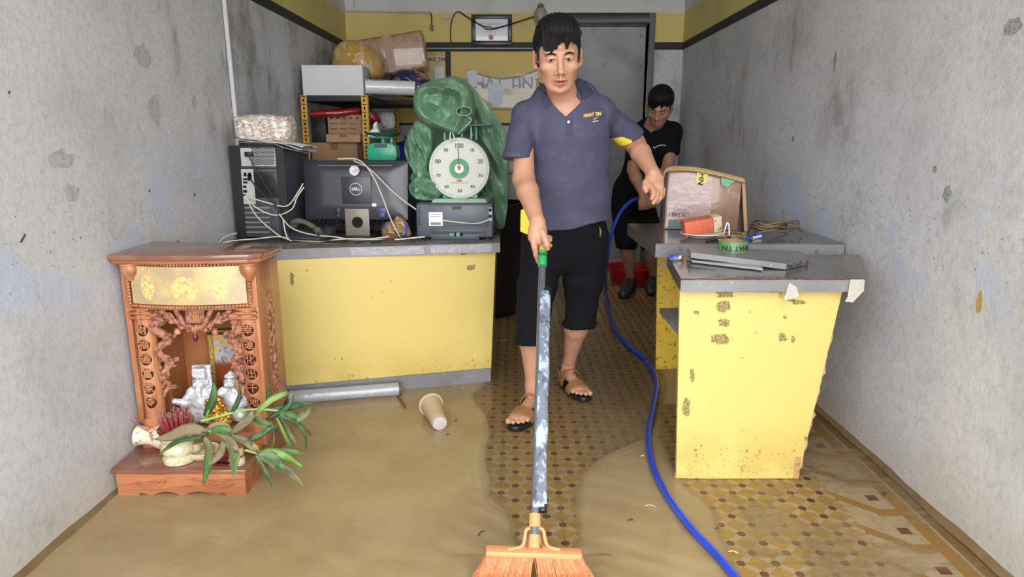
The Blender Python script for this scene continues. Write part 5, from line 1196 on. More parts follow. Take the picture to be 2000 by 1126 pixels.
m = MB(); m.bb((a.x+fw, Yc+.006, a.z+fw), (b.x-fw, Yc+.012, b.z-fw)); m.obj('certificate_sheet', mat('certificate_paper', (206, 206, 220), .2, coat=.6, var=[(9, .4, (190, 180, 190), .5, .7)]), cf, True, smooth=None)
m = MB(); m.text('GIẤY CHỨNG NHẬN', .018, face_M(P(958, 47, Y=Yc+.0055), (1, 0, 0), (0, 0, 1)), .0003, .0003)
for i in range(4): p = P(958, 53+5*i, Y=Yc+.0055); m.bb((p.x-.07+.01*i, p.y-.0005, p.z), (p.x+.07-.008*i, p.y, p.z+.0018))
m.obj('print', mat('faint_print', (150, 120, 130), .6), cf, True, smooth=None)
m = MB(); p = P(959, 73, Y=Yc+.005); m.cyl(p, p+Vector((0, .001, 0)), .02, seg=24); m.obj('seal', mat('pink_seal', (196, 130, 140), .6), cf, True)
# bulb, wires, switch
wr = thing('hanging_wire', 'thin black wire looped across the certificate to the bulb', 'wire', P(960, 60, Y=YB-.05))
m = MB(); m.tube(bez([P(881, 88, Y=YB-.012), P(880, 60, Y=YB-.012), P(884, 35, Y=YB-.015), P(895, 23, Y=YB-.02), P(912, 33, Y=YB-.04), P(945, 52, Y=YB-.05), P(962, 56, Y=YB-.05), P(1000, 46, Y=YB-.05), P(1044, 32, Y=YB-.05)], 8), .005, 7); m.obj('wire', M_cblk, wr, True)
m = MB(); p = P(953, 54, Y=YB-.05); m.box(p, (.06, .022, .026), rot=Matrix.Rotation(R(8), 3, 'Y')); m.obj('inline_switch', mat('tan_switch', (140, 126, 108), .5), wr, True, bevel=.006)
bu = thing('light_bulb', 'unlit frosted light bulb fitting hanging above the man', 'light bulb', P(1056, 45, Y=YB-.08))
c_ = P(1056, 26, Y=YB-.075); m = MB(); m.lathe([(.001, -.085), (.03, -.078), (.048, -.05), (.052, -.02), (.046, .015), (.036, .035), (.001, .036)], c_, 28); m.obj('glass_globe', mat('frosted_glass', (158, 152, 146), .4), bu, True, smooth=60)
m = MB(); m.cyl(c_+Vector((0, 0, .035)), c_+Vector((0, .02, .06)), .026); m.cyl(c_+Vector((0, .02, .05)), c_+Vector((0, .075, .055)), .018); m.obj('bulb_holder', mat('holder_grey', (130, 124, 112), .5), bu, True)
pg_ = thing('hanging_plug', 'small plug dangling on a black wire from the conduit', 'plug', P(843, 60, Y=YB-.02))
m = MB(); m.tube(bez([P(840, 24, Y=YB-.02), P(843, 32, Y=YB-.02), P(843, 48, Y=YB-.02)]), .005, 7); m.obj('wire', M_cblk, pg_, True)
m = MB(); p = P(843, 54, Y=YB-.02); m.box(p, (.026, .02, .05)); m.obj('plug_body', mat('tan_plug', (120, 108, 92), .5), pg_, True, bevel=.005)
m = MB(); a = P(675, 21, Y=YB-.02); b = P(840, 24, Y=YB-.02); m.tube([a, b], .008, 8); m.tube([P(692, 0, Y=YB-.02), P(692, 18, Y=YB-.02)], .007, 8); m.obj('wire_conduit', mat('cream_conduit', (196, 192, 184), .5), label='thin cream wiring conduit along the top of the back wall', cat='conduit')
m = MB(); p = P(873, 35, Y=YB-.008); m.box(p, (.045, .012, .018)); m.cyl(p+Vector((-.03, 0, 0)), p+Vector((.03, 0, 0)), .005); m.obj('cable_clip', mat('clip_grey', (176, 178, 180), .4), label='small grey wall clip with nails left of the certificate', cat='clip')
# pipe on the left wall
m = MB(); m.tube([Vector((XL+.014, P(430, 0, X=XL).y, P(430, 0, X=XL).z+.3)), Vector((XL+.014, P(452, 240, X=XL).y+.02, P(452, 240, X=XL).z))], .011, 10)
p_ = P(452, 240, X=XL)
o = m.obj('conduit_pipe', mat('white_conduit', (196, 196, 200), .4), label='vertical white conduit pipe on the grey left wall', cat='pipe')
m = MB(); m.tube([Vector((XL+.012, p_.y+.02, p_.z-.02)), Vector((XL+.012, p_.y+.03, zt))], .008, 10); m.obj('conduit_pipe', MATS['white_conduit'], label='lower thinner piece of white conduit behind the computer tower', cat='pipe')
# things behind, between counters
bk = thing('water_bin', 'black plastic bin behind the man near the back wall', 'bin', (P(985, 500, Y=4.6).x-.1, 4.65, 0))
m = MB(); zt_ = P(985, 398, Y=4.5).z; m.lathe([(.17, 0), (.20, .03), (.235, zt_-.04), (.245, zt_-.02), (.245, zt_), (.23, zt_), (.19, .04), (.001, .04)], (0, 0, 0), 40); m.obj('bin_body', M_blk2, bk, smooth=50)
m = MB(); m.lathe([(.001, .0), (.225, 0)], (0, 0, zt_*.86), 40); m.obj('bin_contents', mat('dark_mesh', (60, 62, 56), .7, bump=(60, 1)), bk)
cb = thing('metal_cabinet', 'low grey steel cabinet standing against the back wall', 'cabinet', (P(1005, 400, Y=5.5).x, 5.6, 0))
m = MB(); z1_ = P(1005, 250, Y=5.45).z; m.bb((-.22, -.15, .0), (.2, .2, z1_*.72)); m.obj('cabinet_body', mat('cabinet_grey', (120, 124, 128), .4, var=[(5, .4, (96, 98, 100), .45, .7)]), cb, bevel=.006)
m = MB(); m.bb((-.2, -.156, .06), (.18, -.1505, z1_*.68)); m.obj('cabinet_door', MATS['cabinet_grey'], cb, bevel=.003)
rk = thing('low_rack', 'low dark rack with pale boards behind the counters', 'rack', (P(990, 520, Y=5.1).x, 5.15, 0))
for i in range(3):
    z = .06+.13*i; m = MB(); m.bb((-.28, -.12, z), (.28, .12, z+.02)); m.obj('slat_board', mat('pale_board', (150, 146, 136), .6), rk, bevel=.002)
for sx in (-1, 1): m = MB(); m.bb((sx*.26-.015, -.11, 0), (sx*.26+.015, .11, .36)); m.obj('rack_side', M_blk2, rk)
# ================================================================ RIGHT COUNTERS
def fY(p): return p.y
f1 = P(1318, 930, Z=0); f2 = P(1562, 941, Z=0)
zr = P(1330, 541, Y=2.215).z
Yc0 = (f1.y+f2.y)/2
tl, tr_ = P(1328, 562, Y=Yc0), P(1646, 566, Y=Yc0); tl.z = tr_.z = zr-.045
f1 = Vector((f1.x, Yc0, 0)); f2 = Vector((f2.x, Yc0, 0)); D = Vector((0, .018, 0))
rc = thing('counter', 'yellow tapering counter with scuffed front panel and wet grey laminate top', 'counter', (.8, 2.45, 0))
m = MB(); m.hexa([f1, f2, f2+D, f1+D], [tl, tr_, tr_+D, tl+D]); m.obj('front_panel', M_yp, rc, True, smooth=None, label='scuffed yellow laminate front panel')
m = MB(); e0, e1 = f2, tr_; o_ = Vector((.012, 0, 0))                      # crumbled chipboard edge
random.seed(12); prf = []
for i in range(41):
    t = i/40; p = lerp(e0, e1, t); prf.append((p, p+Vector((random.uniform(.001, .006)+.006*(random.random() > .8), 0, 0))))
vs = [];
for a_, b_ in prf: vs += [a_+Vector((0, .002, 0)), b_+Vector((0, .002, 0)), b_+D, a_+D]
m._add(vs, [(i*4+a, i*4+b, i*4+4+b, i*4+4+a) for i in range(40) for a, b in ((0, 1), (1, 2), (2, 3), (3, 0))]+[(0, 3, 2, 1), (160, 161, 162, 163)]); m.obj('chipped_edge', M_chip, rc, True, smooth=None)
m = MB(); a = P(1553, 892, Y=Yc0-.002); b = P(1566, 941, Y=Yc0-.002); m.hexa([(a.x, Yc0-.003, b.z+.004), (a.x+.018, Yc0-.003, b.z+.004), (a.x+.018, Yc0-.0005, b.z+.004), (a.x, Yc0-.0005, b.z+.004)], [(a.x+.001, Yc0-.003, a.z), (a.x+.021, Yc0-.003, a.z), (a.x+.021, Yc0-.0005, a.z), (a.x+.001, Yc0-.0005, a.z)]); m.obj('corner_strip', M_chip, rc, True, smooth=None)
m = MB(); m.bb((f1.x-.006, Yc0+.001, 0), (f1.x-.001, Yc0+.018, 0.02)); m.obj('panel_foot', M_chip, rc, True, smooth=None)
sl = [Vector((P(1330, 541, Y=2.20).x, 2.20, 0)), Vector((P(1690, 545, Y=2.20).x, 2.20, 0)), Vector((XR-.005, 2.66, 0)), Vector((P(1303, 500, Y=2.66).x, 2.66, 0))]
m = MB(); m.hexa([v+up*(zr-.045) for v in sl], [v+up*zr for v in sl]); m.obj('countertop', M_gt, rc, True, smooth=None, label='wet grey laminate top')
m = MB(); m.hexa([sl[0]+Vector((0, -.002, zr-.0455)), sl[1]+Vector((0, -.002, zr-.0455)), sl[1]+up*(zr-.0455)-D*.01, sl[0]+up*(zr-.0455)-D*.01], [sl[0]+Vector((0, -.002, zr-.004)), sl[1]+Vector((0, -.002, zr-.004)), sl[1]+up*(zr-.004)-D*.01, sl[0]+up*(zr-.004)-D*.01]); m.obj('edge_band', M_gs, rc, True, smooth=None)
m = MB(); random.seed(4); pts = [sl[0]+Vector((.0+(sl[1].x-sl[0].x)*i/60, -.003, zr-.003+random.uniform(-.0015, .0015))) for i in range(61)]; m.tube(pts, [random.uniform(.0014, .003) for _ in pts], 5); m.obj('frayed_edge', mat('frayed_brown', (92, 54, 38), .8), rc, True)
m = MB(); m.bb((f2.x-.035, Yc0+.02, 0), (f2.x-.02, 2.6, zr-.05)); m.obj('side_panel', M_chip, rc, True, smooth=None)
m = MB(); a = P(1310, 630, Y=2.42); m.bb((a.x, Yc0+.02, a.z-.014), (f2.x-.036, 2.62, a.z+.006)); m.obj('inner_shelf', M_gs, rc, True, bevel=.002)
m = MB(); m.bb((f1.x+.001, 2.6, 0), (f2.x-.02, 2.615, zr-.05)) if 0 else m.bb((f1.x+.20, 2.6, 0), (f2.x-.036, 2.615, zr-.05)); m.obj('back_panel', M_chip, rc, True, smooth=None)
YF2 = Yplane(f1, f2, tl)
scuffs(rc, [(1415, 574, 34, 14, 1), (1412, 598, 26, 22, 2), (1414, 630, 22, 16, 3), (1407, 661, 34, 20, 5), (1560, 590, 26, 9, 6), (1533, 619, 8, 7, 7), (1528, 658, 16, 18, 8), (1549, 662, 8, 14, 9), (1352, 732, 9, 26, 10), (1340, 795, 14, 36, 11), (1360, 610, 10, 8, 12), (1464, 609, 4, 3, 13), (1573, 856, 5, 10, 14), (1459, 880, 4, 7, 15), (1483, 880, 5, 5, 16), (1358, 878, 5, 5, 17), (1370, 870, 4, 4, 18), (1545, 585, 16, 6, 19)], YF2, M_scf)
m = MB()
for a_, b_ in (((1440, 569), (1528, 570)), ((1525, 571), (1523, 580))): p, q = P(*a_, Y=Yc0-.001), P(*b_, Y=Yc0-.001); m.tube([p, q], .0016, 5)
m.obj('scratch_line', M_scf, rc, True)
M_clt = mat('cloudy_tape', (206, 200, 188), .15, alpha=.75, coat=.6, bump=(50, .7))
for k, poly in enumerate(([(1530, 586), (1541, 551), (1556, 560), (1560, 577), (1548, 583)], [(1655, 580), (1660, 545), (1688, 545), (1686, 568), (1665, 590), (1650, 588)])):
    m = MB(); Y_ = 2.196-.004*k; pp_ = [P(x, y, Y=Y_) for x, y in poly]; m.prism(pp_, (0, -.002, 0)); m.obj('tape_flap', M_clt, rc, True, smooth=None, label='cloudy peeling packing tape')
# rear counter
YR = 2.78
z1 = P(1300, 475, Y=YR).z; xa, xb = P(1280, 490, Y=YR).x, P(1648, 490, Y=YR).x
rr_ = thing('counter', 'rear yellow counter behind the tapering one, carrying the worn carton', 'counter', (1.0, 3.2, 0))
m = MB(); m.hexa([(xa, YR, z1-.057), (min(xb, XR-.005), YR, z1-.057), (min(xb, XR-.005), 3.42, z1-.057), (xa-.01, 3.44, z1-.057)], [(xa, YR, z1), (min(xb, XR-.005), YR, z1), (min(xb, XR-.005), 3.42, z1), (xa-.01, 3.44, z1)])
m.obj('countertop', M_gt, rr_, True, smooth=None, label='grey laminate top with muddy edge')
m = MB(); m.bb((xa, YR-.002, z1-.057), (min(xb, XR-.006), YR-.0005, z1-.005)); m.obj('edge_band', M_gs, rr_, True, smooth=None)
pa, pb = P(1281, 722, Z=0), None
m = MB(); Yp = pa.y; m.hexa([(pa.x, Yp, 0), (XR-.01, Yp, 0), (XR-.01, Yp+.018, 0), (pa.x, Yp+.018, 0)], [(P(1283, 502, Y=Yp).x, Yp, z1-.058), (XR-.01, Yp, z1-.058), (XR-.01, Yp+.018, z1-.058), (P(1283, 502, Y=Yp).x, Yp+.018, z1-.058)]); m.obj('front_panel', mat('yellow_panel_old', (226, 190, 70), .45, var=[(5, .5, (208, 166, 56), .45, .7), (40, .7, (140, 92, 34), .56, .64)]), rr_, True, smooth=None, label='rust specked yellow panel')
m = MB(); p = P(1298, 516, Y=Yp-.004); m.box(p, (.04, .004, .025)); m.cyl(p+Vector((0, -.004, 0)), p, .005); m.obj('steel_bracket', M_slv, rr_, True)
for px_, py_ in ((1329, 486), (1596, 491)): m = MB(); p = P(px_, py_, Y=YR-.004); m.cyl(p, p+Vector((0, .003, 0)), .009, seg=16); m.obj('screw_cap', mat('rusty_screw', (120, 96, 76), .5), rr_, True)

# ---- things on the right counters
bx = thing('cardboard_box', 'worn carton wrapped in clear film with upside-down letters on a yellow tape', 'box', (P(1375, 450, Y=3.2).x, 3.3, z1))
BL, BR, TR, TLq = P(1296, 447, Y=3.22), P(1440, 452, Y=3.16), P(1450, 346, Y=3.16), P(1306, 330, Y=3.22)
BL.z = BR.z = z1+.001; dd = Vector((.02, .20, 0)); wdt = BR-BL
m = MB(); m.hexa([BL, BR, BR+dd, BL+dd], [TLq, TR, TR+dd+Vector((0, 0, -.02)), TLq+dd]); m.obj('carton', mat('film_wrapped_card', (150, 116, 96), .3, coat=.5, var=[(4, .5, (128, 96, 78), .45, .65), (26, .4, (186, 160, 140), .6, .7)], bump=(20, .4)), bx, True, bevel=.004)
fM = lambda px_, py_, off=.004: P(px_, py_, Y=3.22-(px_-1296)/144*.06-off)
m = MB(); m.prism([fM(1308, 340), fM(1392, 345), fM(1386, 442), fM(1300, 444)], (0, .002, 0)); m.obj('clear_film', mat('pinkish_film', (176, 152, 148), .18, coat=.7, bump=(14, .6), var=[(5, .4, (150, 128, 120), .45, .7)]), bx, True, smooth=None)
m = MB(); m.prism([fM(1362, 328, .008), fM(1386, 331, .008), fM(1379, 358, .008), fM(1359, 355, .008)], (0, .002, 0)); yt = m.obj('yellow_tape', mat('yellow_tape', (222, 186, 70), .3, coat=.4), bx, True, smooth=None)
m = MB(); m.text('NHA', .036, face_M(fM(1372, 345, .0088), (-.18, 0, -1), (1, 0, -.18)) @ Matrix.Rotation(math.pi, 4, 'Z'), .0003, .0006); m.obj('lettering', M_black_txt, yt, True, smooth=None)
m = MB(); m.prism([fM(1408, 346, .008), fM(1440, 350, .010), (fM(1434, 356, .010)), fM(1428, 358, .010), fM(1420, 366, .010), fM(1409, 360, .010)], (0, .002, 0)); m.obj('green_tape', mat('green_tape', (40, 150, 96), .2, coat=.6, bump=(50, 1)), bx, True, smooth=None)
m = MB(); m.prism([fM(1306, 428, .007), fM(1340, 428, .007), fM(1338, 447, .007), fM(1304, 446, .007)], (0, .002, 0)); m.obj('worn_label', mat('worn_blue_label', (96, 112, 122), .6, var=[(30, .8, (140, 120, 104), .5, .56)]), bx, True, smooth=None)
m = MB(); m.text('UR3481', .030, face_M(fM(1326, 418, .012), (-1, 0, 0), (0, 0, -1)), .0003); p, q = fM(1314, 410, .0075), fM(1342, 411, .0075); m.tube([p, q], .0006, 4); m.obj('printed_number', mat('grey_print', (110, 92, 84), .6), bx, True, smooth=None)
m = MB()
for k in range(4): m.tube(bez([P(1294, 352-3*k, Y=3.21+.008*k), P(1304, 328+2*k, Y=3.20), P(1350, 327+2*k, Y=3.18), P(1400, 336+2*k, Y=3.155), P(1454, 350+2*k, Y=3.145)], 6), .0085, 6, flat=.5)
m.obj('tape_edge', mat('dull_tape', (186, 160, 112), .25, coat=.5, bump=(60, .8)), bx, True, smooth=60)
m = MB(); p0, p1_ = P(1458, 352, Y=3.16), P(1456, 452, Y=3.16); p1_.z = z1+.001; m.hexa([(p1_.x-.006, 3.16, p1_.z), (p1_.x+.010, 3.16, p1_.z), (p1_.x+.024, 3.26, p1_.z), (p1_.x+.012, 3.26, p1_.z)], [(p0.x-.018, 3.17, p0.z), (p0.x-.004, 3.17, p0.z), (p0.x+.008, 3.27, p0.z), (p0.x-.006, 3.27, p0.z)]); m.obj('hanging_flap', mat('light_cardboard', (186, 148, 112), .7), bx, True, smooth=None)
def onr(px_, py_, z): return P(px_, py_, Z=z)
bp = onr(1374, 466, z1+.001); pt = thing('plate', 'white plate with dirty rim holding the brick and sticks', 'plate', (bp.x, bp.y+.035, z1+.001))
m = MB(); m.lathe([(.001, .003), (.05, .003), (.052, 0), (.056, .002), (.078, .014), (.094, .020), (.092, .023), (.07, .015), (.05, .008), (.001, .008)], (0, 0, 0), 48); m.obj('dish', mat('stained_porcelain', (222, 220, 212), .2, coat=.5, var=[(12, .7, (150, 116, 80), .6, .66)]), pt, smooth=60)
M_brk = mat('orange_red_brick', (206, 104, 76), .55, var=[(10, .4, (186, 84, 58), .45, .7), (60, .3, (226, 150, 120), .6, .7)])
br = thing('brick', 'orange red brick block with pale end resting on the plate', 'brick', (bp.x+.002, bp.y+.03, z1+.026), rot=(R(8), R(-9), R(4)))
m = MB(); m.bb((-.085, -.03, 0), (.040, .03, .064)); m.obj('brick_body', M_brk, br, bevel=.004)
m = MB(); m.bb((.041, -.03, -.002), (.078, .03, .066)); m.obj('pale_end', mat('pale_block_end', (206, 186, 154), .6, var=[(20, .5, (150, 110, 70), .6, .66)]), br, bevel=.004)
m = MB(); 
for x_, z_ in ((.049, .05), (.069, .012)): m.cyl((x_, -.0306, z_), (x_, -.029, z_), .003, seg=10)
m.obj('nail_hole', M_hole, br)
for k, (pts, r_, mm, nm, lb, ct) in enumerate((
    ([(1404, 456), (1430, 452), (1452, 456)], .004, 'tan_stick', 'wooden_stick', 'thin tan wooden stick leaning out of the white plate', 'stick'),
    ([(1398, 462), (1425, 460), (1448, 460)], .003, 'tan_stick', 'wooden_stick', 'short wooden stick lying beside the plate rim', 'stick'))):
    m = MB(); L = [onr(x, y, z1+.012+.008*i) for i, (x, y) in enumerate(pts)]; m.tube(L, r_, 7); m.obj(nm, mat(mm, (176, 138, 92), .7), label=lb, cat=ct)
for k, (a_, b_, mm, nm, lb, ct, r_) in enumerate((
    ((1380, 472), (1412, 465), 'pen_black', 'marker_pen', 'black marker pen stub lying in front of the white plate', 'pen', .006),
    ((1420, 461), (1442, 466), 'pen_dark', 'screwdriver', 'dark handled screwdriver lying behind the green tape roll', 'screwdriver', .006),
    ((1452, 468), (1486, 461), 'pen_blue', 'marker_pen', 'blue marker pen on the rear counter behind the tape roll', 'pen', .0075))):
    t = thing(nm, lb, ct, (0, 0, 0)); A_, B_ = onr(*a_, z1+.008), onr(*b_, z1+.008); t.location = (A_+B_)/2; t.location.z = z1; WM[t.name] = Matrix.Translation(t.location)
    m = MB(); m.cyl(A_, lerp(A_, B_, .45), r_, seg=14); m.obj('pen_cap' if 'pen' in nm else 'blade', mat(mm, {'pen_black': (28, 28, 30), 'pen_dark': (52, 38, 32), 'pen_blue': (48, 70, 190)}[mm], .3), t, True)
    m = MB(); m.cyl(lerp(A_, B_, .46), B_, r_*.8, seg=14); m.obj('pen_barrel' if 'pen' in nm else 'handle', M_slv if k == 1 else (M_wp if k == 2 else M_blk2), t, True)
pn = thing('bottle_cap', 'round blue pen cap lying by the cable tangle', 'cap', onr(1480, 464, z1)); m = MB(); m.cyl((-.012, 0, .012), (.014, .004, .012), .012, seg=18); m.obj('cap_body', MATS['pen_blue'], pn)
m = MB(); a_ = onr(1430, 458, z1+.01); b_ = onr(1485, 470, z1+.01); m.tube([a_, b_], .0018, 6); m.obj('steel_rod', M_slv, label='thin steel rod lying across the cable tangle and pens', cat='rod')
m = MB(); q = onr(1412, 462, z1+.004); m.tube(bez([q, q+Vector((.002, -.012, .03)), q+Vector((.008, -.02, .062)), q+Vector((.018, -.016, .05)), q+Vector((.02, -.02, .01))]), .0032, 6); m.obj('bent_clip', M_wp, label='bent white plastic clip standing between plate and tape roll', cat='clip')
for k in range(7):
    random.seed(40+k); c_ = onr(1505, 456, z1+.01); m = MB(); pts = []
    R1 = random.uniform(.05, .085); R2 = random.uniform(.03, .05); ph_ = random.random()*6; ox = random.uniform(-.02, .04)
    for i in range(15):
        a_ = ph_+i*.42; pts.append(c_+Vector((ox+R1*math.cos(a_)*1.1, R2*math.sin(a_), .010+.008*k*.7+.012*math.sin(a_*1.7+k)**2)))
    if k == 0: pts += [c_+Vector((.06, -.0, .05)), c_+Vector((.05, .0, .085)), c_+Vector((.044, .0, .105))]
    if k == 1: pts += [c_+Vector((.12, .0, .03)), c_+Vector((.13, .01, .02)), c_+Vector((.145, .02, .006))]
    lb_ = {0: 'tan cable of the tangle, its end sticking up', 1: 'cable of the tangle running toward the grey wall'}.get(k, 'coiled muddy cable in the tangle on the rear counter')
    m.tube(bez(pts, 4), .0042, 7); o = m.obj('coiled_cable', mat('muddy_cable', (112, 92, 70), .5, var=[(30, .6, (64, 54, 44), .5, .6)]), smooth=60, label=lb_, cat='cable', **({'group': 'cables coiled in the tangle'} if k > 1 else {}))
m = MB(); m.tube(bez([onr(1460, 455, z1+.02), P(1475, 432, Y=3.1), P(1500, 437, Y=3.1), onr(1540, 452, z1+.006)]), .003, 6); m.obj('black_wire', M_cblk, label='black wire arching over the cable tangle against the wall', cat='wire')
# broken board bridging the counters
bd = thing('broken_board', 'broken grey laminate board with crumbled edges lying on the front counter', 'board', (P(1450, 500, Z=zr).x, 2.45, zr))
c0, c1_, c2_, c3_ = onr(1349, 506, zr+.010), onr(1548, 528, zr+.002), onr(1579, 517, zr+.020), onr(1345, 492, zr+.05)
c0 = P(1349, 503, Z=zr+.022); c1_ = P(1535, 526, Z=zr+.003); c2_ = P(1578, 516, Z=zr+.003); c3_ = P(1560, 500, Z=zr+.003); c4_ = P(1342, 491, Z=zr+.022)
tp_ = Vector((0, 0, .020))
m = MB(); pl_ = [c0, c1_, c2_, c3_, c4_]; m._add(pl_+[p+tp_ for p in pl_], [(4, 3, 2, 1, 0), (5, 6, 7, 8, 9)]+[(i, (i+1) % 5, 5+(i+1) % 5, 5+i) for i in range(5)]); m.obj('board_body', M_gs, bd, True, smooth=None)
m = MB(); 
for i in range(60):
    random.seed(i); t = random.random(); p = lerp(c1_, c2_, t)+Vector((random.uniform(-.001, .002), random.uniform(-.003, .0), random.uniform(.002, .018))); m.ball(p, random.uniform(.0015, .0035), 5, 4)
m.obj('crumbled_edge', mat('dark_chipboard', (70, 60, 50), .9), bd, True, kind='stuff')
m = MB(); s0, s1 = P(1352, 512, Z=zr+.004), P(1490, 528, Z=zr+.004); m.hexa([s0, s1, s1+Vector((.01, .09, 0)), s0+Vector((.0, .09, 0.0))], [s0+tp_*.4, s1+tp_*.4, s1+Vector((.01, .09, .008)), s0+Vector((0, .09, .008))]); m.obj('pale_strip', mat('pale_laminate', (150, 156, 154), .4), bd, True, smooth=None)
zb_ = zr+.024
tpc = P(1438, 497, Z=zb_+.0); tr2 = thing('tape_roll', 'green packing tape roll with black upside-down letters standing on the broken board', 'tape roll', (tpc.x, tpc.y+.045, zb_))
m = MB(); r_, h_ = 29*pxm(2.5, .8), .048
m.lathe([(r_*.8, 0), (r_, 0), (r_, h_), (r_*.8, h_)], (0, 0, 0), 48); bmesh.ops.delete(m.bm, geom=[f for f in m.bm.faces if len(f.verts) > 8], context='FACES'); m.obj('tape', mat('green_printed_tape', (92, 138, 88), .25, coat=.5, var=[(14, .5, (70, 112, 68), .45, .65), (7, .4, (150, 140, 100), .55, .7)]), tr2, smooth=50)
m = MB(); m.lathe([(r_*.76, .001), (r_*.8, .001), (r_*.8, h_-.001), (r_*.76, h_-.001), (r_*.76, .001)], (0, 0, 0), 48); bmesh.ops.delete(m.bm, geom=[f for f in m.bm.faces if len(f.verts) > 8], context='FACES'); m.obj('cardboard_core', M_card, tr2, smooth=50)
m = MB(); m.text('NHAT TIN', .026, Matrix(), .0004, .0006)
for v in m.bm.verts:
    a_ = -v.co.x/r_; v.co = Vector((r_*1.012*math.sin(a_)+0, -r_*1.012*math.cos(a_)-v.co.z, h_*.5-v.co.y*-1*-1))
m.obj('lettering', M_black_txt, tr2, smooth=None)
cl = thing('blue_clip', 'blue and silver plastic clip at the left corner of the front counter', 'clip', P(1318, 505, Z=zr+.002))
cl.rotation_euler = (0, 0, R(-35)); WM[cl.name] = Matrix.LocRotScale(cl.location, cl.rotation_euler.to_quaternion(), Vector((1, 1, 1)))
m = MB(); m.box((-.005, 0, .009), (.036, .016, .012)); m.obj('clip_body', MATS['pen_blue'], cl, bevel=.003)
m = MB(); m.box((.022, 0, .008), (.012, .018, .014)); m.cyl((.0, -.012, .006), (.03, -.012, .006), .003); m.obj('metal_end', M_slv, cl, bevel=.001)

# ================================================================ ON THE FLOOR
zf = .007
# roll of film lying before the counter
ra, rb = P(570, 784, Z=.03), P(783, 762, Z=.03); rb_ = (rb-ra)
rl = thing('film_roll', 'long grey plastic wrapped roll lying in the water before the yellow counter', 'roll', (lerp(ra, rb, .5).x, lerp(ra, rb, .5).y, 0))
rr2 = .031; A_ = Vector((P(566, 780, Y=2.96).x, 2.945, rr2+.004)); B_ = Vector((P(780, 762, Y=3.05).x, 3.055, rr2+.004))
m = MB(); n = 40; pts = [lerp(A_, B_, i/n) for i in range(n+1)]; random.seed(2); m.tube(pts, [rr2*(1+random.uniform(-.02, .02)) for _ in pts], 24); m.obj('wrapped_tube', mat('grey_wrap_film', (158, 160, 168), .16, coat=.7, var=[(5, .6, (150, 132, 106), .5, .65), (40, .4, (206, 208, 214), .6, .7, (.4, 3, 3))], bump=(24, .7)), rl, True, smooth=60)
dv = (B_-A_).normalized()
for p, q, nm in ((A_-dv*.006, A_+dv*.004, 'end_cap'), (B_-dv*.004, B_+dv*.006, 'end_cap')): m = MB(); m.cyl(p, q, rr2*1.05); m.obj(nm, mat('brown_core_end', (96, 74, 56), .6), rl, True)
m = MB(); a_ = P(776, 774, Z=zf+.004); b_ = P(792, 795, Z=zf+.004); m.tube(bez([a_, lerp(a_, b_, .5)+Vector((.002, 0, .004)), b_]), .004, 6); m.obj('twig', mat('brown_twig', (110, 70, 44), .7), label='short brown twig sticking out from the end of the film roll', cat='twig')
# plastic cup
cp = thing('plastic_cup', 'clear muddy plastic cup lying tipped over in the flood water', 'cup', (0, 0, 0))
cA, cB = P(846, 800, Z=.045), P(856, 826, Z=.03); cA = Vector((cA.x-.014, cA.y+.045, .050)); cB = Vector((cB.x+.008, cB.y-.012, .035))
q_ = (cA-cB).to_track_quat('Z', 'Y'); cp.location = cB; cp.rotation_mode = 'QUATERNION'; cp.rotation_quaternion = q_; WM[cp.name] = Matrix.LocRotScale(cB, q_, Vector((1, 1, 1)))
Lc = (cA-cB).length
M_cupp = mat('muddy_clear_plastic', (196, 176, 144), .12, alpha=.8, coat=.6, var=[(9, .5, (176, 150, 108), .45, .65)])
m = MB(); m.lathe([(.001, .003), (.029, .003), (.031, 0), (.034, .004), (.0355, .02), (.046, Lc-.008), (.047, Lc-.003), (.053, Lc-.002), (.053, Lc+.002), (.046, Lc), (.044, Lc-.01), (.034, .02), (.001, .006)], (0, 0, 0), 40); m.obj('cup_wall', M_cupp, cp, smooth=50)
m = MB(); m.lathe([(.046, Lc-.001), (.0545, Lc-.001), (.0545, Lc+.003), (.046, Lc+.001)], (0, 0, 0), 40); m.obj('cup_rim', mat('cup_rim_plastic', (206, 190, 166), .15, alpha=.9, coat=.7), cp, smooth=60)
m = MB(); m.lathe([(.001, 0), (.029, -.0005), (.030, -.002), (.0285, -.0025), (.001, -.001)], (0, 0, 0), 30); m.obj('cup_base', mat('cup_base_plastic', (190, 178, 176), .2, coat=.6), cp, smooth=60)
# twigs, leaf bits and scraps
M_twd = mat('dark_twig', (58, 44, 32), .7); M_scr = mat('pale_scrap', (206, 190, 160), .6)
def bits(x, y, L, ang, r_, m_, nm, lb, ct, arch=.003):
    c_ = P(x, y, Z=zf+r_); d_ = Vector((math.cos(R(ang)), math.sin(R(ang)), 0))*L/2; m = MB(); m.tube(bez([c_-d_, c_+Vector((-d_.y*.2, d_.x*.2, arch)), c_+d_], 4), [r_*(.6+.4*math.sin(i*.9)**2) for i in range(9)], 6, flat=.7)
    m.obj(nm, m_, label=lb, cat=ct)
bits(940, 1041, .03, 55, .0022, M_twd, 'twig', 'dark straight twig in the mud beside the broom head', 'twig')
bits(1232, 1015, .016, 10, .003, M_twd, 'leaf_scrap', 'small dark leaf scrap in the mud between broom and hose', 'scrap')
bits(1165, 714, .10, -35, .0018, M_twd, 'twig', 'long thin dark twig on the wet tiles behind the sandalled foot', 'twig')
bits(1255, 890, .012, 20, .004, M_scr, 'paper_scrap', 'crumpled pale scrap beside the blue hose bend', 'scrap')
bits(1270, 988, .035, -10, .0022, M_scr, 'straw_piece', 'thin pale straw piece lying in the mud near the hose', 'scrap')
bits(875, 848, .014, 40, .0025, M_twd, 'leaf_scrap', 'tiny dark leaf scrap floating below the plastic cup', 'scrap')
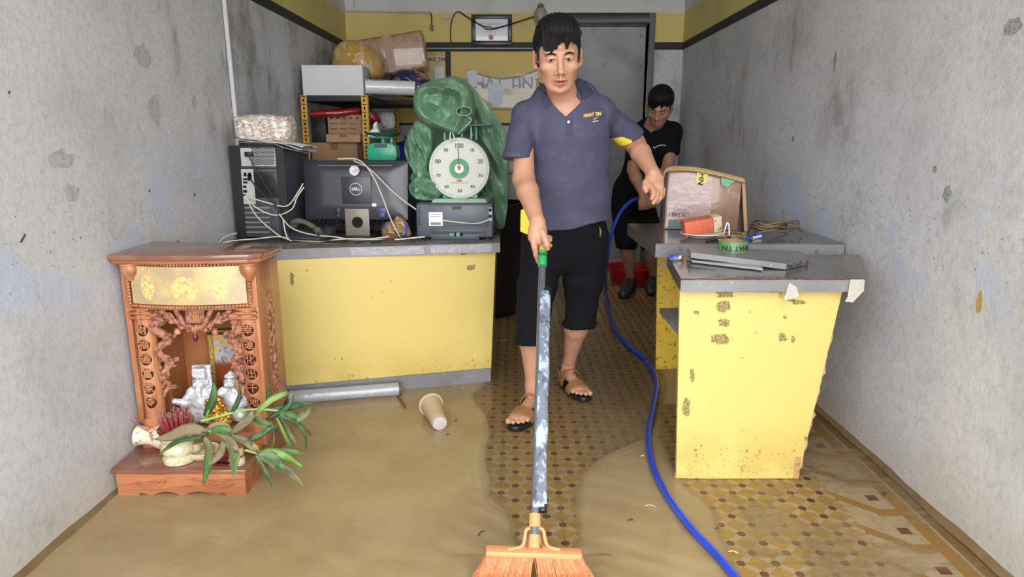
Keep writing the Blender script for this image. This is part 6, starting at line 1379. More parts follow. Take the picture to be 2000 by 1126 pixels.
bits(891, 821, .014, 60, .0025, M_twd, 'leaf_scrap', 'dark crumpled leaf bit floating right of the plastic cup', 'scrap')
bits(1860-1, 1034-1, .01, 20, .002, M_twd, 'leaf_scrap', 'small scrap on the key pattern border', 'scrap') if 0 else None
bits(1727, 964, .016, 15, .006, mat('navy_scrap', (40, 52, 84), .5), 'bottle_cap', 'small crushed navy cap on the tiles near the grey wall', 'cap')
bits(1432, 1078, .03, -20, .003, mat('yellow_wrapper', (206, 196, 110), .4), 'sweet_wrapper', 'crumpled yellow wrapper on the tiles right of the hose', 'wrapper')
bits(1401, 1032, .014, 15, .003, M_twd, 'leaf_scrap', 'dark leaf scrap at the mud edge right of the hose', 'scrap')
bits(1240, 650, .05, 5, .006, M_twd, 'wet_rag', 'flat dark rag lying on the tiles beyond the hose', 'rag')
bits(905, 757, .012, 0, .003, M_scr, 'paper_scrap', 'small round pale scrap by the kick board corner', 'scrap')
bits(983, 665, .05, 15, .002, M_scr, 'straw_piece', 'thin pale straw lying on the dark wet floor behind the left counter end', 'scrap')
# flecks stuck to the walls
for k, (x, y, w_, a_) in enumerate(((350, 472, .03, -20), (45, 465, .03, 40), (292, 372, .012, 60), (380, 380, .012, 70), (18, 180, .008, 60))): 
    p = P(x, y, X=XL+.002); m = MB(); m.box(p, (.003, w_, .003), rot=Matrix.Rotation(R(a_), 3, 'X')); m.obj('stuck_twig', M_twd, label=['dark twig stuck to the grey wall above the altar', 'dark twig stuck low on the grey wall at the picture edge', 'small twig fleck on the grey wall up from the altar top', 'short upright fleck on the wall beside the computer tower', 'tiny dark fleck high on the grey wall'][k], cat='twig')
for k, (x, y, rx, rz) in enumerate(((1849, 378, .014, .028), (1976, 52, .024, .024), (1548, 272, .010, .016), (1630, 120, .010, .045), (1912, 590, .008, .035), (1825, 330, .008, .012))):
    p = P(x, y, X=XR-.0012); m = MB(); random.seed(k+50); pts = []
    for i in range(16): a_ = 6.283*i/16; q = .75+.4*random.random(); pts.append(p+Vector((0, rx*1.6*q*math.cos(a_), rz*q*math.sin(a_))))
    m.prism([v+Vector((.0009, 0, 0)) for v in pts], (.0003, 0, 0)); m.obj('trim_plaster_patch_%d' % k, mat('plaster_ochre', (176, 146, 84), .9) if k == 4 else mat('exposed_render', (156, 155, 152), .95, var=[(120, .7, (112, 110, 106), .5, .6)]), kind='structure', smooth=None)
for k, (x, y, rx, rz) in enumerate(((303, 215, .022, .06), (280, 112, .03, .05), (380, 200, .012, .03), (140, 375, .02, .03), (120, 310, .03, .03))):
    p = P(x, y, X=XL+.0012); m = MB(); random.seed(k+80); pts = []
    for i in range(18): a_ = 6.283*i/18; q = .7+.5*random.random(); pts.append(p+Vector((0, rx*2.0*q*math.cos(a_), rz*q*math.sin(a_))))
    m.prism([v-Vector((.0009, 0, 0)) for v in pts], (-.0003, 0, 0)); m.obj('trim_plaster_stain_%d' % k, mat('old_stain', (176, 175, 172), .9, var=[(50, .6, (150, 148, 142), .45, .6)]), kind='structure', smooth=None)
# blue hose
hs = [P(1250, 388, Y=4.86), P(1236, 391, Y=4.84), P(1215, 410, Y=4.80), P(1196, 450, Y=4.75), P(1186, 500, Y=4.70)]
hs += [P(x, y, Z=zf+.012) for x, y in ((1183, 556), (1188, 600), (1202, 645), (1232, 678), (1264, 705), (1283, 745), (1276, 795), (1267, 845), (1274, 905), (1302, 965), (1350, 1030), (1402, 1085), (1452, 1145), (1500, 1210))]
m = MB(); m.tube(bez(hs, 8), .0125, 12); m.obj('garden_hose', mat('blue_hose', (40, 72, 196), .3, var=[(40, .5, (30, 54, 160), .45, .6)], coat=.3), smooth=60, label='long blue hose snaking across the flooded floor to the man in black', cat='hose')
# red basin behind the second man
rbn = thing('plastic_basin', 'red plastic basin on the floor behind the man in black', 'basin', (P(1232, 545, Y=5.66).x, 5.66, 0))
m = MB(); m.lathe([(.14, 0), (.16, .01), (.205, .13), (.215, .135), (.212, .142), (.2, .138), (.155, .015), (.001, .012)], (0, 0, 0), 40); m.obj('basin_wall', mat('red_basin', (178, 34, 34), .35), rbn, smooth=50)
# ================================================================ PEOPLE
def skinc(col, col2):
    def fn(nt, vec, c, b):
        n1 = noise(nt, vec, 14, 4); n2 = noise(nt, vec, 60, 3); c = mixc(nt, mth(nt, 'MULTIPLY', rng(nt, n1, .4, .7), .4), lin(col), lin(col2))
        return mixc(nt, mth(nt, 'MULTIPLY', rng(nt, n2, .5, .75), .2), c, lin(tuple(v*.82 for v in col)))
    return fn
M_skin = mat('warm_skin', (198, 150, 124), .45, custom=skinc((187, 139, 114), (174, 120, 96)), sss=.12)
M_skin2 = mat('tan_skin', (176, 128, 102), .5, custom=skinc((172, 126, 102), (150, 104, 82)), sss=.1)
M_lips = mat('lip_skin', (160, 92, 86), .4, var=[(40, .3, (150, 84, 80), .5, .7)])
M_hair = mat('black_hair', (13, 12, 13), .62, spec=.25, var=[(60, .5, (24, 22, 24), .5, .7, (1, 1, .2))], bump=(120, .6, (1, 1, .25)))
M_shirt = mat('slate_blue_polo', (67, 67, 90), .75, var=[(3, .4, (56, 56, 78), .45, .65), (30, .25, (98, 98, 120), .5, .75)], bump=(300, .25))
M_yelc = mat('yellow_cloth', (228, 210, 60), .7)
M_shorts = mat('black_cloth', (13, 14, 19), .9, spec=.2, var=[(4, .5, (20, 23, 30), .45, .7)], bump=(200, .3))
M_shirt2 = mat('black_tshirt', (12, 12, 15), .85, spec=.2, var=[(4, .5, (28, 28, 34), .45, .7)])
M_strap = mat('tan_leather', (150, 108, 66), .5, var=[(20, .5, (120, 84, 50), .5, .7)], bump=(120, .3))
M_sole = mat('black_rubber', (26, 26, 28), .35)
M_white_e = mat('eye_white', (206, 200, 194), .3); M_iris = mat('dark_iris', (20, 13, 11), .5, spec=.2)

def hit(fld, px, py, y0=2.0, y1=3.6):
    """first surface of a field seen at a photograph pixel"""
    ys = np.linspace(y0, y1, 400); X = np.array([P(px, py, Y=y) for y in ys]); d = fld.ev(X)
    k = np.argmax(d < 0); 
    return Vector(X[k]) if d[k] < 0 else P(px, py, Y=(y0+y1)/2)
def head(f, fr, open_mouth=True, neck_to=None):
    f.fr = fr
    E = f.ell; Cp = f.cap
    E((0, .018, .038), (.077, .094, .084), .01); E((0, -.022, .0), (.070, .070, .080), .03); E((0, -.035, -.05), (.056, .052, .052), .03)
    E((0, -.048, -.082), (.036, .036, .030), .022); E((0, -.070, -.100), (.021, .018, .015), .016)
    for s in (-1, 1):
        Cp((s*.054, .0, -.05), (s*.026, -.055, -.092), .020, .016, .02); E((s*.046, -.062, -.022), (.022, .020, .017), .018)
        Cp((s*.012, -.088, .028), (s*.044, -.074, .030), .0095, .0085, .014)
        E((s*.031, -.100, .010), (.019, .012, .011), .010, -1)
        E((s*.031, -.0785, .008), (.0165, .0135, .0125), .005)
        Cp((s*.017, -.0895, .0135), (s*.046, -.0815, .0120), .0024, .0022, .005); E((s*.031, -.0945, .0062), (.0140, .0055, .0036), .0012, -1)
        E((s*.083, .006, -.002), (.0085, .019, .033), .006, rot=Matrix.Rotation(s*.35, 3, 'Z')); E((s*.074, .022, -.004), (.012, .012, .022), .006)
        E((s*.0905, -.002, .0), (.006, .009, .018), .004, -1); E((s*.078, .002, -.030), (.007, .009, .010), .005)
        E((s*.0145, -.0985, -.037), (.0088, .010, .0078), .004)
    Cp((0, -.088, .018), (0, -.106, -.026), .0090, .0108, .011); E((0, -.1105, -.031), (.0125, .0115, .0105), .006)
    for s in (-1, 1): E((s*.0075, -.109, -.0425), (.0038, .006, .0035), .003, -1)
    Cp((0, -.098, -.046), (0, -.098, -.056), .0055, .0055, .006)
    for s in (-1, 1):
        Cp((0, -.1015, -.0605), (s*.013, -.099, -.0595), .0042, .0042, .004); Cp((s*.013, -.099, -.0598), (s*.0240, -.090, -.0648), .0040, .0025, .005)
        Cp((0, -.0985, -.0745), (s*.014, -.0955, -.0735), .0054, .0050, .005); Cp((s*.013, -.0958, -.0730), (s*.0235, -.0885, -.0668), .0046, .0025, .005)
    if open_mouth: E((0, -.101, -.0672), (.015, .013, .0018), .002, -1)
    E((0, -.085, -.086), (.02, .006, .004), .006, -1)
    f.fr = None
def hairfield(fr, s=1.0, seed=3):
    h = Field(); h.fr = fr
    h.ell((0, .026, .047), (.089, .103, .093), .01); h.ell((0, .05, -.01), (.080, .070, .070), .02)
    h.ell((0, -.02, .098), (.078, .085, .055), .02)
    h.boxf((0, -.135, -.008), (.067, .10, .080), .03, .008, -1)           # the face
    h.boxf((0, -.03, -.16), (.2, .2, .115), .01, .01, -1)                # below the ears
    for sgn in (-1, 1): h.boxf((sgn*.095, -.012, -.022), (.034, .046, .040), .01, .006, -1)
    h.fr = fr; r = np.random.RandomState(seed)
    fringe = [(x_, z0_+.014, z1_+.021, dx_) for x_, z0_, z1_, dx_ in [(-.058, .052, .030, -.003), (-.048, .058, .022, -.006), (-.038, .060, .014, -.008), (-.029, .062, .018, -.006), (-.020, .064, .008, -.010), (-.011, .066, .020, -.004), (-.002, .068, .036, .0), (.008, .070, .044, .004), (.018, .070, .034, .004), (.028, .070, .020, -.004), (.038, .068, .044, .002), (.050, .062, .036, .0), (.060, .055, .030, 0)]]
    for x, z0, z1, dx in fringe:
        yy = -.083+.35*x*x*12
        h.cap((x+.006, yy+.001, z0+.018), (x+dx, yy-.008, z1+.003), .0125, .0048, .007)
    for sgn in (-1, 1): h.cap((sgn*.072, -.030, .04), (sgn*.0715, -.038, .000), .008, .004, .006)
    M = np.array(fr.inverted())
    def dsp(X):
        L = X @ M[:3, :3].T+M[:3, 3]; a = np.arctan2(L[:, 0], L[:, 1]+.35); 
        return .0011*np.sin(a*190+6*np.sin(L[:, 2]*30))*np.sin(L[:, 2]*50+a*30)+.0008*np.sin(L[:, 0]*420+L[:, 2]*50)
    h.disp = dsp; h.fr = None; return h
def foot(f, heel, toe, top=None, w=1.0):
    """bare foot standing on a sole; heel and toe are floor points"""
    d = Vector(toe)-Vector(heel); L = d.length; a = math.atan2(-d.x, d.y)
    F_ = Matrix.Translation(Vector(heel)+Vector((0, 0, .026))) @ Matrix.Rotation(a, 4, 'Z') @ Matrix.Scale(1.1, 4); f.fr = F_
    f.ell((0, .02*L/.24, .026), (.030*w, .036, .028), .01); f.cap((0, .04, .040), (0, .15, .022), .030*w, .024*w, .015, squash=((0, 0, 1), .9)); f.ell((.003, .165*L/.24, .014), (.042*w, .040, .018), .012)
    f.cap((0, .03, .045), (0, .05, .10), .034, .030, .015)
    return F_
def sandal(F_, parent, side, L=.245):
    m = MB(); n = 40; pr = []
    for i in range(n):
        a = 2*math.pi*i/n; y = .107+ (L/2+.008)*math.cos(a); wv = .040+.013*math.exp(-((y-.17)/.07)**2); x = wv*math.copysign(abs(math.sin(a))**.75, math.sin(a))+.006*side*math.sin((y-.05)*14); pr.append((x, y, -.021))
    m.prism(pr, (0, 0, .019)); bmesh.ops.transform(m.bm, matrix=F_, verts=m.bm.verts); so = m.obj('sandal_sole', M_sole, parent, True, bevel=.003)
    def strap(y0, y1, h0, h1, w0, nm):
        mm = MB()
        def fn(u, v):
            a = math.pi*(u*1.04-.02); y = lerp(y0, y1, v); h = lerp(h0, h1, v); ww = w0+.0
            return F_ @ Vector((ww*math.cos(a), y+.012*math.sin(a), -.006+h*max(0, math.sin(a))**.8))
        mm.sheet(lambda u, v: fn(min(max(u, 0), 1), v), 26, 4, .004); return mm.obj(nm, M_strap, parent, True, smooth=60)
    strap(.128, .172, .052, .042, .0475, 'sandal_strap'); strap(.045, .075, .088, .078, .041, 'sandal_strap'); strap(.020, .040, .092, .090, .0375, 'sandal_strap')
    mm = MB(); mm.sheet(lambda u, v: F_ @ Vector((.036*math.cos(math.pi*(1+u)), .018+.038*math.sin(math.pi*(1+u)), .035+.022*v)), 22, 3, .004); mm.obj('heel_strap', M_strap, parent, True, smooth=60)

# ---------------------------------------------------------------- man with the broom
YH = 2.65
hc = P(1089, 112, Y=YH)
FRH = Matrix.Translation(hc) @ Matrix.Rotation(R(2), 4, 'Z') @ Matrix.Rotation(R(-3), 4, 'Y') @ Matrix.Rotation(R(15), 4, 'X') @ Matrix.Scale(1.035, 4)
hero = thing('person', 'man in dark blue polo shirt and rolled black trousers sweeping with the broom', 'person', (.17, 2.9, 0))
hero['kind'] = 'thing'
b = Field(); head(b, FRH)
nk0 = FRH @ Vector((0, .015, -.06)); nb0 = P(1104, 205, Y=2.765)
b.cap(nk0, nb0, .053, .061, .016); b.cap(nb0, P(1065, 225, Y=2.76), .055, .040, .03); b.cap(nb0, P(1145, 222, Y=2.765), .055, .040, .03)
ch, wa = P(1111, 258, Y=2.765), P(1112, 410, Y=2.845)
b.cap(ch, wa, .150, .150, .03, squash=((0, 1, 0), .56))
shR, elR, wrR = P(1022, 230, Y=2.74), P(1023, 350, Y=2.64), P(1050, 434, Y=2.45)
shL, elL, wrL = P(1174, 228, Y=2.80), P(1240, 280, Y=2.91), P(1275, 338, Y=2.71)
b.cap(shR, elR, .037, .042, .02); b.cap(elR, lerp(elR, wrR, .3), .041, .041, .012); b.cap(lerp(elR, wrR, .3), wrR, .041, .0255, .012, squash=((0, 1, 0), .92))
b.cap(shL, elL, .036, .043, .02); b.cap(elL, lerp(elL, wrL, .35), .042, .041, .012); b.cap(lerp(elL, wrL, .35), wrL, .041, .0265, .012)
Q = lambda t: [P(x, y, Y=Y_) for x, y, Y_ in t]
# right hand round the handle
b.chain(Q([(1050, 434, 2.45), (1050, 450, 2.435), (1049, 463, 2.425)]), [.0265, .031, .030], .010, squash=((0, 1, 0), .62))
b.cap(P(1041, 462, Y=2.43), P(1059, 458, Y=2.43), .017, .017, .010)
b.chain(Q([(1040, 463, 2.425), (1044, 482, 2.41), (1047, 497, 2.418), (1051, 511, 2.43)]), [.0125, .0105, .0095, .0075], .004)
b.chain(Q([(1058, 452, 2.42), (1064, 466, 2.405), (1068, 477, 2.40), (1070, 485, 2.405)]), [.0145, .0120, .0112, .0085], .005)
b.chain(Q([(1046, 462, 2.45), (1050, 478, 2.485), (1066, 480, 2.49), (1075, 479, 2.462)]), [.012, .0105, .0095, .0078], .003)
b.chain(Q([(1052, 460, 2.46), (1060, 470, 2.49), (1072, 470, 2.478), (1074, 469, 2.455)]), [.012, .010, .0095, .0078], .003)
b.chain(Q([(1058, 456, 2.46), (1066, 462, 2.48), (1074, 464, 2.465), (1071, 462, 2.45)]), [.011, .0095, .0085, .007], .003)
# left hand, relaxed
b.chain(Q([(1275, 338, 2.71), (1277, 352, 2.69), (1280, 364, 2.67)]), [.027, .035, .034], .010, squash=((.25, .9, -.3), .5))
b.chain(Q([(1268, 347, 2.69), (1261, 357, 2.672), (1260, 366, 2.66), (1262, 373, 2.652)]), [.015, .0125, .0115, .0095], .006)
b.chain(Q([(1271, 362, 2.665), (1277, 374, 2.642), (1276, 382, 2.634), (1273, 387, 2.634)]), [.0125, .0105, .0095, .0082], .004)
b.chain(Q([(1278, 362, 2.668), (1284, 377, 2.648), (1281, 389, 2.640), (1276, 396, 2.642)]), [.0125, .0105, .0098, .0085], .003)
b.chain(Q([(1285, 362, 2.675), (1291, 375, 2.658), (1289, 387, 2.652), (1284, 394, 2.655)]), [.012, .010, .0092, .008], .003)
b.chain(Q([(1290, 362, 2.684), (1296, 371, 2.668), (1295, 380, 2.664), (1292, 386, 2.666)]), [.0105, .0088, .0082, .0072], .003)
# legs
hpR, knR, anR = P(1062, 465, Y=2.87), P(1037, 612, Y=2.80), P(1034, 782, Y=2.80)
hpL, knL, anL = P(1148, 465, Y=2.88), P(1134, 600, Y=2.95), P(1112, 722, Y=3.11)
b.cap(wa, P(1105, 455, Y=2.87), .13, .115, .03, squash=((0, 1, 0), .55))
heR, toR = P(1049, 806, Z=.0), P(1004, 842, Z=.0); heR.y += .035
heL, toL = P(1103, 752, Z=0), P(1139, 782, Z=0); heL.y += .02
def L_(a, bb, t): return lerp(a, bb, t)
for hp, kn, an, he, to in ((hpR, knR, anR, heR, toR), (hpL, knL, anL, heL, toL)):
    ank = Vector((L_(he, to, .2).x, L_(he, to, .2).y, .105))
    b.cap(hp, kn, .066, .046, .02); b.cap(kn, L_(kn, ank, .32), .046, .053, .02); b.cap(L_(kn, ank, .32), L_(kn, ank, .85), .053, .030, .02); b.cap(L_(kn, ank, .85), ank, .030, .031, .01)
FfR = foot(b, heR, toR); 
for i, (x, L1, r_) in enumerate(((.026, .222, .0125), (.007, .222, .0095), (-.010, .212, .009), (-.024, .200, .0085), (-.036, .184, .008))):
    b.cap((x*1, .175, .014), (x*1.05, L1, .010), r_*1.05, r_, .003)
FfL = foot(b, heL, toL)
for i, (x, L1, r_) in enumerate(((-.026, .222, .0125), (-.007, .222, .0095), (.010, .212, .009), (.024, .200, .0085), (.036, .184, .008))):
    b.cap((x*1, .175, .014), (x*1.05, L1, .010), r_*1.05, r_, .003)
b.fr = None
skin = b.obj('body', .0026, [M_skin], hero)
Hi = np.array(FRH.inverted())
def lipf(c):
    L = c @ Hi[:3, :3].T+Hi[:3, 3]; z = L[:, 2]; x = L[:, 0]; y = L[:, 1]
    top = -.0570-.0065*(np.abs(x)/.0245)**1.6; bot = -.0785+.012*(np.abs(x)/.0245)**2
    return ((z < top) & (z > bot) & (np.abs(x) < .0245) & (y < -.080)).astype(int)
face_mats(skin, [M_skin, M_lips], lipf)
hh = hairfield(FRH); hh.obj('hair', .0024, M_hair, hero)
for s in (-1, 1):
    m = MB(); m.ball(FRH @ Vector((s*.031, -.0795, .0065)), (.0128, .0108, .0090), 20, 12); ey = m.obj('eye', M_white_e, hero, True, smooth=180)
    m = MB(); m.ball(FRH @ Vector((s*.031-.0012, -.0895, .0056)), (.0056, .0016, .0050), 14, 8); m.obj('iris', M_iris, ey, True, smooth=180)
    m = MB(); m.tube(bez([FRH @ Vector((s*.0175, -.0915, .0072)), FRH @ Vector((s*.030, -.0935, .0104)), FRH @ Vector((s*.0455, -.0835, .0078))]), [.0009]*17, 6); m.obj('eyelash', M_hair, hero, True)
    m = MB(); m.tube(bez([FRH @ Vector((s*.014, -.0970, .0238)), FRH @ Vector((s*.030, -.0958, .0290)), FRH @ Vector((s*.049, -.0825, .0235))]), [.0012+.0022*math.sin(math.pi*(i+1)/18) for i in range(17)], 6, flat=1); m.obj('eyebrow', M_hair, hero, True)
# polo shirt
t = Field()
sR1 = P(1009, 312, Y=2.665); sL1 = P(1232, 270, Y=2.895)
def cut(fld, p, d, r_=.12, k=.003, dp=.08):
    d = Vector(d).normalized(); q = d.to_track_quat('Z', 'Y').to_matrix(); fld.boxf(Vector(p)+d*dp, (r_, r_, dp), .001, k, -1, rot=q)
t.cap(P(1026, 230, Y=2.75), sR1, .052, .062, .03); cut(t, sR1, Vector((-.05, -.18, -1)), .095)
t.p.append(('S', 0)) if 0 else None
t.cap(P(1111, 262, Y=2.765), P(1113, 445, Y=2.86), .166, .174, .03, squash=((0, 1, 0), .70))
t.cap(P(1032, 230, Y=2.76), P(1106, 212, Y=2.78), .053, .088, .03); t.cap(P(1106, 212, Y=2.78), P(1174, 216, Y=2.785), .088, .054, .03)
t.cap(P(1072, 190, Y=2.79), P(1138, 186, Y=2.80), .054, .054, .03)
# open cuffs, hem and neck
cut(t, P(1114, 449, Y=2.72), Vector((.165, .0, -1)), .30, dp=.16)
t.cap(nk0, nb0+Vector((0, 0, -.02)), .060, .062, .006, -1)
t.boxf(P(1107, 196, Y=2.63), (.045, .14, .045), .002, .006, -1, rot=Matrix.Rotation(R(45), 3, 'Y'))
wr1 = wrinkle(.0042, 17, 21); wr2 = wrinkle(.0017, 48, 5)
def shd(X):
    s = wr1(X)+wr2(X); x = X[:, 0]; z = X[:, 2]     # drag folds running down from the arm pits
    s += .0045*np.sin(38*(x*.9+z*.35)+5*np.sin(z*9))*np.clip((1.22-z)/.25, 0, 1)*.6
    s += .0022*np.sin(75*(x*.5-z*.9))*np.exp(-((x-.03)/.07)**2)
    return s
t.disp = shd
tl_ = Field(); tl_.cap(P(1174, 220, Y=2.79), sL1, .053, .060, .03); cut(tl_, sL1, Vector((.50, .25, -.80)), .085)
t.extra = tl_
so = t.obj('polo_shirt', .0036, [M_shirt], hero)
a1 = np.array(P(1018, 432, Y=2.78)); a2 = np.array(sL1)
def yel(c):
    low = (c[:, 0] < P(1034, 430, Y=2.78).x-.0) & (c[:, 2] < P(1018, 402, Y=2.78).z) & (c[:, 0] > -.1)
    cuff = (np.linalg.norm(c-np.array(P(1212, 279, Y=2.86)), axis=1) < .052) & (c[:, 0] > P(1196, 280, Y=2.8).x) & (c[:, 2] < P(1212, 266, Y=2.83).z+(c[:, 0]-P(1212, 266, Y=2.83).x)*-.35)
    return (low | cuff).astype(int)
face_mats(so, [M_shirt, M_yelc], yel)
t2 = t
m = MB(); m.prism([P(1017, 410, Y=2.80), P(1040, 402, Y=2.80), P(1042, 452, Y=2.80), P(1030, 458, Y=2.80), P(1016, 452, Y=2.80)], (0, .012, 0)); m.obj('side_panel', M_yelc, hero, True, bevel=.003, label='yellow side panel at the shirt hem')
def on(px_, py_, off=.003): p = hit(t2, px_, py_); return p+Vector((0, -off, 0))
def patch(poly, nm, m_, th=.004, off=.004, parent=hero, n=5):
    """cloth patch that follows the shirt surface"""
    pts = [Vector((x, y, 0)) for x, y in poly]; mb = MB(); L = []
    for i in range(len(pts)):
        for k in range(n): q = lerp(pts[i], pts[(i+1) % len(pts)], k/n); L.append(on(q.x, q.y, off))
    c = on(sum(p.x for p in pts)/len(pts), sum(p.y for p in pts)/len(pts), off+.003); N = len(L); o_ = Vector((0, -th, 0))
    mb._add(L+[p+o_ for p in L]+[c, c+o_], [(i, (i+1) % N, N+(i+1) % N, N+i) for i in range(N)]+[(2*N, (i+1) % N, i) for i in range(N)]+[(2*N+1, N+i, N+(i+1) % N) for i in range(N)])
    return mb.obj(nm, m_, parent, True, smooth=50)
M_coll = mat('polo_collar', (60, 60, 82), .75, bump=(300, .3))
patch([(1053, 160), (1056, 190), (1067, 213), (1079, 197), (1068, 178), (1062, 166)], 'collar_flap', M_coll, th=.006, off=.004)
patch([(1127, 152), (1143, 158), (1159, 182), (1137, 194), (1119, 211), (1122, 186)], 'collar_flap', M_coll, th=.006, off=.004)
m = MB(); nc = L_(nk0, nb0, .72)
def colr(u, v):
    a = R(-38)+R(256)*u; rx, ry = .071-.006*v, .070-.006*v; x = rx*math.cos(a); y = ry*math.sin(a)
    return nc+Vector((x, y+.012, .030*v-.010+.035*(y/.07)*.6))
m.sheet(colr, 40, 4, .006); m.obj('collar_band', M_coll, hero, True, smooth=60)
pk = patch([(1104, 206), (1115, 206), (1119, 262), (1106, 266)], 'placket', M_coll, th=.002, off=.0035)
for (x, y) in ((1096, 216), (1110, 238)): m = MB(); p = on(x, y, .013); m.cyl(p, p+Vector((0, .004, 0)), .0055, seg=16); m.obj('button', mat('pale_button', (176, 176, 188), .3), so, True)
p = on(1157, 224, .0045); q = on(1140, 225, .0045); q2 = on(1172, 221, .0045); Mt = face_M(p, q2-q, (0, -.1, 1))
m = MB(); m.text('NHAT TIN', .0185, Mt, .0004, .0007); m.tube(bez([p+Vector((-.004, -.001, -.011)), p+Vector((.006, -.0015, -.016)), p+Vector((.018, -.001, -.009))]), .0011, 5); m.obj('logo_lettering', mat('logo_yellow', (236, 208, 90), .5), so, True, smooth=None)
m = MB(); p = on(1161, 231, .0045); m.text('logistics', .0085, face_M(p+Vector((.004, 0, -.011)), q2-q, (0, -.1, 1)), .0003, .0003); m.obj('small_lettering', M_wht_txt, so, True, smooth=None)
# black trousers rolled below the knee
s_ = Field()
s_.cap(P(1107, 425, Y=2.86), P(1107, 462, Y=2.875), .162, .166, .03, squash=((0, 1, 0), .74))
cR, cL = P(1036, 652, Y=2.775), P(1132, 615, Y=2.955)
s_.cap(hpR, L_(hpR, cR, .5), .095, .082, .025); s_.cap(L_(hpR, cR, .5), cR, .082, .066, .02); s_.cap(hpL, L_(hpL, cL, .5), .095, .086, .025); s_.cap(L_(hpL, cL, .5), cL, .086, .069, .02)
cut(s_, P(1036, 672, Y=2.775), (.05, -.05, -1), .11); cut(s_, P(1132, 637, Y=2.96), (-.05, -.1, -1), .11)
for c_, r_ in ((P(1037, 664, Y=2.775), .067), (P(1132, 632, Y=2.96), .070)):
    for k in range(14): a = k*2*math.pi/14; a2_ = (k+1)*2*math.pi/14; s_.cap(c_+Vector((r_*.93*math.cos(a), r_*.93*math.sin(a), .003*math.sin(3*a))), c_+Vector((r_*.93*math.cos(a2_), r_*.93*math.sin(a2_), .003*math.sin(3*a2_))), .0105, k=.01)
sw1, sw2 = wrinkle(.004, 20, 9), wrinkle(.0016, 70, 2); s_.disp = lambda X: sw1(X)+sw2(X)
s_.obj('trousers', .004, M_shorts, hero)
m = MB(); m.tube(bez([P(1171, 444, Y=2.72), P(1173, 452, Y=2.715), P(1172, 462, Y=2.72)]), [.005]*5+[.007]*8+[.004]*4, 8, flat=.6); m.obj('pocket_tag', mat('brown_tag', (120, 98, 72), .6), hero, True)
sandal(FfR, hero, 1); sandal(FfL, hero, -1)
m = MB(); m.tube([P(1288, 377, Y=2.657)+Vector((.0112*math.cos(a), .0112*math.sin(a), .002*math.sin(a))) for a in [i*.4488 for i in range(15)]], .0012, 6); m.obj('ring', mat('gold_ring', (212, 170, 90), .2, metal=.9), hero, True)

# ---------------------------------------------------------------- broom
def proj(p):
    q = Vector(p)-Vector((0, 0, H)); f_ = q.y*math.cos(TH)-q.z*math.sin(TH); u_ = q.y*math.sin(TH)+q.z*math.cos(TH); return 1007+FOC*q.x/f_, 563-FOC*u_/f_
T_ = P(1061, 458, Y=2.475); B_ = P(1043, 1072, Y=1.635)
def S(py):
    lo, hi = 0.0, 1.0
    for _ in range(40):
        md = (lo+hi)/2
        if proj(lerp(T_, B_, md))[1] < py: lo = md
        else: hi = md
    return lerp(T_, B_, lo)
brm = thing('broom', 'long handled broom with orange bristles and plastic wrapped handle', 'broom', (B_.x, B_.y, 0))
sd = (T_-B_).normalized()
rt_ = .0125
m = MB(); m.cyl(S(460), S(492), .0145, .0155, 20); m.cyl(T_+sd*.01, T_, .011, .0145, 20); m.obj('wooden_grip', mat('tan_grip', (190, 146, 84), .5, var=[(20, .4, (160, 116, 60), .5, .7)]), brm, True)
m = MB(); m.tube([L_(S(492), S(520), i/8) for i in range(9)], [.0158+.0008*math.sin(i*2.2) for i in range(9)], 20); gtp = m.obj('green_tape', mat('bright_green_tape', (44, 170, 92), .25, coat=.5, bump=(60, .8)), brm, True)
m = MB(); m.text('PHÚ', .018, face_M(S(501)+Vector((0, -.0125, .0115)), (1, 0, 0), sd), .0004, .0005); m.obj('lettering', M_black_txt, gtp, True, smooth=None)
m = MB(); m.cyl(S(519), S(1052), rt_, seg=20); m.obj('steel_tube', mat('blue_grey_steel', (150, 158, 172), .22, metal=.85), brm, True)
m = MB(); sr = Vector((1, 0, 0)); random.seed(6); n = 60
L = [L_(S(572), S(992), i/n) for i in range(n+1)]
vs = []; seg = 18
for i, p in enumerate(L):
    tg = sd; sx_ = sr; sy_ = tg.cross(sx_); ww = .0205+.001*math.sin(i*.35)+random.uniform(-.0003, .0003)
    for k in range(seg):
        a = 2*math.pi*k/seg; wv = 1+.03*math.sin(3*a+i*.25)+.025*math.sin(5*a-i*.4); vs.append(p+sx_*(.0105+ww*wv*math.cos(a))+sy_*(.0165*wv*math.sin(a)))
m._add(vs, [(i*seg+k, i*seg+(k+1) % seg, (i+1)*seg+(k+1) % seg, (i+1)*seg+k) for i in range(n) for k in range(seg)]+[tuple(range(seg)), tuple(n*seg+k for k in range(seg))])
m.obj('plastic_wrap', mat('streaked_grey_wrap', (112, 118, 132), .12, coat=.9, var=[(7, .85, (176, 196, 224), .48, .56, (3, 3, .3)), (16, .8, (58, 60, 68), .5, .66, (2, 2, .4)), (50, .5, (214, 220, 230), .62, .7, (1.5, 1.5, .3))], bump=(30, .6, (1, 1, .35))), brm, True, smooth=70)
for y0_, y1_ in ((562, 578), (984, 1000)):
    m = MB(); m.cyl(S(y0_)+sr*.021, S(y1_)+sr*.021, .0125, seg=16); m.obj('black_end', M_sole, brm, True, bevel=.003)
M_opl = mat('orange_tan_plastic', (214, 146, 98), .4, var=[(9, .3, (196, 128, 82), .5, .7)])
m = MB(); m.cyl(S(1004), S(1030), .0155, .0165, 24); m.obj('upper_collar', M_opl, brm, True)
m = MB(); m.cyl(S(1045), B_, .0145, .016, 24); m.obj('socket', M_opl, brm, True)
hw = 94*pxm(1.63, .13); bt = B_+Vector((0, 0, -.004))
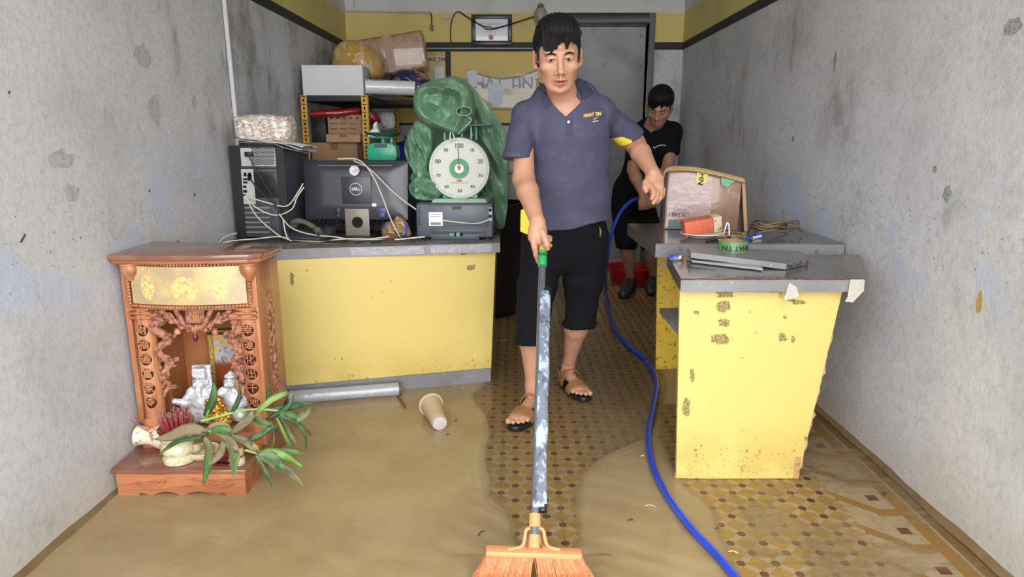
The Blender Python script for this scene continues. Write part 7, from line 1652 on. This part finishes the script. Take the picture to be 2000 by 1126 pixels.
bl, brr = Vector((P(949, 1066, Y=1.635).x, 1.635, bt.z+.004)), Vector((P(1136, 1074, Y=1.635).x, 1.635, bt.z-.006))
m = MB(); ax_ = (brr-bl).normalized(); c_ = (bl+brr)/2; m.box(c_+Vector((0, 0, -.004)), ((brr-bl).length, .034, .016), rot=Matrix.Rotation(math.atan2(bl.z-brr.z, brr.x-bl.x), 3, 'Y')); m.obj('head_bar', M_opl, brm, True, bevel=.004)
for s in (-1, 1):
    m = MB(); q = S(1030); m.tube(bez([q+Vector((s*.014, 0, 0)), q+Vector((s*.024, -.006, -.006)), q+Vector((s*.034, -.03, -.035)), Vector((c_.x+s*.070, c_.y-.004, c_.z+.006))], 8), .0048, 8); m.obj('brace', M_opl, brm, True)
    m = MB(); m.tube(bez([q+Vector((s*.010, .004, -.012)), q+Vector((s*.016, -.01, -.04)), Vector((c_.x+s*.034, c_.y+.004, c_.z+.004))], 8), .0032, 8); m.obj('brace', M_opl, brm, True)
random.seed(77); vs = []; fs = []
for i in range(2600):
    u = random.uniform(-1, 1); v = random.uniform(-1, 1)
    if abs(u) < .045 and random.random() < .9: continue
    p0 = Vector((c_.x+u*(hw-.004), c_.y+v*.014, c_.z-.010)); spread = u*.064+(.012 if u > 0 else -.012)*(1-abs(u))*1.5+random.gauss(0, .004)
    zend = .006+random.random()*.012; p2 = Vector((p0.x+spread, p0.y-.050-.03*random.random()+v*.02, zend)); p1 = Vector((p0.x+spread*.32, p0.y-.012+v*.006, (p0.z*.6+zend*.4)))
    w_ = .0008; k = len(vs); sdv = Vector((w_, 0, 0)); sv = Vector((0, w_, 0))
    for q, f_ in ((p0, 1.3), (p1, 1.1), (p2, .6)): vs += [q-sdv*f_, q+sv*f_, q+sdv*f_]
    for j in (0, 3): fs += [(k+j, k+j+1, k+j+4, k+j+3), (k+j+1, k+j+2, k+j+5, k+j+4), (k+j+2, k+j, k+j+3, k+j+5)]
m = MB(); m._add(vs, fs); m.obj('bristles', mat('orange_bristles', (204, 108, 50), .5, var=[(40, .7, (150, 74, 34), .45, .6, (3, 3, .3)), (90, .5, (240, 160, 90), .55, .65, (3, 3, .3))]), brm, True, smooth=None, kind='stuff')

# ---------------------------------------------------------------- man in black with the hose
pm = thing('person', 'man in black T-shirt bending at the back and holding the blue hose', 'person', P(1245, 575, Z=0))
pm['kind'] = 'thing'
h2 = P(1289, 208, Y=4.80)
FR2 = Matrix.Translation(h2) @ Matrix.Rotation(R(-18), 4, 'Z') @ Matrix.Rotation(R(6), 4, 'Y') @ Matrix.Rotation(R(34), 4, 'X') @ Matrix.Scale(1.0, 4)
b2 = Field(); head(b2, FR2, False)
nk2 = FR2 @ Vector((0, .015, -.06)); nb2 = P(1276, 246, Y=4.96)
b2.cap(nk2, nb2, .055, .062, .02)
s2R, e2R, w2R = P(1243, 262, Y=4.98), P(1236, 332, Y=4.88), P(1256, 380, Y=4.76)
s2L, e2L, w2L = P(1313, 258, Y=4.98), P(1304, 326, Y=4.92), P(1276, 376, Y=4.78)
b2.cap(P(1273, 278, Y=5.0), P(1236, 375, Y=5.16), .11, .11, .03, squash=((0, 1, 0), .65)); b2.cap(nb2, P(1273, 278, Y=5.0), .06, .08, .03)
for s0, e0_, w0_ in ((s2R, e2R, w2R), (s2L, e2L, w2L)):
    b2.cap(s0, e0_, .050, .042, .02); b2.cap(e0_, L_(e0_, w0_, .3), .042, .044, .01); b2.cap(L_(e0_, w0_, .3), w0_, .044, .026, .01)
def fist(f, w_, tip, px0):
    d_ = (tip-w_); f.cap(w_, L_(w_, tip, .6), .028, .036, .01, squash=((0, 1, 0), .65))
    lat = Vector((1, .1, .1)).normalized(); dn = d_.normalized()
    for i in range(4):
        k0 = L_(w_, tip, .6)+lat*(.030-.020*i)*px0; k1 = k0+dn*.032+Vector((0, -.012, 0)); k2 = k1+Vector((0, .012, -.022)); k3 = k2+Vector((0, .024, .004)); f.chain([k0, k1, k2, k3], [.0115, .0105, .0095, .008], .003)
    k0 = L_(w_, tip, .25)+lat*.03*px0; f.chain([k0, k0+dn*.03+lat*.012*px0+Vector((0, -.01, 0)), k0+dn*.055+lat*.0*px0+Vector((0, -.02, 0))], [.014, .012, .0095], .005)
fist(b2, w2R, P(1258, 400, Y=4.74), 1); fist(b2, w2L, P(1270, 398, Y=4.77), -1)
h2R, k2R, h2L, k2L = P(1218, 392, Y=5.18), P(1222, 470, Y=5.12), P(1256, 392, Y=5.20), P(1270, 468, Y=5.16)
he2R, to2R, he2L, to2L = P(1233, 560, Z=0), P(1217, 582, Z=0), P(1276, 557, Z=0), P(1270, 576, Z=0)
for hp, kn, he, to in ((h2R, k2R, he2R, to2R), (h2L, k2L, he2L, to2L)):
    ank = Vector((L_(he, to, .2).x, L_(he, to, .2).y, .10))
    b2.cap(hp, kn, .08, .055, .02); b2.cap(kn, L_(kn, ank, .35), .052, .053, .02); b2.cap(L_(kn, ank, .35), ank, .053, .031, .02); b2.cap(ank, Vector((he.x, he.y, .04)), .031, .032, .02)
    b2.cap(Vector((he.x, he.y, .045)), L_(he, to, .8)+Vector((0, 0, .03)), .033, .028, .02)
b2.obj('body', .0045, M_skin2, pm)
hairfield(FR2, seed=9).obj('hair', .0040, M_hair, pm)
for s in (-1, 1):
    m = MB(); m.tube(bez([FR2 @ Vector((s*.013, -.0985, .0245)), FR2 @ Vector((s*.028, -.0985, .0315)), FR2 @ Vector((s*.049, -.083, .0275))]), .0025, 6); m.obj('eyebrow', M_hair, pm, True)
    m = MB(); m.tube(bez([FR2 @ Vector((s*.0175, -.0915, .0035)), FR2 @ Vector((s*.030, -.0945, .0035)), FR2 @ Vector((s*.046, -.083, .0035))]), .0016, 6); m.obj('eyelash', M_hair, pm, True)
t3 = Field()
t3.cap(s2R, L_(s2R, e2R, .8), .064, .066, .03); t3.cap(s2L, L_(s2L, e2L, .62), .066, .068, .03)
cut(t3, L_(s2R, e2R, .78), e2R-s2R, .10); cut(t3, L_(s2L, e2L, .6), e2L-s2L, .10)
t3.cap(P(1276, 275, Y=5.0), P(1238, 385, Y=5.17), .155, .155, .03, squash=((0, 1, 0), .82)); t3.cap(s2R, s2L, .068, .068, .04); t3.cap(nb2+Vector((-.04, .02, -.01)), nb2+Vector((.04, .02, -.01)), .07, .07, .04)
t3.boxf(P(1278, 240, Y=4.80), (.045, .15, .045), .002, .01, -1, rot=Matrix.Rotation(R(45), 3, 'Y')); t3.cap(nk2, nb2, .062, .064, .006, -1)
t3.disp = wrinkle(.006, 16, 5); t3.obj('tshirt', .0055, M_shirt2, pm)
m = MB(); L3 = [hit(t3, x, y, 4.4, 5.4)+Vector((0, -.006, 0)) for x, y in ((1276, 286), (1278, 289), (1284, 285), (1292, 283), (1300, 284))]; m.tube(bez(L3), .003, 6); m.obj('chest_mark', M_wht_txt, pm, True)
s3 = Field(); s3.cap(P(1232, 372, Y=5.17), P(1236, 395, Y=5.19), .145, .15, .03, squash=((0, 1, 0), .75))
c3R, c3L = P(1222, 474, Y=5.13), P(1272, 474, Y=5.17)
s3.cap(h2R, c3R, .098, .085, .02); s3.cap(h2L, c3L, .095, .078, .02); cut(s3, P(1222, 486, Y=5.13), (0, -.1, -1), .14); cut(s3, P(1272, 486, Y=5.17), (0, -.1, -1), .12)
s3.disp = wrinkle(.006, 18, 15); s3.obj('trousers', .0055, M_shirt2, pm)
for he, to in ((he2R, to2R), (he2L, to2L)):
    g = Field(); d_ = (to-he); g.cap(Vector((he.x, he.y, .045)), L_(he, to, .4)+Vector((0, 0, .055)), .042, .046, .03); g.cap(L_(he, to, .4)+Vector((0, 0, .05)), Vector((to.x, to.y, .036)), .048, .042, .03, squash=((0, 0, 1), .85)); g.boxf(L_(he, to, .4)+Vector((0, 0, -.09)), (.3, .3, .095), .001, .002, -1)
    g.obj('rubber_clog', .005, mat('dark_clog', (52, 54, 56), .4), pm)
